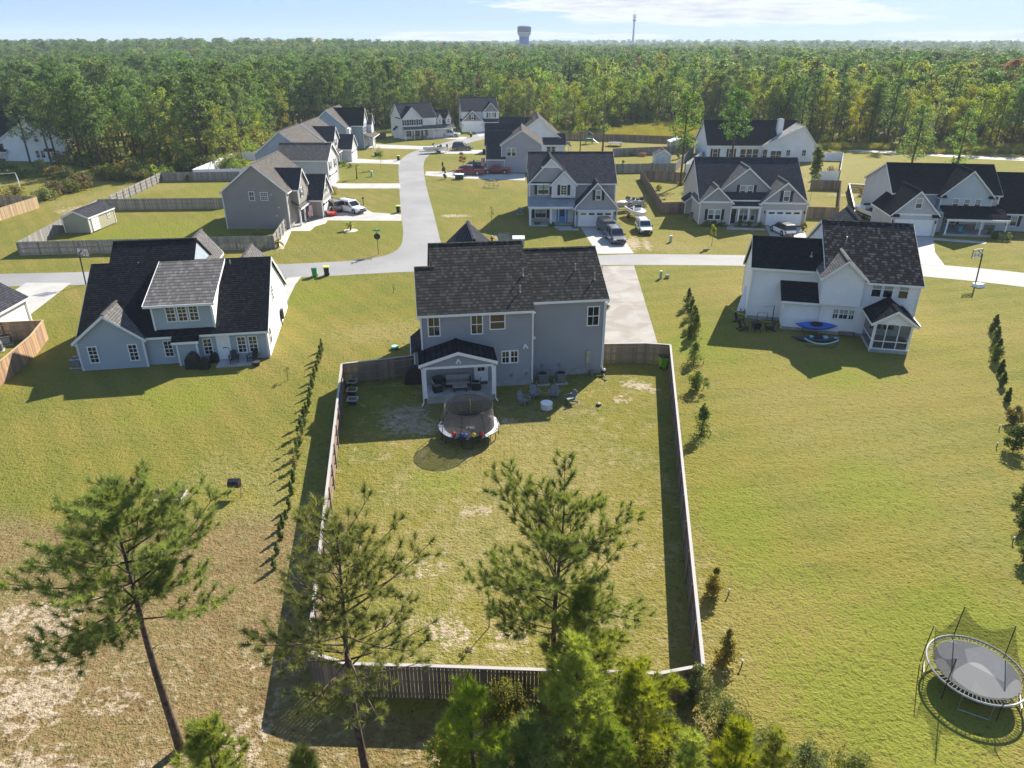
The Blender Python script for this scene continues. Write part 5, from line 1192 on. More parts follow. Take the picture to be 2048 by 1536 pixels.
def tramp_right():
    c = at(1953, 1338, .85); r = empty('trampoline', (c.x, c.y, 0), 0, 'round trampoline with sagging torn net in the lower right corner', 'trampoline'); R0 = 1.85
    cs = lambda a, rr, z: (rr*math.cos(a), rr*math.sin(a), z); ring = lambda rr, z, n=48: [cs(2*math.pi*i/n, rr, z) for i in range(n)]
    t = NT('grey_patched_mat'); co = t.coord(); vo = t.n('TexVoronoi'); vo.inputs['Scale'].default_value = .6; t.l(co, vo.inputs[0]); sx = t.n('SeparateXYZ'); t.l(vo.outputs['Color'], sx.inputs[0])
    t.pr(t.mix(t.ramp(sx.outputs[0], .3, .9), (.10, .105, .11), (.22, .225, .23)), .7, .2)
    m = M(); m.cyl((0, 0), R0-.28, .84, .86, 48); m.build('jumping_mat', t.m, r)
    m = M(); m.tube(ring(R0, .85), .045, 8, closed=True); m.build('frame', STEEL, r)
    sp = M()
    for i in range(72): a = 2*math.pi*i/72; sp.bar(cs(a, R0-.28, .85), cs(a, R0-.03, .85), .018, .018)
    o = sp.build('springs', DKGREY, r)
    for i in range(4):
        a = 2*math.pi*(i+.5)/4+.3; m = M(); m.tube([cs(a-.3, R0, .82), cs(a-.3, R0, .04), cs(a+.3, R0, .04), cs(a+.3, R0, .82)], .022, 6); m.build('leg', STEEL, r)
    tops = []
    for i in range(6):
        a = 2*math.pi*i/6+.45; h = [2.45, 2.5, 2.2, 2.35, 1.3, 1.5][i]; rr = R0+.08; tops.append((a, h))
        m = M(); m.tube([cs(a, rr, .1), cs(a, rr, 1.0), cs(a+(.1 if i > 3 else 0), rr+(.1 if i > 3 else -.05), h)], .02, 6); m.build('net_pole', BLACK, r)
    nt = M()
    for i in range(6):
        a0, h0 = tops[i]; a1, h1 = tops[(i+1) % 6]; a1 = a1 if a1 > a0 else a1+2*math.pi
        if i in (3, 4): h0, h1 = min(h0, 1.35), min(h1, 1.25)
        prev = None
        for k in range(9):
            q = k/8; a = a0+(a1-a0)*q; sag = .75*4*q*(1-q)*(1 if i not in (3, 4) else .35); top = max(.95, h0*(1-q)+h1*q-sag); rr = R0-.02-.35*4*q*(1-q)*.5
            cur = (cs(a, R0-.22, .87), cs(a, rr, top))
            if prev: nt.face([prev[0], cur[0], cur[1], prev[1]])
            prev = cur
    nt.build('safety_net', net('torn_net_mesh', (.04, .04, .04), .55), r, fix=False)
tramp_right()
ADG = plain('grey_recycled_plastic', (.19, .20, .215), .6, .3, var=.1); ADB = plain('black_recycled_plastic', (.022, .022, .025), .55, .3)
def adirondack(mat, label, pos, face, group, z=0):
    r = empty('lawn_chair', (pos[0], pos[1], z), R(face), label, 'chair', group)   # faces +X before rotation
    m = M()
    for i in range(5): y0 = -.27+i*.11; m.hexa([(-.28, y0, .24), (.30, y0, .36), (.30, y0+.10, .36), (-.28, y0+.10, .24), (-.28, y0, .265), (.30, y0, .385), (.30, y0+.10, .385), (-.28, y0+.10, .265)])
    m.build('seat', mat, r)
    m = M()
    for i in range(5): y0 = -.27+i*.11; tp = .95-.04*abs(i-2); m.hexa([(-.24, y0, .26), (-.21, y0, .26), (-.21, y0+.10, .26), (-.24, y0+.10, .26), (-.50, y0, tp), (-.47, y0, tp), (-.47, y0+.10, tp), (-.50, y0+.10, tp)])
    m.build('backrest', mat, r)
    for sg in (-1, 1):
        m = M(); m.box(-.40, .38, min(sg*.30, sg*.43), max(sg*.30, sg*.43), .53, .56); m.build('armrest', mat, r)
        m = M(); m.box(.26, .35, min(sg*.31, sg*.35), max(sg*.31, sg*.35), 0, .53); m.build('leg', mat, r); m = M(); m.bar((.30, sg*.29, .33), (-.55, sg*.29, .04), .03, .11); m.build('leg', mat, r)
    return r
G4 = 'grey chairs around the white fire pit'
for p, a, lb in (((1048, 808), -35, 'grey lawn chair left of the white fire pit, turned to the right'), ((1071, 796), -62, 'grey lawn chair second from the left behind the fire pit'), ((1107, 796), -105, 'grey lawn chair second from the right behind the fire pit'), ((1140, 805), -150, 'grey lawn chair at the right end, half in the sun')):
    adirondack(ADG, lb, at(*p), a, G4)
def fire_pit():
    p = at(1093, 818); r = empty('fire_pit', p, 0, 'round white fire pit in front of the four grey chairs', 'fire pit'); m = M(); m.cyl((0, 0), .44, .06, .48, 24, .42); m.build('bowl', plain('pale_stone', (.58, .58, .58), .7), r); m = M(); m.cyl((0, 0), .45, .48, .54, 24); m.build('rim', WHITE, r)
    for i in range(3): a = 2.1*i; m = M(); m.box(.3*math.cos(a)-.04, .3*math.cos(a)+.04, .3*math.sin(a)-.04, .3*math.sin(a)+.04, 0, .06); m.build('foot', BLACK, r)
fire_pit()
def ac(label, p, s=.8, h=.78, rz=0, z=0):
    r = empty('air_conditioner', (p[0], p[1], 0), R(rz), label, 'air conditioner', 'air conditioner units beside houses'); q = s/2
    m = M(); m.box(-q-.1, q+.1, -q-.1, q+.1, -.05, .07); m.build('base_slab', CONC, r)
    m = M(); m.box(-q, q, -q, q, .07, h)
    o = m.build('cabinet', plain('grey_louvre', (.16, .165, .17), .5, .4, .3), r); b = o.modifiers.new('bevel', 'BEVEL'); b.width = .1; b.segments = 3
    lv = M()
    for i in range(14):
        z0 = .14+i*(h-.24)/14
        lv.box(-q+.08, q-.08, -q-.012, -q, z0, z0+.02); lv.box(-q+.08, q-.08, q, q+.012, z0, z0+.02); lv.box(-q-.012, -q, -q+.08, q-.08, z0, z0+.02); lv.box(q, q+.012, -q+.08, q-.08, z0, z0+.02)
    lv.build('louvre', STEEL, r); m = M(); m.cyl((0, 0), q*.82, h, h+.03, 20); m.build('fan_grille', BLACK, r)
    for sx in (-1, 1): m = M(); m.box(-q, q, sx*q*.9-.05, sx*q*.9+.05, h-.005, h+.02); m.build('top_trim', STEEL, r)
ac('grey air conditioner nearer the hose reel behind the blue grey house', at(1085, 766), .8, .85, 8); ac('grey air conditioner nearer the electric meter behind the blue grey house', at(1121, 764), .8, .8, 8)
ac('air conditioner at the left corner of the light blue house', at(157, 733), .8, .75, 8); ac('larger grey air conditioner in the corner of the new fence', at(14, 688), .85, .8, 30); ac('air conditioner at the very left edge in front of the other', at(-4, 702), .85, .8, 30); ac('air conditioner at the left wall of the beige house', at(1385, 436), .8, .8, -3); ac('dark equipment unit at the left wall of the blue door house', at(1041, 428), .9, .9, 0)
def simple(name, label, cat, pos, parts, rz=0, group=None, z=0):
    r = empty(name, (pos[0], pos[1], z), R(rz), label, cat, group)
    for pn, mat, fn in parts:
        m = M(); fn(m); m.build(pn, mat, r)
    return r
# patio set on the covered porch (house frame turned 8 degrees)
hx = lambda u, v: (7.3+u*math.cos(R(8))-v*math.sin(R(8)), 52.9+u*math.sin(R(8))+v*math.cos(R(8)))
CUSH = plain('light_grey_cushion', (.36, .35, .34), .9, .1)
simple('patio_sofa', 'sofa with light grey cushions on the covered porch', 'sofa', hx(-11.85, -1.95), [('frame', BLACK, lambda m: (m.box(-.95, .95, -.38, .38, .1, .32), m.box(-1.0, -.93, -.4, .4, .05, .6), m.box(.93, 1.0, -.4, .4, .05, .6))), ('seat_cushion', CUSH, lambda m: (m.box(-.92, -.01, -.38, .25, .32, .46), m.box(.01, .92, -.38, .25, .32, .46))), ('back_cushion', CUSH, lambda m: (m.box(-.92, -.01, .22, .38, .46, .86), m.box(.01, .92, .22, .38, .46, .86)))], 8, z=.57)
simple('coffee_table', 'low dark coffee table with pale top before the porch sofa', 'table', hx(-11.75, -2.85), [('table_top', CUSH, lambda m: m.box(-.55, .55, -.28, .28, .38, .43)), ('leg', BLACK, lambda m: m.box(-.52, -.44, -.26, .26, 0, .38)), ('leg', BLACK, lambda m: m.box(.44, .52, -.26, .26, 0, .38))], 8, z=.57)
for u, a, lb in ((-13.45, 12, 'cushioned armchair at the left of the porch coffee table'), (-10.5, 170, 'cushioned armchair at the right of the porch coffee table')):
    simple('patio_chair', lb, 'chair', hx(u, -2.7), [('frame', BLACK, lambda m: (m.box(-.33, .33, -.36, -.31, .05, .58), m.box(-.33, .33, .31, .36, .05, .58), m.box(-.35, -.30, -.33, .33, .05, .8))), ('seat_cushion', CUSH, lambda m: m.box(-.28, .34, -.30, .30, .28, .42)), ('back_cushion', CUSH, lambda m: m.hexa([(-.30, -.3, .42), (-.18, -.3, .42), (-.18, .3, .42), (-.30, .3, .42), (-.40, -.3, .88), (-.30, -.3, .88), (-.30, .3, .88), (-.40, .3, .88)]))], a+8, 'armchairs on the covered porch', z=.57)
simple('grill', 'round black griddle on legs in the left corner of the porch', 'grill', hx(-13.4, -1.95), [('body', BLACK, lambda m: m.cyl((0, 0), .42, .55, .8, 16)), ('lid', DKGREY, lambda m: m.cyl((0, 0), .40, .8, .86, 16, .3)), ('stand', BLACK, lambda m: (m.box(-.3, .3, -.3, .3, .0, .55)))], z=.57)
simple('door_mat', 'dark mat in front of the white porch door', 'mat', hx(-9.95, -1.75), [('mat', DKGREY, lambda m: m.box(-.4, .4, -.22, .22, 0, .02))], 8, z=.572)
simple('covered_grill', 'tall grill under a black cover left of the porch', 'covered grill', at(829, 765), [('cover', BLACK, lambda m: m.loft([[(-.75, -.4, 0), (.75, -.4, 0), (.75, .4, 0), (-.75, .4, 0)], [(-.7, -.36, .7), (.7, -.36, .7), (.7, .36, .7), (-.7, .36, .7)], [(-.35, -.28, 1.35), (.4, -.28, 1.35), (.4, .28, 1.35), (-.35, .28, 1.35)], [(-.1, -.1, 1.55), (.15, -.1, 1.55), (.15, .1, 1.55), (-.1, .1, 1.55)]]))], 5)
simple('hose_reel', 'black garden hose coiled on its reel at the foundation', 'hose', at(1041, 763), [('hose', BLACK, lambda m: [m.tube([((.28-.03*k)*math.cos(2*math.pi*i/20), .03*k-.12, .36+(.28-.03*k)*math.sin(2*math.pi*i/20)) for i in range(20)], .028, 5, closed=True) for k in range(4)]), ('stand', DKGREY, lambda m: m.box(-.04, .04, -.12, .1, 0, .36))], 8)
simple('bucket', 'pale bucket by the foundation beneath the electric meter', 'bucket', at(1182, 749), [('tub', STEEL, lambda m: m.cyl((0, 0), .16, 0, .36, 14, .19)), ('handle', DKGREY, lambda m: m.tube([(.19*math.cos(math.pi*i/8), 0, .36+.12*math.sin(math.pi*i/8)) for i in range(9)], .01, 4))])
simple('string_trimmer', 'dark garden tool lying at the right corner of the blue grey house', 'garden tool', at(1206, 752), [('motor', BLACK, lambda m: m.ball((0.02, .15, .28), .2, 10, 7)), ('shaft', DKGREY, lambda m: m.tube([(0, .1, .3), (.12, -.95, .05)], .05, 6)), ('housing', WHITE, lambda m: m.ball((.1, .3, .42), .13, 10, 7))])
simple('yard_speaker', 'small black dome with a pale top lying on the fenced lawn', 'yard light', at(1197, 811), [('dome', BLACK, lambda m: m.cyl((0, 0), .2, 0, .16, 14, .16)), ('cap', STEEL, lambda m: m.cyl((.03, .03), .13, .16, .2, 14, .09))])
SOIL = plain('potting_soil', (.05, .038, .028), .95, .05, var=.4, scale=8)
def planter(label, p, s):
    r = empty('planter', p, 0, label, 'planter', 'square planters beside the left fence'); m = M(); m.loft([[(-s*.3, -s*.3, 0), (s*.3, -s*.3, 0), (s*.3, s*.3, 0), (-s*.3, s*.3, 0)], [(-s*.5, -s*.5, .42), (s*.5, -s*.5, .42), (s*.5, s*.5, .42), (-s*.5, s*.5, .42)]]); m.build('pot', DKGREY, r)
    k = M(); q = s*.5
    for a in ((-q, q, -q-.03, -q+.06), (-q, q, q-.06, q+.03), (-q-.03, -q+.05, -q, q), (q-.05, q+.03, -q, q)): k.box(a[0], a[1], a[2], a[3], .40, .45)
    k.build('rim', plain('pale_pot_rim', (.42, .40, .36), .6), r); m = M(); m.box(-q+.06, q-.06, -q+.06, q-.06, .36, .41); m.build('soil', SOIL, r)
planter('empty grey square planter nearest the camera by the left fence', at(706, 808), .72); planter('grey square planter with yellow green plants by the left fence', at(705, 789), .72); planter('dark planter with white rim furthest back by the left fence', at(705, 772), .7)
# bins
def bin_(body, lid, label, p, rz, open_=False):
    r = empty('wheelie_bin', (p[0], p[1], .0), R(rz), label, 'bin', 'wheeled bins')
    m = M(); m.loft([[(-.24, -.26, .06), (.24, -.26, .06), (.24, .26, .06), (-.24, .26, .06)], [(-.30, -.34, 1.0), (.30, -.34, 1.0), (.30, .34, 1.0), (-.30, .34, 1.0)]]); m.build('tub', body, r)
    m = M(); m.loft([[(-.33, -.38, 1.0), (.33, -.38, 1.0), (.33, .38, 1.0), (-.33, .38, 1.0)], [(-.30, -.33, 1.10), (.30, -.33, 1.10), (.30, .34, 1.12), (-.30, .34, 1.12)]]); m.build('lid', lid, r)
    for sg in (-1, 1):
        m = M(); n = 12; m.loft([[(q, .28+.12*math.cos(2*math.pi*j/n), .12+.12*math.sin(2*math.pi*j/n)) for j in range(n)] for q in (sg*.24, sg*.30)]); m.build('wheel', RUBBER, r)
    m = M(); m.tube([(-.25, .36, .98), (-.25, .44, .98), (.25, .44, .98), (.25, .36, .98)], .02, 5); m.build('handle', body, r)
BG = plain('green_bin_plastic', (.06, .32, .06), .45, .4); BGL = plain('grey_bin_lid', (.18, .24, .22), .5); BLK = plain('black_bin_plastic', (.02, .021, .022), .5, .35); LIME = plain('lime_bin_lid', (.48, .68, .10), .5); LIMEB = plain('lime_bin_plastic', (.22, .50, .03), .45)
bin_(BG, BGL, 'green wheeled bin with grey lid at the street edge', at(630, 553), 10); bin_(BLK, LIME, 'black wheeled bin with lime lid next to the green bin at the street', at(654, 551), 12)
bin_(LIMEB, BLK, 'lime green bin leaning in the corner of the fenced yard', at(1325, 735), 190)
bin_(BLK, LIME, 'black bin with pale lid where the tan house driveway meets the side street', at(797, 425), 0); bin_(BLK, LIME, 'black bin with pale lid on the lawn before the blue gabled house driveway', at(797, 321), 0); bin_(BLK, LIME, 'black bin by the driveway with the white pickup truck', at(942, 274), 0); bin_(BLK, BLK, 'black bin beside the grey house corner near the dark four wheel drive', at(968, 308), 0)
# utility boxes, hydrant, sign
simple('utility_box', 'beige utility box with pale lid on the lawn beyond the blue grey house roof', 'utility box', at(1037, 491), [('cabinet', plain('sage_cabinet', (.36, .37, .33), .5), lambda m: m.box(-.75, .75, -.7, .7, 0, .95)), ('lid', plain('pale_lid', (.66, .66, .64), .5), lambda m: m.slab([(-.8, -.74, 1.1), (.8, -.74, 1.1), (.8, .74, 1.16), (-.8, .74, 1.16)], .16)), ('door_seam', DKGREY, lambda m: m.box(-.01, .01, -.715, -.70, .1, .9))])
simple('fire_hydrant', 'red fire hydrant on the lawn beyond the blue grey house', 'hydrant', at(984, 483), [('barrel', plain('hydrant_red', (.50, .03, .02), .45), lambda m: (m.cyl((0, 0), .13, 0, .65, 12), m.cyl((0, 0), .18, .0, .06, 12), m.cyl((0, 0), .17, .5, .56, 12))), ('bonnet', plain('hydrant_pale', (.62, .35, .30), .45), lambda m: m.ball((0, 0, .66), .15, 12, 8)), ('nozzle', plain('hydrant_red', (.5, .03, .02)), lambda m: m.bar((-.26, 0, .42), (.26, 0, .42), .12, .12))])
def sign():
    p = at(757, 509); r = empty('stop_sign', p, R(4), 'stop sign seen from its dark back with green street name blades on top', 'street sign')
    m = M(); m.box(-.035, .035, -.035, .035, 0, 2.95); m.build('post', DKGREY, r)
    m = M(); n = 8; Q = [(.42*math.cos(math.pi/8+2*math.pi*i/n), .42*math.sin(math.pi/8+2*math.pi*i/n)) for i in range(n)]
    m.loft([[(a, q, 2.3+b) for a, b in Q] for q in (.04, .06)]); m.build('sign_plate', BLACK, r); m = M(); m.loft([[(a*.97, q, 2.3+b*.97) for a, b in Q] for q in (.061, .064)]); m.build('sign_face', plain('stop_red', (.5, .02, .02), .4), r)
    gm = plain('street_name_green', (.03, .30, .20), .4)
    m = M(); m.box(-.45, .45, -.01, .01, 2.98, 3.16); m.build('name_blade', gm, r); m = M(); m.box(-.01, .01, -.40, .40, 3.18, 3.36); m.build('name_blade', gm, r)
sign()
simple('utility_pedestal', 'pale green utility pedestal on the lawn right of the long driveway', 'utility pedestal', at(1321, 557), [('housing', plain('pale_green_plastic', (.34, .46, .34), .5), lambda m: m.box(-.13, .13, -.13, .13, 0, .8)), ('cap', plain('pale_green_plastic', (.34, .46, .34)), lambda m: m.box(-.16, .16, -.16, .16, .8, .9))])
simple('utility_pedestal', 'low grey utility box right of the pale green pedestal', 'utility pedestal', at(1334, 556), [('housing', STEEL, lambda m: m.box(-.22, .22, -.18, .18, 0, .32)), ('cap', DKGREY, lambda m: m.box(-.24, .24, -.2, .2, .32, .38))])
simple('utility_pedestal', 'green utility pedestal on the lawn before the beige house', 'utility pedestal', at(1341, 484), [('housing', plain('pale_green_plastic', (.34, .46, .34)), lambda m: m.box(-.15, .15, -.15, .15, 0, .8)), ('cap', plain('pale_lid', (.66, .66, .64)), lambda m: m.box(-.17, .17, -.17, .17, .8, .9))])
simple('utility_pedestal', 'green utility pedestal near the small palm on the pale grey house lawn', 'utility pedestal', at(744, 353), [('housing', plain('pale_green_plastic', (.34, .46, .34)), lambda m: m.box(-.2, .2, -.2, .2, 0, 1.0)), ('cap', WHITE, lambda m: m.box(-.22, .22, -.22, .22, 1.0, 1.1))])
for p, lb in (((757, 312), 'dark green utility cabinet on the lawn of the slate blue house'), ((919, 358), 'dark utility box with white lid in front of the red pickup trucks')):
    simple('utility_box', lb, 'utility box', at(*p), [('cabinet', plain('dark_green_cabinet', (.05, .07, .05), .5), lambda m: m.box(-.8, .8, -.6, .6, 0, .85)), ('lid', plain('dark_lid', (.1, .11, .1)) if p[0] < 800 else WHITE, lambda m: m.box(-.85, .85, -.65, .65, .85, .98))])
simple('septic_lid', 'round pale green septic cover on the lawn left of the blue grey house', 'septic lid', at(790, 698), [('riser', plain('dark_riser', (.07, .1, .08)), lambda m: m.cyl((0, 0), .32, 0, .22, 18)), ('cover', plain('mint_plastic', (.30, .58, .45), .5), lambda m: m.cyl((0, 0), .36, .22, .30, 18, .30))])
def hoop(label, p, face, base=True, h=3.05):
    r = empty('basketball_hoop', p, R(face), label, 'basketball hoop', 'basketball hoops at the street')
    if base: m = M(); m.loft([[(-.5, -.2, 0), (.5, -.2, 0), (.5, .9, 0), (-.5, .9, 0)], [(-.4, -.1, .3), (.4, -.1, .3), (.4, .75, .38), (-.4, .75, .38)]]); m.build('base', WHITE, r)
    m = M(); m.bar((0, 0, 0), (0, -.2, h+.5), .1, .1); m.bar((0, -.2, h+.2), (0, -.75, h+.15), .08, .08); m.bar((0, -.2, h+.5), (0, -.75, h+.7), .08, .08); m.build('pole', BLACK, r)
    m = M(); m.box(-.7, .7, -.80, -.77, h-.05, h+.85); m.build('backboard', net('clear_acrylic', (.6, .62, .64), .7), r)
    m = M()
    for a in ((-.72, .72, h-.09, h-.04), (-.72, .72, h+.84, h+.89), (-.74, -.69, h-.09, h+.89), (.69, .74, h-.09, h+.89), (-.3, .3, h+.4, h+.43), (-.3, -.27, h+.02, h+.4), (.27, .3, h+.02, h+.4)): m.box(a[0], a[1], -.82, -.76, a[2], a[3])
    m.build('board_frame', DKGREY, r)
    m = M(); m.tube([(.23*math.cos(2*math.pi*i/16), -1.08+.23*math.sin(2*math.pi*i/16), h) for i in range(16)], .015, 5, closed=True); m.build('rim', plain('orange_rim', (.5, .12, .04)), r)
hoop('black basketball hoop at the street behind the left end of the light blue house', at(172, 569), 170, False); hoop('basketball hoop on a white rolling base at the right side of the street', at(1950, 571), 200)
# sheds
def shed(label, p, rz, Wd, D, ze, zr, wall, roof, door='r', name='garden_shed'):
    h = House(name, label, p, rz, roof, wall, cat='shed'); h.gable(0, Wd, 0, D, .12, ze, zr, axis='v', oh=.15, rake=.12); 
    f = M(); 
    for i in range(4): f.box(.1, Wd-.1, D*i/3.2+.05, D*i/3.2+.25, 0, .14)
    f.build('skid', W_OLD, h.r)
    if door == 'r':
        h.door('r', 1.1, .2, .75, 1.7, Wd, WHITE); h.door('r', 1.87, .2, .75, 1.7, Wd, WHITE); h.win('r', D-1.6, 1.25, .5, .7, Wd, 1, 2, blind=0)
    elif door == 'f': h.door('f', Wd/2, .2, 1.1, 1.8, 0, wall)
    h.done()
shed('tan garden shed with white double doors in the fenced corner yard', at(132, 467), -2, 3.7, 6.6, 2.3, 3.15, siding('tan_panel_siding', (.36, .34, .25), vertical=True), SH_MID)
shed('pale blue garden shed with light roof behind the blue door house', at(1309, 331), -4, 3.4, 4.0, 2.2, 3.3, siding('pale_blue_panel', (.52, .57, .64), vertical=True), SH_GREY, 'f')
shed('low white roofed shed by the far brown fence', at(1340, 297), 0, 4.6, 3.6, 1.6, 2.3, siding('taupe_panel', (.33, .32, .31)), plain('white_metal_roof', (.72, .72, .72)), None)
# right hand house: back yard gear
for k, (p, a, lb) in enumerate((((1478, 645), -40, 'black lawn chair furthest left beside the white house'), ((1486, 660), 10, 'black lawn chair in front of the leftmost one'), ((1512, 661), 90, 'black lawn chair seen from behind near the ball goal'), ((1538, 661), 170, 'black lawn chair nearest the blue kayak'))):
    adirondack(ADB, lb, at(*p), a, 'black lawn chairs behind the white house')
def kayak(label, p, rz, L, mat, z, wd=.75, tilt=0, spots=False):
    r = empty('kayak', (p[0], p[1], z), R(rz), label, 'kayak'); r.rotation_euler = (R(tilt), 0, R(rz)); m = M(); rings = []
    for i in range(15):
        t = -1+2*i/14; w_ = wd/2*max(.03, (1-abs(t)**2.3)); hh = .17+.16*abs(t)**3; rings.append([(t*L/2, w_*math.cos(q), hh*.9+(.22 if math.sin(q) > 0 else .30)*math.sin(q)*max(.15, 1-abs(t)**3)) for q in [2*math.pi*j/12 for j in range(12)]])
    m.loft(rings); m.build('hull', mat, r, smooth=True)
    m = M(); m.tube([(.15*L*math.cos(2*math.pi*i/18), .22*math.sin(2*math.pi*i/18), .43) for i in range(18)], .035, 6, closed=True); m.build('cockpit_rim', BLACK, r)
    m = M(); m.slab([(.14*L*math.cos(2*math.pi*i/18), .2*math.sin(2*math.pi*i/18), .42) for i in range(18)], .01); m.build('cockpit', BLACK, r)
    if spots:
        for x in (-.12, .18, .40): m = M(); m.box(x*L, x*L+.35, -.22 if x < .3 else -.1, .22 if x < .3 else .1, .36, .44); m.build('light_blue_panel', plain('light_blue_vinyl', (.22, .45, .62), .5), r)
kayak('bright blue kayak on a stand against the white house wall', at(1628, 668), -10, 3.7, plain('blue_kayak_plastic', (.03, .11, .48), .35, .5), .75, .85, 38)
kayak('dark kayak with light blue pads on the grass below the blue kayak', at(1628, 682), -9, 4.1, plain('dark_kayak_plastic', (.03, .035, .045), .4, .4), .05, .85, 10, True)
simple('kayak_stand', 'dark stand that holds the blue kayak', 'stand', at(1630, 667), [('leg', DKGREY, lambda m: m.tube([(-1.1, .3, 0), (-1.1, .25, .9), (-1.1, -.35, .8)], .03, 5)), ('leg', DKGREY, lambda m: m.tube([(1.1, .3, 0), (1.1, .25, .9), (1.1, -.35, .8)], .03, 5))], -10)
simple('hammock', 'pale blue hammock sling hanging in front of the dark kayak', 'hammock', at(1640, 694), [('sling', plain('pale_blue_cloth', (.42, .66, .78), .7), lambda m: m.tube([(-1.45+2.9*i/16, 0, .75-.45*(1-((i-8)/8)**2)) for i in range(17)], .05, 6)), ('stand', DKGREY, lambda m: (m.tube([(-1.5, 0, .8), (-1.2, 0, .05), (1.2, 0, .05), (1.5, 0, .8)], .03, 6), m.bar((-.8, -.45, .03), (-.8, .45, .03), .05, .05), m.bar((.8, -.45, .03), (.8, .45, .03), .05, .05)))], -10)
simple('bench', 'brown wooden bench against the white house wall', 'bench', at(1692, 672), [('seat', W_BROWN, lambda m: m.box(-.7, .7, -.25, .2, .36, .42)), ('backrest', W_BROWN, lambda m: m.box(-.7, .7, .2, .25, .42, .85)), ('leg', W_BROWN, lambda m: m.box(-.65, -.58, -.22, .22, 0, .36)), ('leg', W_BROWN, lambda m: m.box(.58, .65, -.22, .22, 0, .36))], -13)
simple('ball_goal', 'small ball goal with thin frame and drooping net posts beside the white house', 'goal', at(1522, 640), [('post', BLACK, lambda m: m.tube([(-1.05, .3, 0), (-1.0, .3, 1.6)], .04, 5)), ('post', BLACK, lambda m: m.tube([(1.05, -.1, 0), (1.0, -.1, 1.6)], .04, 5)), ('net_line', DKGREY, lambda m: m.tube([(-1.0+2.0*i/8, .3-.05*i, 1.6-.22*(1-((i-4)/4)**2)) for i in range(9)], .012, 4)), ('frame', DKGREY, lambda m: (m.tube([(-.45, -.6, 0), (-.45, -.6, 1.0), (.45, -.7, 1.0), (.45, -.7, 0)], .02, 5), m.tube([(-.45, .1, 0), (-.45, -.6, 1.0)], .015, 4), m.tube([(.45, .1, 0), (.45, -.7, 1.0)], .015, 4)))], -13)
simple('leaning_board', 'white paddle board leaning against the left wall of the white house', 'board', at(1481, 622), [('board', WHITE, lambda m: m.hexa([(-.35, 0, 0), (.35, 0, 0), (.35, .12, 0), (-.35, .12, 0), (.5, 1.5, 2.2), (1.0, 1.5, 2.2), (1.0, 1.6, 2.2), (.5, 1.6, 2.2)])), ('fin', BLACK, lambda m: m.box(-.03, .03, -.1, .01, .1, .3))], -5)
simple('garden_hose', 'yellow hose running over the lawn by the white house corner', 'hose', at(1474, 620), [('hose', plain('yellow_hose', (.55, .55, .12), .5), lambda m: m.tube([(.0, .8, .04), (-.5, .2, .03), (-.2, -.8, .03), (.6, -1.9, .03), (1.7, -3.2, .03), (2.3, -3.6, .03)], .025, 5)), ('nozzle', BLACK, lambda m: m.bar((2.3, -3.6, .04), (2.45, -3.75, .04), .05, .05))])
simple('fire_bowl', 'dark fire bowl between the black lawn chairs', 'fire pit', at(1509, 652), [('bowl', BLACK, lambda m: m.cyl((0, 0), .3, .15, .38, 16, .42)), ('stand', BLACK, lambda m: m.cyl((0, 0), .3, 0, .15, 10, .15))])
# left-hand house patio
hy = lambda u, v: (-20.8+u*math.cos(R(9.5))-v*math.sin(R(9.5)), 56.04+u*math.sin(R(9.5))+v*math.cos(R(9.5)))
for p, a, lb in ((hy(-2.75, -.75), -70, 'black lawn chair beside the white back door of the light blue house'), (hy(-1.25, -.75), -110, 'black lawn chair at the corner end of the light blue house patio')): adirondack(ADB, lb, p, a, 'black chairs on the light blue house patio', .1)
for p, s, lb in (((388, 735), 1.0, 'tall black covered grill behind the light blue house'), ((410, 737), .7, 'low black covered smoker next to the tall covered grill'), ((430, 724), .6, 'small black covered kettle by the patio edge')):
    simple('covered_grill', lb, 'covered grill', at(*p), [('cover', BLACK, lambda m: m.loft([[(-.55*s*c_+0, -.4*s, z) if k == 0 else ((.55*s*c_, -.4*s, z) if k == 1 else ((.55*s*c_, .4*s, z) if k == 2 else (-.55*s*c_, .4*s, z))) for k in range(4)] for z, c_ in ((0, 1), (.6*s+.2, .95), (1.0*s+.15, .6), (1.15*s+.15, .25))]))], 5)
simple('planter', 'dark planter with dry plants at the corner of the light blue house patio', 'planter', at(514, 731), [('pot', BLACK, lambda m: m.cyl((0, 0), .22, 0, .32, 12, .3)), ('rim', DKGREY, lambda m: m.cyl((0, 0), .32, .32, .36, 12))])
simple('compost_tumbler', 'black compost tumbler on thin legs on the lawn at the left', 'compost tumbler', at(473, 990), [('drum', BLACK, lambda m: m.loft([[(x, .3*math.cos(2*math.pi*j/8), .85+.3*math.sin(2*math.pi*j/8)) for j in range(8)] for x in (-.32, -.01)])), ('drum', BLACK, lambda m: m.loft([[(x, .3*math.cos(2*math.pi*j/8), .85+.3*math.sin(2*math.pi*j/8)) for j in range(8)] for x in (.01, .32)])), ('leg', DKGREY, lambda m: m.tube([(-.38, -.35, 0), (-.38, 0, .86), (-.38, .35, 0)], .016, 5)), ('leg', DKGREY, lambda m: m.tube([(.38, -.35, 0), (.38, 0, .86), (.38, .35, 0)], .016, 5))], 2)
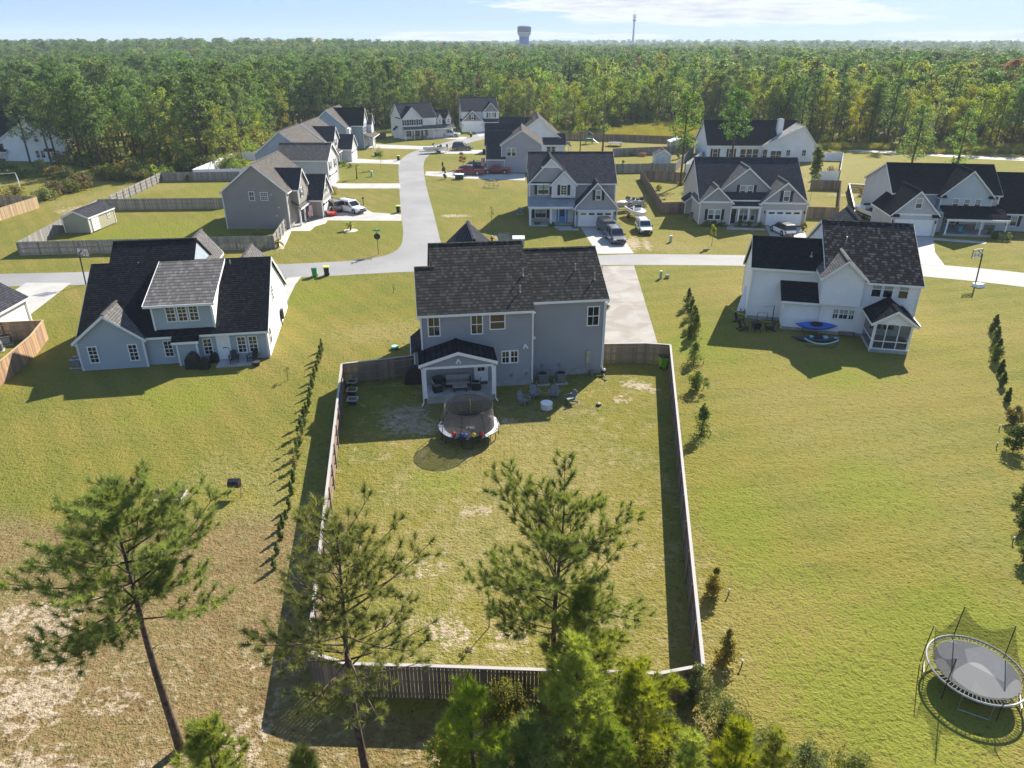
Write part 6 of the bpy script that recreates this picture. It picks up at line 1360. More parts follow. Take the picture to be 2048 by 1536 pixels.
def raised_bed():
    p = at(337, 998); r = empty('raised_bed', p, R(3), 'long raised planting bed in two halves behind the left pine', 'raised bed')
    for x0, x1 in ((-.95, 0), (0, .95)):
        m = M(); m.box(x0, x1, -.5, -.45, 0, .26); m.box(x0, x1, .45, .5, 0, .26); m.box(x0, x0+.05, -.45, .45, 0, .26); m.box(x1-.05, x1, -.45, .45, 0, .26); m.build('board_frame', W_GREY, r); m = M(); m.box(x0+.05, x1-.05, -.45, .45, 0, .2); m.build('soil', SOIL, r)
    m = M(); m.box(-1.0, 1.0, -.53, -.45, .26, .29); m.box(.93, 1.0, -.45, .5, .26, .29); m.box(-.05, .05, -.45, .5, .26, .29); m.build('rim_board', plain('pale_board', (.5, .45, .42)), r)
raised_bed()
# playground and yard bits far off
simple('swing_set', 'white swing set frame at the far left lawn', 'swing set', at(20, 372), [('frame', WHITE, lambda m: (m.tube([(-1.6, -1, 0), (-1.4, 0, 2.3), (-1.6, 1, 0)], .06, 5), m.tube([(1.6, -1, 0), (1.4, 0, 2.3), (1.6, 1, 0)], .06, 5), m.tube([(-1.4, 0, 2.3), (1.4, 0, 2.3)], .06, 5))), ('swing_seat', BLACK, lambda m: (m.box(-.3, .2, -.1, .1, .5, .55), m.tube([(-.28, 0, .55), (-.28, 0, 2.3)], .012, 4), m.tube([(.18, 0, .55), (.18, 0, 2.3)], .012, 4)))], 30)
simple('climbing_dome', 'thin tubed climbing dome on the lawn left of the blue door house', 'climbing frame', at(983, 374), [('frame', plain('pink_grey_tube', (.30, .26, .24)), lambda m: [m.tube([(1.5*math.cos(a)*math.cos(t*math.pi/8), 1.5*math.sin(a)*math.cos(t*math.pi/8), 1.4*math.sin(t*math.pi/8)) for t in range(5)], .022, 4) for a in [2*math.pi*k/10 for k in range(10)]]), ('hoop', plain('pink_grey_tube', (.30, .26, .24)), lambda m: [m.tube([(rr*math.cos(2*math.pi*k/20), rr*math.sin(2*math.pi*k/20), z) for k in range(20)], .022, 4, closed=True) for rr, z in ((1.5, .03), (1.22, .8), (.75, 1.2))])])
simple('trampoline', 'distant trampoline with a pale net before the far brown fence', 'trampoline', at(1230, 292), [('jumping_mat', DKGREY, lambda m: m.cyl((0, 0), 2.1, .8, .85, 24)), ('leg', BLACK, lambda m: [m.box(2*math.cos(a)-.04, 2*math.cos(a)+.04, 2*math.sin(a)-.04, 2*math.sin(a)+.04, 0, .8) for a in (0.5, 2.1, 3.7, 5.3)]), ('net_pole', BLACK, lambda m: [m.box(2*math.cos(a)-.03, 2*math.cos(a)+.03, 2*math.sin(a)-.03, 2*math.sin(a)+.03, .8, 2.6) for a in (0, 1.05, 2.1, 3.14, 4.2, 5.2)])])
simple('play_tower', 'small green and blue play tower by the far brown fence', 'playset', at(1178, 287), [('tower', plain('green_play_plastic', (.05, .28, .20), .5), lambda m: (m.box(-.9, -.75, -.6, -.45, 0, 2.4), m.box(.75, .9, -.6, -.45, 0, 2.4), m.box(-.9, -.75, .45, .6, 0, 2.4), m.box(.75, .9, .45, .6, 0, 2.4), m.box(-.9, .9, -.6, .6, 1.2, 1.3))), ('roof', plain('navy_play_plastic', (.03, .06, .14), .5), lambda m: m.loft([[(-1, -.7, 2.3), (1, -.7, 2.3), (1, .7, 2.3), (-1, .7, 2.3)], [(-.05, -.7, 3.0), (.05, -.7, 3.0), (.05, .7, 3.0), (-.05, .7, 3.0)]])), ('slide', plain('blue_play_plastic', (.05, .12, .35), .4), lambda m: m.bar((.9, 0, 1.2), (2.4, -.6, .15), .5, .06))])
simple('inflatable_boat', 'red hulled small boat under black tarp on the tan house driveway', 'boat', at(650, 432), [('hull', plain('red_plastic_hull', (.55, .06, .04), .45), lambda m: m.loft([[(x, w_*math.cos(2*math.pi*j/10), .35+.3*math.sin(2*math.pi*j/10)) for j in range(10)] for x, w_ in ((-1.6, .5), (0, .75), (1.3, .6), (1.8, .15))])), ('tarp', BLACK, lambda m: m.loft([[(-1.5, -.7, .55), (.6, -.75, .55), (.6, .8, .55), (-1.5, .8, .55)], [(-1.3, -.4, 1.7), (-.3, -.3, 1.5), (-.3, .5, 1.5), (-1.3, .6, 1.8)]])), ('windscreen_frame', STEEL, lambda m: m.tube([(.6, -.6, .6), (.9, -.5, 1.3), (.9, .5, 1.3), (.6, .6, .6)], .04, 5))], 5)
def flag(label, p, rz):
    r = empty('flag', (p[0], p[1], p[2]), R(rz), label, 'flag'); m = M(); m.bar((0, 0, 0), (.7, 0, .9), .03, .03); m.build('flagpole', WHITE, r)
    t = NT('striped_flag_cloth'); sp = t.n('SeparateXYZ'); t.l(t.coord(), sp.inputs[0]); fr = t.math('FRACT', t.math('MULTIPLY', sp.outputs[0], 5.5)); st = t.math('GREATER_THAN', fr, .5)
    cn = t.math('MULTIPLY', t.math('GREATER_THAN', sp.outputs[2], -.05), t.math('LESS_THAN', sp.outputs[0], .25)); t.pr(t.mix(cn, t.mix(st, (.55, .04, .06), (.7, .7, .7)), (.03, .05, .2)), .8, .1)
    f = M()
    for i in range(6): z0, z1 = .75-i*.25, .5-i*.25; y0, y1 = .06*math.sin(i), .06*math.sin(i+1); f.hexa([(.0, y1, z1), (.75, y1+.03, z1), (.75, y1+.05, z1), (0, y1+.02, z1), (0, y0, z0), (.75, y0+.03, z0), (.75, y0+.05, z0), (0, y0+.02, z0)])
    f.build('cloth', t.m, r)
q = at(970, 345); flag('striped flag on the porch corner of the grey end wall house', (q.x, q.y-.5, 2.2), 180)
q = at(614, 442); flag('striped flag on the porch of the tan house', (q.x+.2, q.y+.2, 1.5), 0)
for p, lb in (((872, 313), 0),): pass
for p, lb in (((892, 305), 'dark mailbox on a post at the side street beside the fishing boat'), ((727, 410), 'dark lawn ornament shaped like a mailbox beyond the white SUV'), ((745, 287), 'dark mailbox near the slate blue house driveway')):  # second entry is a lawn ornament built from the mailbox parts
    simple('mailbox', lb, 'mailbox', at(*p), [('post', W_DARK, lambda m: m.box(-.06, .06, -.06, .06, 0, 1.0)), ('box', BLACK, lambda m: m.box(-.12, .12, -.25, .25, 1.0, 1.28))], 0, 'mailboxes along the side street')
# turquoise chairs and porch chairs
for p, lb in (((1890, 469), 'turquoise lawn chair on the porch of the right hand grey house, left one'), ((1920, 471), 'turquoise lawn chair on the same porch, right one')): adirondack(plain('turquoise_plastic', (.05, .30, .38), .5), lb, at(*p), -95, 'turquoise porch chairs', .26)
for p, lb in (((1069, 441), 'white rocking chair at the left of the blue door porch'), ((1095, 441), 'white rocking chair nearer the blue door')): adirondack(plain('white_chair_paint', (.62, .62, .62), .5), lb, at(*p), -90, 'white porch chairs', .23)
simple('storm_drain', 'dark culvert mouth at the street corner lawn edge', 'culvert', at(727, 519), [('slot', BLACK, lambda m: m.box(-1.0, 1.0, -.2, .2, -.02, .03)), ('apron', CONC, lambda m: m.box(-1.1, 1.1, -.35, -.2, -.02, .06))], 12)
STK = plain('pale_stake', (.62, .70, .68), .5)
for k, (px, py) in enumerate(((1401.5, 679), (1407, 728), (1407, 777), (1421, 870), (1457, 1190), (1483, 1333), (1998, 859), (1993, 895), (2025, 1085))):
    names = ['beside the topmost arborvitae cluster', 'beside the second lone arborvitae from the street', 'beside the round arborvitae on a short stem', 'beside the tall arborvitae outside the fence', 'beside the brownish young tree', 'beside the lowest brownish young tree', 'left of the round bush at the right edge, upper one', 'left of the round bush at the right edge, lower one', 'near the right edge of the lawn']
    simple('irrigation_stake', 'small pale irrigation stake '+names[k], 'garden stake', at(px, py), [('stake', DKGREY, lambda m: m.box(-.02, .02, -.02, .02, 0, .3)), ('head', STK, lambda m: m.ball((0, 0, .33), .06, 8, 5))], 0, 'irrigation stakes by the young trees')
# ================================================================ vegetation
LF_PINE = leaf('pine_needles', (.15, .20, .050), (.30, .35, .10), .48)
LF_PINE2 = leaf('bright_pine_needles', (.175, .235, .036), (.35, .40, .07), .54)
LF_FPINE = leaf('far_pine_foliage', (.065, .14, .045), (.15, .24, .068), .52, island=True, hue=.008)
LF_DEC = leaf('broad_leaves', (.12, .19, .034), (.26, .33, .058), .54, hue=.010)
LF_YEL = leaf('yellowing_leaves', (.19, .225, .03), (.33, .33, .05), .52, hue=.010)
LF_RED = leaf('reddish_leaves', (.20, .085, .055), (.28, .135, .075), .42)
LF_ARB = leaf('arborvitae_foliage', (.075, .12, .026), (.17, .21, .04), .4)
LF_BRN = leaf('browning_foliage', (.19, .165, .035), (.30, .255, .055), .46)
LF_SHR = leaf('shrub_leaves', (.10, .145, .034), (.22, .25, .065), .42)
LF_YSH = leaf('yellow_shrub_leaves', (.19, .205, .03), (.32, .29, .05), .45)
LF_GRS = leaf('tall_grass_blades', (.24, .25, .05), (.36, .32, .09), .4)
LF_PURP = leaf('crepe_myrtle_leaves', (.15, .105, .042), (.24, .18, .07), .42)
def unit(a): return a/np.maximum(np.linalg.norm(a, axis=-1, keepdims=True), 1e-9)
def cards(cent, rad, per, size, up=.35, flat=.8, rg=rng, aspect=.62):
    """clouds of leaf-sized faces around clump centres"""
    cent = np.asarray(cent, float); rad = np.asarray(rad, float); n = len(cent)
    d = unit(rg.normal(size=(n, per, 3))); rr = rg.uniform(.45, 1.05, size=(n, per, 1))
    d[..., 2] *= flat; p = cent[:, None]+d*rr*rad[:, None, None]
    nrm = unit(d+rg.normal(size=d.shape)*.75+np.array([0, 0, up])); t = unit(np.cross(nrm, rg.normal(size=d.shape))); b = np.cross(nrm, t)
    s = (size*rg.uniform(.6, 1.3, size=(n, per, 1)))
    t = t*s*.5; b = b*s*.5*aspect
    V = np.stack([p-t-b*.6, p+t*.15-b, p+t, p-t*.1+b], axis=2).reshape(-1, 3); F = np.arange(len(V)).reshape(-1, 4)
    return V, F
def tube_np(m, pts, rads, n=6): m.tube(pts, rads, n, cap=True)
def trunk_mesh(name, h, r, mat, lean=(0, 0), limbs=(), n=8, wob=.02):
    m = M(); k = 9; pts = []
    for i in range(k):
        t = i/(k-1); pts.append((lean[0]*t+wob*h*.3*math.sin(3*t+lean[0]), lean[1]*t+wob*h*.3*math.sin(4*t+1), h*t))
    m.tube(pts, [r*(1.12 if i == 0 else 1)*(1-.8*(i/(k-1))) for i in range(k)], n)
    for a, b, c, rr in limbs: m.tube([a, b, c], [rr, rr*.7, rr*.25], 5)
    me_o = m.build(name, mat, smooth=True); return me_o
def needle_tufts(C, D, per=55, ln=.29, wd=.021, rg=rng, spread=1.0):
    C = np.asarray(C, float); D = unit(np.asarray(D, float)); n = len(C)
    d = unit(D[:, None]*1.0+rg.normal(size=(n, per, 3))*spread*.72); L = ln*rg.uniform(.7, 1.15, size=(n, per, 1))
    base = C[:, None]+D[:, None]*rg.uniform(-.14, .10, size=(n, per, 1)); tip = base+d*L; tip[..., 2] -= .03*rg.uniform(0, 1, size=(n, per))
    s = unit(np.cross(d, rg.normal(size=d.shape)))*wd*.5
    V = np.stack([base-s, base+s, tip], axis=2).reshape(-1, 3); return V, np.arange(len(V)).reshape(-1, 3)
def near_pine(label, pos, h, zb, Rw, seed, lean=(0, 0), mat=None, prof=None, r=.17, dens=1.0, name='pine_tree', stubs=True, per=80, zoff=0):
    rg = np.random.default_rng(seed); mat = mat or LF_PINE; root = empty(name, (pos[0], pos[1], zoff), 0, label, 'pine')
    prof = prof or (lambda t: (.55+.9*t-1.35*t*t+.12*math.sin(9*t)))
    m = M(); k = 12; tp = lambda z: Vector((lean[0]*z/h+.10*math.sin(z*.55+seed), lean[1]*z/h+.08*math.sin(z*.7+seed*2), z))
    m.tube([tp(h*i/(k-1)) for i in range(k)], [r*(1.15 if i == 0 else 1)*(1-.86*(i/(k-1))**1.15) for i in range(k)], 10)
    C = []; D = []; z = zb
    if stubs:
        for i in range(9): zz = zb*rg.uniform(.45, 1.0); a = rg.uniform(0, 6.28); o = tp(zz); m.tube([o, o+Vector((math.cos(a), math.sin(a), .25))*rg.uniform(.25, .7)], [.022, .008], 4)
    while z < h-.25:
        t = (z-zb)/(h-zb); nb = int(rg.integers(3, 6)) if t < .85 else 3; a0 = rg.uniform(0, 6.28)
        for j in range(nb):
            if rg.random() < .16: continue
            a = a0+2*math.pi*j/nb+rg.uniform(-.4, .4); L = max(.35, Rw*prof(t)*rg.choice([.45, .7, .9, 1.0, 1.15])*rg.uniform(.85, 1.1)); el = (-.12+.75*t)+rg.uniform(-.28, .30)
            o = tp(z); dr = Vector((math.cos(a)*math.cos(el), math.sin(a)*math.cos(el), math.sin(el)))
            P_ = [o+dr*L*q+Vector((0, 0, .24*L*q*q)) for q in (0, .3, .6, .85, 1)]
            br = max(.012, .022*L*.5+.010)*r/.17; m.tube(P_, [br, br*.8, br*.55, br*.38, br*.2], 5)
            q = .30 if L > 1.0 else .12
            sidev = dr.cross(Vector((0, 0, 1))).normalized()
            while q <= 1.0:
                base = o+dr*L*q+Vector((0, 0, .24*L*q*q))
                for sg in (-1, 1):
                    if rg.random() > .86*dens: continue
                    l2 = min(1.15, L*.42*(1.2-q*.75))*rg.uniform(.45, 1.35); dd = (dr*rg.uniform(.35, .9)+sidev*sg*rg.uniform(.5, 1.0)+Vector((0, 0, rg.uniform(.1, .7)))).normalized(); e = base+dd*l2
                    if l2 > .25: m.tube([base, e], [.012, .006], 4)
                    C.append(e); D.append((dd+Vector((0, 0, .55))).normalized())
                    nn = int(l2/.36)
                    for w_ in range(nn):
                        f = (w_+.6)/(nn+.6); C.append(base+dd*l2*f+Vector(rg.normal(size=3))*.07); D.append((dd+Vector((0, 0, .6))+Vector(rg.normal(size=3))*.35).normalized())
                q += (.20 if L > 1.2 else .3)/max(.6, dens)
            C.append(P_[-1]); D.append((dr+Vector((0, 0, .5))).normalized())
        z += rg.uniform(.30, .52)*(1 if t < .8 else .8)
    o = tp(h)
    for i in range(7): a = 2*math.pi*i/7; C.append(o+Vector((.12*math.cos(a), .12*math.sin(a), -.05+.08*(i % 2)))); D.append((.5*math.cos(a), .5*math.sin(a), 1))
    m.build('trunk', BARK, root, smooth=True)
    V, F = needle_tufts(C, D, per, rg=rg); me = np_mesh('crown', V, F, mat); ob = bpy.data.objects.new('crown', me); COL.objects.link(ob); ob.parent = root
    return root
roundp = lambda t: (.62+1.15*t-1.72*t*t)
conep = lambda t: (1.0-.82*t)
near_pine('leaning tall pine with bare trunk at the lower left over the dry sandy lot', at(361, 1497), 11.5, 6.5, 3.1, 3, lean=(-.2, .25), prof=lambda t: .98+.40*t-1.25*t*t, r=.16, dens=1.25)
near_pine('tall open crowned pine behind the left rear fence corner', at(728, 1552), 11.3, 5.1, 2.9, 8, lean=(.1, 0), prof=lambda t: .92+.55*t-1.15*t*t, r=.15, dens=.8)
near_pine('tall round topped pine rising behind the middle of the rear fence', at(1107, 1428), 10.5, 4.2, 2.9, 21, prof=lambda t: .85+.75*t-1.2*t*t, r=.14, dens=1.15)
def topped(px, py, z, **k):       # a tree whose tip shows at this pixel at height z
    p = at(px, py, z); return (p.x, p.y, 0)
near_pine('dark young pine against the tall round topped pine', topped(1170, 1182, 7.2), 7.2, 2.0, 2.1, 31, prof=conep, r=.12)
near_pine('bright green young pine before the rear fence, right of centre', topped(1160, 1288, 7.0), 7.0, 1.2, 1.9, 32, mat=LF_PINE2, prof=conep, r=.11)
near_pine('broad young pine in front of the right end of the rear fence', topped(1285, 1340, 5.2), 5.2, .8, 2.0, 33, mat=LF_PINE2, prof=roundp, r=.1)
near_pine('young pine at the bottom left of the centre pine group', topped(945, 1385, 5.6), 5.6, .8, 2.1, 34, mat=LF_PINE2, prof=roundp, r=.1)
near_pine('young pine top at the bottom edge between the two left pines', topped(408, 1450, 5.0), 5.0, .8, 1.7, 35, mat=LF_PINE2, prof=conep, r=.09)
near_pine('small pine tip at the bottom edge right of the open crowned pine', topped(600, 1508, 4.6), 4.6, .8, 1.1, 36, mat=LF_PINE2, prof=conep, r=.08)
near_pine('pine sapling tip at the bottom right below the lawn', topped(1480, 1458, 5.0), 5.0, .8, 1.1, 37, mat=LF_PINE2, prof=conep, r=.08)
near_pine('pine tip at the bottom edge beside the pale shrubs', topped(1555, 1470, 4.8), 4.8, .8, 1.25, 38, mat=LF_PINE2, prof=conep, r=.08)
near_pine('low pine at the bottom edge left of the pale shrubs', topped(1390, 1478, 5.2), 5.2, .8, 1.2, 39, mat=LF_PINE2, prof=conep, r=.08)
near_pine('bushy pine at the bottom edge under the centre group', topped(1065, 1440, 5.0), 5.0, .6, 1.6, 40, mat=LF_PINE2, prof=roundp, r=.08)
near_pine('bushy pine at the bottom edge right of the centre group', topped(1215, 1452, 5.2), 5.2, .6, 1.6, 41, mat=LF_PINE2, prof=roundp, r=.08)
# ---- shrubs
def shrub(label, pos, h, wd, mat, seed, name='shrub', cat='shrub', group=None, size=.16, n=26, per=34, stem=True, cone=False, aspect=.62):
    rg = np.random.default_rng(seed); r = empty(name, (pos[0], pos[1], 0), rg.uniform(0, 6.28), label, cat, group)
    c = []; rad = []
    for i in range(n):
        t = rg.random()
        pf = (1-t)**.7*min(1, (t+.14)/.32)
        if cone: rr = wd*.5*pf*rg.uniform(.15, .72); z = h*(.06+.9*t)
        else: rr = wd*.5*math.sqrt(max(.02, 1-(2*t-.9)**2))*rg.uniform(.1, 1); z = h*(.12+.74*t)
        a = rg.uniform(0, 6.28); c.append((rr*math.cos(a), rr*math.sin(a), z)); rad.append(wd*.17*rg.uniform(.6, 1.2) if not cone else wd*.5*pf*.5+.035)
    V, F = cards(c, rad, per, size, rg=rg, aspect=aspect); V[:, 2] = np.maximum(V[:, 2], .02)
    o = bpy.data.objects.new('foliage', np_mesh('foliage', V, F, mat)); COL.objects.link(o); o.parent = r
    m = M(); m.tube([(0, 0, 0), (.02, 0, h*.45), (0, .02, h*.75)], [.03*h**.5, .02*h**.5, .006], 6)
    for i in range(4): a = 1.6*i; m.tube([(0, 0, h*.1), (wd*.2*math.cos(a), wd*.2*math.sin(a), h*.45)], [.02, .006], 4)
    m.build('stem', BARKG, r)
    return r
ORD = ['first', 'second', 'third', 'fourth', 'fifth', 'sixth', 'seventh', 'eighth', 'ninth', 'tenth', 'eleventh', 'twelfth', 'thirteenth', 'fourteenth', 'fifteenth', 'sixteenth', 'seventeenth', 'eighteenth', 'nineteenth', 'twentieth', 'twenty first', 'twenty second', 'twenty third']
arb_px = [(540+x/3.655, 660+y/3.655) for x, y in ((380, 152), (371, 212), (355, 248), (343, 302), (328, 370), (308, 425), (295, 487), (288, 555), (268, 620), (257, 692), (236, 768), (218, 850), (204, 935), (187, 1015), (173, 1105), (160, 1200), (141, 1312), (119, 1375))]+[(566, 1055), (562, 1078), (556, 1108), (549, 1138)]
for i, (px, py) in enumerate(arb_px):
    hh = (1.15, 1.35, 1.1, 1.0, 1.3, 1.15, 1.1, 1.05, 1.15, 1.5, 1.7, 1.65, 1.6, 1.5, 1.05, 1.0, .95, .6, .9, 1.0, .9, .9)[i]
    shrub('%s narrow arborvitae from the street end of the row left of the fence' % ORD[i], at(px, py), hh, hh*.42, LF_ARB if i not in (13,) else LF_BRN, 100+i, 'arborvitae', 'arborvitae', 'arborvitae row between the left lawns', .10, 26, 26, cone=True)
for i, (px, py, hh, ww, mt, lb) in enumerate(((1375, 616, 2.1, 1.2, LF_ARB, 'topmost arborvitae of the tight cluster right of the driveway'), (1381, 636, 2.2, 1.3, LF_ARB, 'second arborvitae of the cluster right of the driveway'), (1386, 655, 2.3, 1.35, LF_ARB, 'third arborvitae of the cluster right of the driveway'), (1389, 677, 2.6, 1.35, LF_ARB, 'lowest and tallest arborvitae of the cluster right of the driveway'), (1379, 676, 1.4, .9, LF_ARB, 'small arborvitae at the foot of the cluster'), (1388, 726, 2.0, 1.6, LF_ARB, 'second lone arborvitae below the cluster'), (1391, 781, 1.75, 1.45, LF_ARB, 'round arborvitae on a short stem outside the fence corner'), (1402, 868, 2.35, 1.5, LF_ARB, 'tall pointed arborvitae outside the right fence'), (1426, 1191, 1.75, .95, LF_BRN, 'upper brownish young tree right of the fence'), (1449, 1328, 2.0, 1.15, LF_BRN, 'lower brownish young tree right of the fence corner'))):
    shrub(lb, at(px, py), hh*1.04, ww*1.22, mt, 140+i, 'arborvitae' if mt is LF_ARB else 'young_tree', 'arborvitae' if mt is LF_ARB else 'young tree', 'young trees right of the fence', .13, 44, 34, cone=(i not in (6,)))
for i, (zx, zy, hh, ww, mt, lb) in enumerate(((637, 398, 1.8, 1.2, LF_ARB, 'topmost of the three tall bushes in the far right row'), (645, 505, 1.9, 1.35, LF_ARB, 'middle of the three tall bushes in the far right row'), (652, 622, 2.1, 1.45, LF_ARB, 'lowest of the three tall bushes in the far right row'), (688, 722, 1.35, .8, LF_ARB, 'small bush just below the tall trio at the right'), (702, 818, 1.3, .75, LF_ARB, 'small upright bush in the middle of the far right row'), (742, 935, 1.2, .65, LF_ARB, 'smallest bush in the far right row'), (788, 1105, 1.6, 1.3, LF_BRN, 'open half brown bush in the far right row'), (790, 1308, 2.1, 1.6, LF_ARB, 'large round bush near the right edge'))):
    shrub(lb, at(1820+zx/3.842, 560+zy/3.842), hh, ww, mt, 160+i, 'bush', 'bush', 'bush row at the far right', .12, 54, 46, cone=i not in (6, 7))
for i, (px, py) in enumerate(((2049, 1012), (2056, 1062), (2060, 1125))): shrub('dark bush cut off by the right edge, %s from the top' % ORD[i], at(px, py), 1.8, 1.5, LF_ARB, 180+i, 'bush', 'bush', 'bush row at the far right', .12, 54, 44)
# undergrowth behind the rear fence at the bottom of the picture
for i, (px, py, hh, ww, mt, lb) in enumerate(((1010, 1440, 2.2, 2.2, LF_YSH, 'yellow green shrub left of the bright young pine'), (1385, 1415, 2.6, 1.5, LF_SHR, 'pale leafed shrub against the right rear fence corner'), (1440, 1470, 2.2, 2.0, LF_SHR, 'pale leafed shrub at the edge of the right lawn'), (1465, 1500, 2.0, 2.0, LF_YSH, 'yellow green shrub by the right lawn'), (1330, 1500, 2.0, 1.8, LF_SHR, 'leafy shrub under the broad young pine'), (1600, 1560, 2.0, 2.2, LF_SHR, 'pale leafed shrub at the bottom edge right'), (1700, 1575, 1.5, 2.2, LF_SHR, 'low pale shrub at the bottom edge of the right lawn'), (1130, 1540, 2.0, 2.4, LF_SHR, 'shrub below the centre pines'), (900, 1560, 2.0, 2.2, LF_YSH, 'yellowish shrub under the bottom left young pine'), (1260, 1560, 2.2, 2.4, LF_YSH, 'yellow green shrub at the bottom centre'), (1060, 1590, 2.0, 2.2, LF_SHR, 'shrub at the bottom edge under the bushy pine'), (780, 1600, 1.4, 1.8, LF_BRN, 'brownish low shrub at the foot of the open crowned pine'), (1520, 1540, 2.2, 2.0, LF_SHR, 'pale shrub between the bottom right pine tips'))):
    shrub(lb, at(px, py), hh, ww, mt, 200+i, 'shrub', 'shrub', 'shrubs behind the rear fence', .10, 60, 60, aspect=.5)
for i, (px, py, hh, ww, mt, lb) in enumerate(((318, 993, .62, .8, LF_YSH, 'leafy vegetables in the left half of the raised bed'), (350, 992, .72, .85, LF_YSH, 'tall leafy vegetables in the right half of the raised bed'), (705, 788, .75, .6, LF_YSH, 'yellow green plants growing in the middle square planter'), (704, 771, .6, .5, LF_SHR, 'small plants in the furthest square planter'))):
    shrub(lb, at(px, py), hh, ww, mt, 250+i, 'planting', 'plant', None, .09, 22, 24)
# sapling in the fenced yard
def sapling(label, pos, h, mat, seed, wd=.5, n=14, name='sapling', cat='young tree', size=.12, per=14, bark=BARKG):
    rg = np.random.default_rng(seed); r = empty(name, (pos[0], pos[1], 0), 0, label, cat); m = M(); m.tube([(0, 0, 0), (.03, .02, h*.5), (.0, .05, h)], [.03, .02, .006], 5); c = []
    for i in range(n): z = h*rg.uniform(.42, 1.0); a = rg.uniform(0, 6.28); q = wd*.5*rg.uniform(.3, 1)*(1.25-z/h*.8); e = (q*math.cos(a), q*math.sin(a), z+.1); m.tube([(0, 0, z-.15), e], [.01, .004], 3); c.append(e)
    m.build('stem', bark, r); V, F = cards(c, [wd*.2]*n, per, size, rg=rg); o = bpy.data.objects.new('foliage', np_mesh('foliage', V, F, mat)); COL.objects.link(o); o.parent = r; return r
sapling('thin bare stemmed sapling on the fenced lawn', at(978, 1255), 2.1, LF_BRN, 1, .5, 10, per=9)
sapling('small yellow leafed tree on the lawn before the beige house', at(1423, 492), 2.9, LF_YEL, 2, .9, 22, size=.2, per=20); sapling('thin young tree with few orange leaves left of the blue door house', at(983, 452), 2.6, LF_RED, 3, .9, 12, size=.14, per=6); sapling('young tree with orange leaves on the lawn of the grey end wall house', at(925, 338), 3.2, LF_RED, 4, 1.7, 24, size=.25, per=18)
sapling('thin young tree on the lawn of the pale grey house', at(762, 338), 4.2, LF_DEC, 5, 2.2, 24, size=.25, per=12); sapling('tiny bare sapling on the left neighbour lawn', at(787, 586), 1.0, LF_BRN, 6, .4, 6, per=3); sapling('small sapling with dark leaves behind the light blue house', at(576, 760), 1.3, LF_BRN, 7, .7, 8, per=9); sapling('tall slim leafy tree at the right end of the beige house', at(1620, 402), 8.6, LF_SHR, 8, 2.4, 60, size=.4, per=26, name='slim_tree', cat='tree'); sapling('thin yellow young tree inside the dark picket fence', at(1752, 402), 3.0, LF_YEL, 9, 1.6, 14, size=.22, per=8); sapling('small round tree on the lawn of the white porch house', at(735, 287), 3.4, LF_DEC, 10, 2, 26, size=.3, per=20)
def palm(label, pos, h, mat, seed):
    rg = np.random.default_rng(seed); r = empty('palm', (pos[0], pos[1], 0), 0, label, 'palm'); m = M(); m.tube([(0, 0, 0), (.03, 0, h*.5), (0, 0, h)], [.14, .11, .10], 7); m.build('trunk', BARK, r); f = M()
    for i in range(16):
        a = rg.uniform(0, 6.28); e = rg.uniform(-.3, 1.1); L = rg.uniform(.8, 1.2); d = Vector((math.cos(a), math.sin(a), 0)); s = Vector((-math.sin(a), math.cos(a), 0))*.16
        P_ = [Vector((0, 0, h))+d*L*q*math.cos(e*(1-q))+Vector((0, 0, L*(math.sin(e)*q-.55*q*q))) for q in (0, .35, .7, 1)]
        for q in range(3): w0, w1 = (.3, 1, .8, .05)[q], (.3, 1, .8, .05)[q+1]; f.face([P_[q]-s*w0, P_[q]+s*w0, P_[q+1]+s*w1, P_[q+1]-s*w1])
    f.build('fronds', mat, r, fix=False)
palm('small palm with a dark trunk on the pale grey house lawn', at(714, 358), 2.6, LF_DEC, 1); palm('low yellow palm in its round gravel bed on the corner lawn', at(701, 461), .9, LF_YEL, 2); palm('low yellow palm at the end of the grey corner fence', at(557, 494), .7, LF_YEL, 3)
m = M(); c_ = at(701, 461.5); m.cyl((c_.x, c_.y), 1.05, -.03, .035, 22); tag(m.build('gravel_ring', SANDY), 'round pale gravel bed around the yellow palm', 'gravel bed', kind='structure')
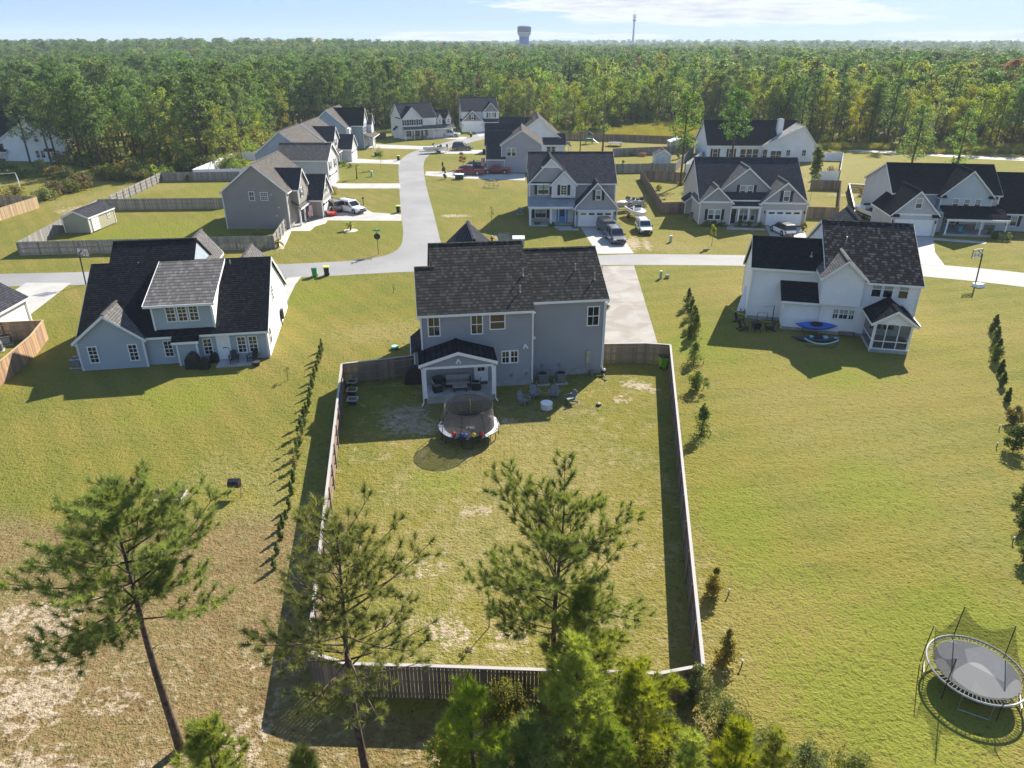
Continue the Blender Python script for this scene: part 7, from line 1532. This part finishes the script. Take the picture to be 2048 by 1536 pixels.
# foundation planting and garden shrubs far off
k_ = 0
for (px, py, hh, ww, mt, lb) in ((1413, 452, .9, 1.0, LF_SHR, 'left shrub under the left window of the beige house'), (1428, 452, .8, 1.0, LF_SHR, 'middle shrub under the left window of the beige house'), (1443, 453, .9, 1.0, LF_SHR, 'right shrub under the left window of the beige house'), (1479, 452, 1.0, 1.3, LF_ARB, 'dark shrub left on the beige house porch bed'), (1497, 454, .9, 1.3, LF_SHR, 'shrub in the middle of the beige house porch bed'), (1518, 455, .9, 1.2, LF_SHR, 'shrub at the right of the beige house porch bed'), (1607, 461, 1.3, 1.1, LF_BRN, 'shrub at the right garage corner of the beige house'), (1075, 451, .5, 1.4, LF_ARB, 'low dark bed plants left of the blue door path'), (1103, 452, .5, 1.3, LF_ARB, 'low dark bed plants next to the blue door path'), (1988, 478, 1.1, 1.6, LF_ARB, 'dark shrub right of the turquoise chair porch'), (2010, 481, 1.2, 1.8, LF_ARB, 'dark shrub under the right window of the right hand house'), (1978, 472, 1.2, 1.2, LF_SHR, 'yellow green shrub by the porch of the right hand house'), (1722, 391, 1.5, 2.4, LF_PURP, 'brownish ornamental grass inside the dark picket fence'), (668, 388, 1.6, 2.2, LF_BRN, 'spiky brown shrub behind the parked tan SUV'), (690, 333, 1.3, 1.6, LF_DEC, 'shrub by the porch of the pale grey house'), (700, 335, .9, 1.2, LF_YEL, 'yellow shrub by the porch of the pale grey house'), (680, 330, .8, 1.4, LF_DEC, 'low shrub at the porch steps of the pale grey house'), (830, 278, 1.2, 2.6, LF_DEC, 'shrub before the porch of the white porch house'), (846, 278, 1.0, 2.0, LF_BRN, 'brown bed plants of the white porch house'), (519, 470, .9, 1.8, LF_YEL, 'yellow ornamental grass inside the grey corner fence'), (376, 363, 1.3, 1.3, LF_BRN, 'brown bush in the yard behind the tan shed'), (1317, 380, 1.0, 1.4, LF_YSH, 'yellow green shrub at the brown fence of the beige house yard'), (1245, 336, 1.8, 1.0, LF_ARB, 'dark upright shrub at the grey fence behind the blue door house'), (1265, 312, 1.0, 2.0, LF_SHR, 'flowering shrub at the grey fence, left one'), (1285, 313, 1.0, 2.4, LF_RED, 'pinkish shrub at the grey fence left of the pale shed'), (1355, 318, 3.4, 1.7, LF_ARB, 'dark conical conifer behind the pale blue shed'), (1373, 312, 4.2, 2.0, LF_ARB, 'taller dark conical conifer beside the tall pine trunk'), (1362, 370, .7, 1.5, LF_BRN, 'plants around the foot of the tall pine trunk'), (1210, 618, .5, .9, LF_SHR, 'small plant in the mulch at the corner of the blue grey house'), (978, 322, 2.4, .8, LF_ARB, 'thin conifer behind the striped flag'), (948, 341, 2.2, .7, LF_ARB, 'upper narrow conifer at the street end of the pickup driveway'), (886, 345, 2.2, .75, LF_ARB, 'narrow conifer at the street end of the red pickup driveway'), (890, 358, 2.2, .8, LF_ARB, 'narrow conifer in a mulch ring before the red pickups'), (1655, 318, 2.2, 3.0, LF_BRN, 'bushy plants in the right white fence enclosure'), (1660, 345, 1.6, 3.6, LF_PURP, 'brown bed plants inside the right white fence'), (1385, 330, 1.2, 2.0, LF_RED, 'reddish plants in the left white fence yard')):
    k_ += 1; shrub(lb, at(px, py), hh, ww, mt, 300+k_, size=.2 if hh < 2 else .3, n=20, per=22, cone=(hh > 2 and ww < 2.1))
for i, (px, py, hh, ww, mt) in enumerate(((95, 400, 2.2, 4.0, LF_SHR), (118, 392, 2.6, 4.2, LF_PURP), (140, 385, 2.4, 4.2, LF_SHR), (158, 380, 2.8, 4.4, LF_PURP), (172, 376, 2.8, 4.4, LF_PURP), (30, 390, 1.6, 4.5, LF_BRN), (15, 352, 3.0, 5.0, LF_ARB), (45, 355, 2.2, 4.4, LF_ARB), (92, 352, 2.6, 4.4, LF_SHR), (110, 356, 2.4, 4, LF_PURP), (132, 360, 2.4, 4.4, LF_SHR), (84, 340, 2.2, 3.6, LF_ARB), (120, 344, 3.4, 4.6, LF_ARB))):
    shrub('%s crepe myrtle or garden bush on the far left lawn, counted from the nearest' % ORD[i], at(px, py), hh, ww, mt, 400+i, 'bush', 'bush', 'bushes on the far left lawn', .34, 34, 30)
# ---- tree kinds for the woods
def tree_meshes(kind, seed, lod=1.0):
    """returns (trunk mesh, crown mesh) of a tree 16 m tall standing at the origin"""
    rg = np.random.default_rng(seed); H = 16.0; m = M(); C = []; Rr = []
    bark, mat, size, per = BARK, LF_FPINE, .55, 40
    if kind == 'pine':
        zb = H*rg.uniform(.26, .46); m.tube([(0, 0, 0), (.1, .05, H*.4), (rg.uniform(-.3, .3), .2, H*.75), (rg.uniform(-.4, .4), 0, H*.97)], [.22, .19, .12, .03], 6)
        nC = 30
        for i in range(nC):
            t = (i+.5)/nC; z = zb+(H-zb)*t; q = 3.0*(.45+1.1*t-1.35*t*t+.15)*rg.uniform(.35, 1.15); a = 2.4*i+rg.uniform(-.6, .6); e = (q*math.cos(a), q*math.sin(a), z+.25*q)
            m.tube([(0, 0, z-.5), e], [.06, .02], 4); C.append(e); Rr.append(rg.uniform(.8, 1.35)*(1.1-.35*t))
        C.append((0, 0, H-.5)); Rr.append(.8); size, per, fl = .42, 52, .62
    elif kind in ('broad', 'yellow', 'red'):
        zb = H*.22; mat = {'broad': LF_DEC, 'yellow': LF_YEL, 'red': LF_RED}[kind]; bark = BARKG; fl = .85
        m.tube([(0, 0, 0), (.1, 0, H*.3), (-.1, .1, H*.6), (.1, 0, H*.86)], [.24, .2, .12, .03], 6); nC = 34 if kind != 'red' else 22
        for i in range(nC):
            t = rg.random()**.85; z = zb+(H-zb)*(.06+.9*t); q = 3.3*math.sqrt(max(.03, 1-(1.75*t-.72)**2))*rg.uniform(.25, 1.05); a = rg.uniform(0, 6.28); e = (q*math.cos(a), q*math.sin(a), z)
            if i % 2 == 0: m.tube([(0, 0, z-1.2-.3*q), e], [.07, .02], 4)
            C.append(e); Rr.append(rg.uniform(.8, 1.45)*(1.1-.3*t))
        size, per = .46, 44
    elif kind == 'bare':
        bark = BARKG; m.tube([(0, 0, 0), (.1, 0, H*.4), (0, .1, H*.95)], [.17, .13, .03], 6); mat = LF_BRN; fl = .8
        for i in range(26):
            z = H*rg.uniform(.3, .95); a = rg.uniform(0, 6.28); q = 2.6*(1.05-z/H)*rg.uniform(.5, 1.5); e = Vector((q*math.cos(a), q*math.sin(a), z+q*.7)); m.tube([(0, 0, z-.2), e*.6+Vector((0, 0, .4*z)), e], [.05, .03, .01], 4)
            for j in range(2): m.tube([e*.7+Vector((0, 0, .3*z)), e+Vector(rg.normal(size=3))*.7], [.02, .008], 3)
            if i % 4 == 0: C.append(tuple(e)); Rr.append(.6)
        size, per = .3, 7
    per = int(per*lod); V, F = cards(C, Rr, per, size/math.sqrt(lod), flat=fl, rg=rg)
    tr = m.build('trunk', bark, smooth=True); me = tr.data; bpy.data.objects.remove(tr)
    return me, np_mesh('crown', V, F, mat)
KINDS = {k: [tree_meshes(k, 50+i+17*j, 1.35) for i in range(n)] for j, (k, n) in enumerate((('pine', 5), ('broad', 4), ('yellow', 3), ('red', 2), ('bare', 2)))}
NOUN = {'pine': 'pine_tree', 'broad': 'broadleaf_tree', 'yellow': 'yellowing_tree', 'red': 'red_tree', 'bare': 'bare_tree'}
def tree(kind, pos, h, label, group=None, wd=1.0, rg=rng, var=None):
    tm, cm = KINDS[kind][int(rg.integers(len(KINDS[kind]))) if var is None else var]
    r = empty(NOUN[kind], (pos[0], pos[1], 0), rg.uniform(0, 6.28), label, 'tree' if kind != 'pine' else 'pine', group); s = h/16.0
    for nm, me in (('trunk', tm), ('crown', cm)):
        o = bpy.data.objects.new(nm, me); COL.objects.link(o); o.parent = r; o.scale = (s*wd, s*wd, s)
    return r
# single tall trees standing in the yards
for (px, py, h, kind, wd, v, lb) in ((1360, 371, 16.0, 'pine', 1.0, 0, 'tall pine with long bare trunk in the fenced yard of the beige house'), (1459, 352, 16.0, 'pine', .95, 1, 'tall pine in front of the long white farmhouse'), (1811, 380, 14.2, 'pine', 1.05, 2, 'left one of two tall pines behind the right hand grey house'), (1900, 383, 13.6, 'pine', .95, 3, 'right one of two tall pines behind the right hand grey house'), (1160, 303, 13.0, 'broad', .8, 0, 'bright green tree standing alone beside the play tower'), (1205, 302, 17.5, 'broad', .95, 1, 'large leafy tree beside the lone bright green tree'), (1063, 305, 15.5, 'bare', .8, 0, 'bare dead trunk rising behind the grey end wall house'), (1047, 300, 15, 'bare', .8, 1, 'second bare trunk left of the dead trunk behind the grey house'), (62, 330, 17, 'pine', .9, 4, 'leftmost tall pine before the white gabled house'), (104, 330, 16.5, 'pine', .9, 0, 'middle tall pine before the white gabled house'), (118, 336, 16, 'pine', .95, 2, 'right tall pine before the white gabled house'), (486, 330, 13.5, 'bare', .9, 0, 'grey leafless tree before the woods left of the pale grey house'), (1995, 262, 20, 'red', 1.1, 0, 'tall tree with dark red crown at the right of the woods'), (1735, 282, 14, 'red', .9, 1, 'pinkish tree at the forest edge behind the sandy track'), (955, 248, 15, 'red', .6, 1, 'small orange tree behind the far white house'), (1700, 297, 12.5, 'yellow', .75, 1, 'narrow yellowish tree at the track start'), (400, 318, 14, 'red', .8, 0, 'rusty leafed tree in the left woods'), (1552, 268, 20.5, 'broad', 1.0, 2, 'tallest dark broadleaf tree behind the farmhouse chimney'), (862, 252, 17, 'yellow', 1.15, 2, 'broad yellow green tree behind the white porch house'), (1395, 262, 9, 'broad', .7, 3, 'small dark tree at the edge of the tall grass field')):
    tree(kind, at(px, py), h, lb, wd=wd, var=v)
EDGE = [(-330, 285), (-60, 280), (60, 278), (128, 285), (150, 330), (200, 337), (330, 346), (430, 338), (490, 314), (520, 287), (600, 262), (700, 258), (800, 257), (900, 250), (1000, 256), (1120, 262), (1220, 262), (1300, 246), (1420, 246), (1520, 264), (1640, 284), (1760, 291), (1900, 296), (2048, 299), (2330, 306)]
ew = np.array([tuple(at(*p)[:2]) for p in EDGE]); eth = np.arctan2(ew[:, 0], ew[:, 1]); erad = np.hypot(ew[:, 0], ew[:, 1])
def edge_r(th): return np.interp(th, eth, erad)
WHERE = [(-.62, 'at the far left'), (-.40, 'above the grey fences'), (-.27, 'behind the blue gabled house'), (-.16, 'behind the white porch house'), (-.03, 'behind the far white house'), (.10, 'behind the bright green lone tree'), (.24, 'behind the tall grass field'), (.36, 'behind the long white farmhouse'), (.50, 'beyond the sandy track'), (9, 'at the right edge')]
rg5 = np.random.default_rng(77); edge_trees = []
dl = np.r_[0, np.cumsum(np.hypot(*np.diff(ew, axis=0).T))]; total = dl[-1]; n_edge = 0
for row, (off, sp_) in enumerate(((1.5, 4.6), (6.0, 5.2), (11.5, 6.0))):
    s_ = 0
    while s_ < total and n_edge < 275:
        p = np.array([np.interp(s_, dl, ew[:, 0]), np.interp(s_, dl, ew[:, 1])]); d = p/np.hypot(*p); p = p+d*(off+rg5.uniform(-1.5, 1.5))+rg5.normal(size=2)*.5
        th = math.atan2(p[0], p[1]); s_ += sp_*rg5.uniform(.7, 1.35)
        if abs(th) > .70: continue
        u = rg5.random(); left = th < -.22
        kind = ('pine' if u < (.58 if left else .26) else 'broad' if u < (.88 if left else .74) else 'yellow' if u < .965 else 'red' if u < .977 else 'bare')
        h = {'pine': rg5.uniform(15, 20) if left else rg5.uniform(14, 18), 'broad': rg5.uniform(11, 17), 'yellow': rg5.uniform(10, 16), 'red': rg5.uniform(9, 13), 'bare': rg5.uniform(11, 14)}[kind]*(1.0 if row else .92)
        wh = next(t for a, t in WHERE if th < a); nm = {'pine': 'dark green pine', 'broad': 'green broadleaf tree', 'yellow': 'yellow green tree', 'red': 'rust coloured tree', 'bare': 'leafless grey tree'}[kind]
        o = tree(kind, p, h, '%s, %s row of the woods %s' % (nm, ('front', 'second', 'third')[row], wh), 'trees along the forest edge', rg=rg5, wd=rg5.uniform(.85, 1.15)); n_edge += 1; edge_trees.append((th, o))
cnt = {}
for th, o in sorted(edge_trees, key=lambda q: q[0]): cnt.setdefault(o['label'], []).append(o)
for lb, os_ in cnt.items():
    if len(os_) > 1:
        for k, o in enumerate(os_): o['label'] = '%s %s' % (ORD[k], lb)
# ---- the woods beyond: one mass
def scatter(name, label, cat, pts, scl, rot, idx, objs):
    me = bpy.data.meshes.new(name); me.vertices.add(len(pts)); me.vertices.foreach_set('co', np.asarray(pts, np.float32).ravel())
    for nm, ty, val in (('scl', 'FLOAT_VECTOR', np.asarray(scl, np.float32)), ('rot', 'FLOAT_VECTOR', np.asarray(rot, np.float32)), ('idx', 'INT', np.asarray(idx, np.int32))):
        a = me.attributes.new(nm, ty, 'POINT'); a.data.foreach_set('vector' if ty == 'FLOAT_VECTOR' else 'value', val.ravel())
    o = bpy.data.objects.new(name, me); COL.objects.link(o); tag(o, label, cat, kind='stuff')
    cl = bpy.data.collections.new(name+'_kinds')
    for k, q in enumerate(objs): cl.objects.link(q)
    g = bpy.data.node_groups.new(name, 'GeometryNodeTree'); g.interface.new_socket('Geometry', in_out='INPUT', socket_type='NodeSocketGeometry'); g.interface.new_socket('Geometry', in_out='OUTPUT', socket_type='NodeSocketGeometry')
    N = g.nodes; gi = N.new('NodeGroupInput'); go = N.new('NodeGroupOutput'); ci = N.new('GeometryNodeCollectionInfo'); ci.inputs['Collection'].default_value = cl; ci.inputs['Separate Children'].default_value = True; ci.inputs['Reset Children'].default_value = True
    ip = N.new('GeometryNodeInstanceOnPoints'); ip.inputs['Pick Instance'].default_value = True
    def attr(nm, ty): x = N.new('GeometryNodeInputNamedAttribute'); x.data_type = ty; x.inputs['Name'].default_value = nm; return x.outputs[0]
    g.links.new(gi.outputs[0], ip.inputs['Points']); g.links.new(ci.outputs[0], ip.inputs['Instance']); g.links.new(attr('idx', 'INT'), ip.inputs['Instance Index'])
    e2 = N.new('FunctionNodeEulerToRotation'); g.links.new(attr('rot', 'FLOAT_VECTOR'), e2.inputs[0]); g.links.new(e2.outputs[0], ip.inputs['Rotation']); g.links.new(attr('scl', 'FLOAT_VECTOR'), ip.inputs['Scale'])
    g.links.new(ip.outputs[0], go.inputs[0]); md = o.modifiers.new('scatter', 'NODES'); md.node_group = g; return o
def merged(kind, seed, lod):
    tm, cm = tree_meshes(kind, seed, lod); a = bpy.data.objects.new('wood_tree_%s_%02d' % (kind, seed), None)
    bm = bmesh.new(); bm.from_mesh(tm); n = len(bm.faces); bm.from_mesh(cm); me = bpy.data.meshes.new('wood_tree')
    bm.faces.ensure_lookup_table()
    for i, f in enumerate(bm.faces): f.material_index = 0 if i < n else 1
    bm.to_mesh(me); bm.free(); me.materials.append(tm.materials[0]); me.materials.append(cm.materials[0])
    return bpy.data.objects.new('%02d_wood_tree' % seed, me)
FK = [merged('pine', 10+i, .8) for i in range(6)]+[merged('broad', 20+i, .8) for i in range(4)]+[merged('yellow', 30, .8), merged('yellow', 31, .8), merged('red', 40, .8), merged('bare', 45, .9)]
def woods():
    rg = np.random.default_rng(5); out = []; r = 0
    th = rg.uniform(-.95, .95, 260000); u = rg.random(260000)
    # density falls with distance: sample radius from the wanted density
    rr = np.geomspace(130, 4200, 400); rho = 1/(26+3.2e-4*rr**2); cdf = np.cumsum(np.r_[0, .5*(rho[1:]*rr[1:]+rho[:-1]*rr[:-1])*np.diff(rr)]); tot = 1.9*cdf[-1]; n = int(tot)
    rad = np.interp(u[:n], cdf/cdf[-1], rr); th = th[:n]; k = rad > edge_r(th)+14; rad, th = rad[k], th[k]
    x, y = rad*np.sin(th), rad*np.cos(th); z = hill(x, y)-.2; n = len(x)
    big = np.sin(x/90+1)*np.sin(y/120)+.6*np.sin(x/37)*np.cos(y/53)+rg.normal(size=n)*.45
    left = th < -.12
    idx = np.where(big > np.where(left, 1.15, .9), rg.integers(6, 10, n), rg.integers(0, 6, n)); idx = np.where((rg.random(n) < .022), rg.integers(10, 12, n), idx); idx = np.where(rg.random(n) < .012, 12, idx); idx = np.where(rg.random(n) < .02, 13, idx)
    s = rg.uniform(.72, 1.2, n)*(1+.00012*rad); wdt = rg.uniform(.9, 1.2, n)*np.clip(.9+rad/1100, 1, 2.2)
    scatter('distant_woods', 'endless mixed pine woods reaching to the horizon', 'woods', np.stack([x, y, z], 1), np.stack([s*wdt, s*wdt, s], 1), np.stack([0*x, 0*x, rg.uniform(0, 6.28, n)], 1), idx, FK)
woods()
def bush_obj(mat, seed, h=2.0, wd=2.6, size=.30, n=16, per=26, nm='bush'):
    rg = np.random.default_rng(seed); c = [(wd*.4*rg.normal()*.6, wd*.4*rg.normal()*.6, h*rg.uniform(.15, .85)) for i in range(n)]; V, F = cards(c, [wd*.22]*n, per, size, rg=rg); V[:, 2] = np.maximum(V[:, 2], 0); return bpy.data.objects.new('%02d_%s' % (seed, nm), np_mesh('bush', V, F, mat))
UB = [bush_obj(m_, 60+i) for i, m_ in enumerate((LF_DEC, LF_SHR, LF_YSH, LF_DEC, LF_BRN))]
def undergrowth():
    rg = np.random.default_rng(9); P_ = []; S_ = []
    s = rg.uniform(0, total, 620); px = np.interp(s, dl, ew[:, 0]); py = np.interp(s, dl, ew[:, 1]); d = np.stack([px, py], 1)/np.hypot(px, py)[:, None]; o = rg.uniform(-4.0, 12, 620)
    p = np.stack([px, py], 1)+d*o[:, None]+rg.normal(size=(620, 2)); sc = rg.uniform(.6, 1.9, 620)*np.clip(.6+o*.1, .45, 1.7)
    # thick scrub in front of the left woods
    q = np.array([tuple(at(*c)[:2]) for c in [(rg.uniform(200, 330), rg.uniform(346, 364)) for _ in range(45)]+[(rg.uniform(300, 490), rg.uniform(318, 346)) for _ in range(80)]]); p = np.r_[p, q]; sc = np.r_[sc, rg.uniform(.5, 1.5, len(q))]
    n = len(p); scatter('undergrowth', 'bushes and scrub massed along the forest edge', 'undergrowth', np.c_[p, np.zeros(n)], np.stack([sc, sc, sc*rg.uniform(.8, 1.3, n)], 1), np.stack([np.zeros(n), np.zeros(n), rg.uniform(0, 6.28, n)], 1), rg.integers(0, 5, n), UB)
undergrowth()
def grass_obj(mat, seed, h, n, wd):
    rg = np.random.default_rng(seed); b = np.c_[rg.normal(size=(n, 2))*wd, np.zeros(n)]; t = b+np.c_[rg.normal(size=(n, 2))*h*.35, rg.uniform(.6, 1.1, n)*h]; s = unit(np.c_[rg.normal(size=(n, 2)), np.zeros(n)])*h*.045
    V = np.stack([b-s, b+s, t], 1).reshape(-1, 3); return bpy.data.objects.new('%02d_tuft' % seed, np_mesh('tuft', V, np.arange(len(V)).reshape(-1, 3), mat))
TG = [grass_obj(LF_GRS, 80+i, 1.1, 60, .45) for i in range(3)]
def tall_grass():
    rg = np.random.default_rng(12); c = []
    for _ in range(2600):
        px = rg.uniform(1215, 1440); c.append(tuple(at(px, rg.uniform(249, 278))[:2]))
    for _ in range(1200): c.append(tuple(at(rg.uniform(1640, 2080), rg.uniform(293, 300))[:2]))
    for _ in range(500): c.append(tuple(at(rg.uniform(1800, 2080), rg.uniform(300, 308))[:2]))
    c = np.array(c); n = len(c); sc = rg.uniform(.6, 1.2, n); scatter('tall_grass', 'tall yellow green grass of the open field before the woods', 'grass', np.c_[c, np.zeros(n)], np.stack([sc, sc, sc], 1), np.stack([np.zeros(n), np.zeros(n), rg.uniform(0, 6.28, n)], 1), rg.integers(0, 3, n), TG)
tall_grass()
# ================================================================ towers on the horizon
def water_tower():
    r = empty('water_tower', (18.5, 1200, -3), 0, 'blue water tower with a white collar on the horizon', 'water tower')
    bl = plain('pale_tower_blue', (.02, .12, .50), .5, .3, var=.06); dk = plain('deep_tower_blue', (.008, .05, .15), .5); wt = plain('tower_white', (.62, .64, .66), .5)
    m = M(); m.cyl((0, 0), 7.6, 0, 36, 28); m.build('shaft', bl, r)
    m = M(); m.cyl((0, 0), 7.6, 33.5, 38.0, 32, 10.2); m.build('collar', wt, r)
    m = M(); m.cyl((0, 0), 10.2, 38.0, 39.6, 32, 10.4); m.build('band', wt, r)
    m = M(); m.cyl((0, 0), 10.4, 39.6, 47.0, 32, 10.4); m.cyl((0, 0), 10.4, 47.0, 48.2, 32, 7.0); m.build('tank', dk, r)
water_tower()
def mast():
    x = (1266-1024)/FPX*1180*_c; r = empty('radio_mast', (x, 1180, -3), 0, 'slim white radio mast on the horizon', 'radio mast'); wt = plain('mast_white', (.9, .9, .9), .5)
    m = M(); m.cyl((0, 0), 2.0, 0, 62, 10, 1.2); m.build('mast', wt, r)
    for z in (55, 59, 62):
        m = M()
        for k in range(9): a = 2*math.pi*k/9; m.box(2.3*math.cos(a)-.4, 2.3*math.cos(a)+.4, 2.3*math.sin(a)-.3, 2.3*math.sin(a)+.3, z-1.0, z+1.0)
        m.tube([(2.2*math.cos(2*math.pi*k/12), 2.2*math.sin(2*math.pi*k/12), z) for k in range(12)], .2, 4, closed=True); m.build('antenna_ring', STEEL if z < 56 else wt, r)
    m = M(); m.tube([(0, 0, 62), (0, 0, 69)], .3, 5); m.build('spike', wt, r)
mast()
# ================================================================ the air
def haze():
    m = M(); m.box(-3600, 3600, -60, 4600, -16, 78)
    t = NT('haze_air'); v = t.n('VolumePrincipled'); v.inputs['Color'].default_value = (.78, .90, 1.0, 1); v.inputs['Density'].default_value = HAZE; v.inputs['Anisotropy'].default_value = .0
    t.l(v.outputs[0], t.out.inputs['Volume']); o = m.build('haze', t.m); tag(o, 'thin pale haze that fades the far woods', 'haze', kind='stuff')
HAZE = .00020
haze()
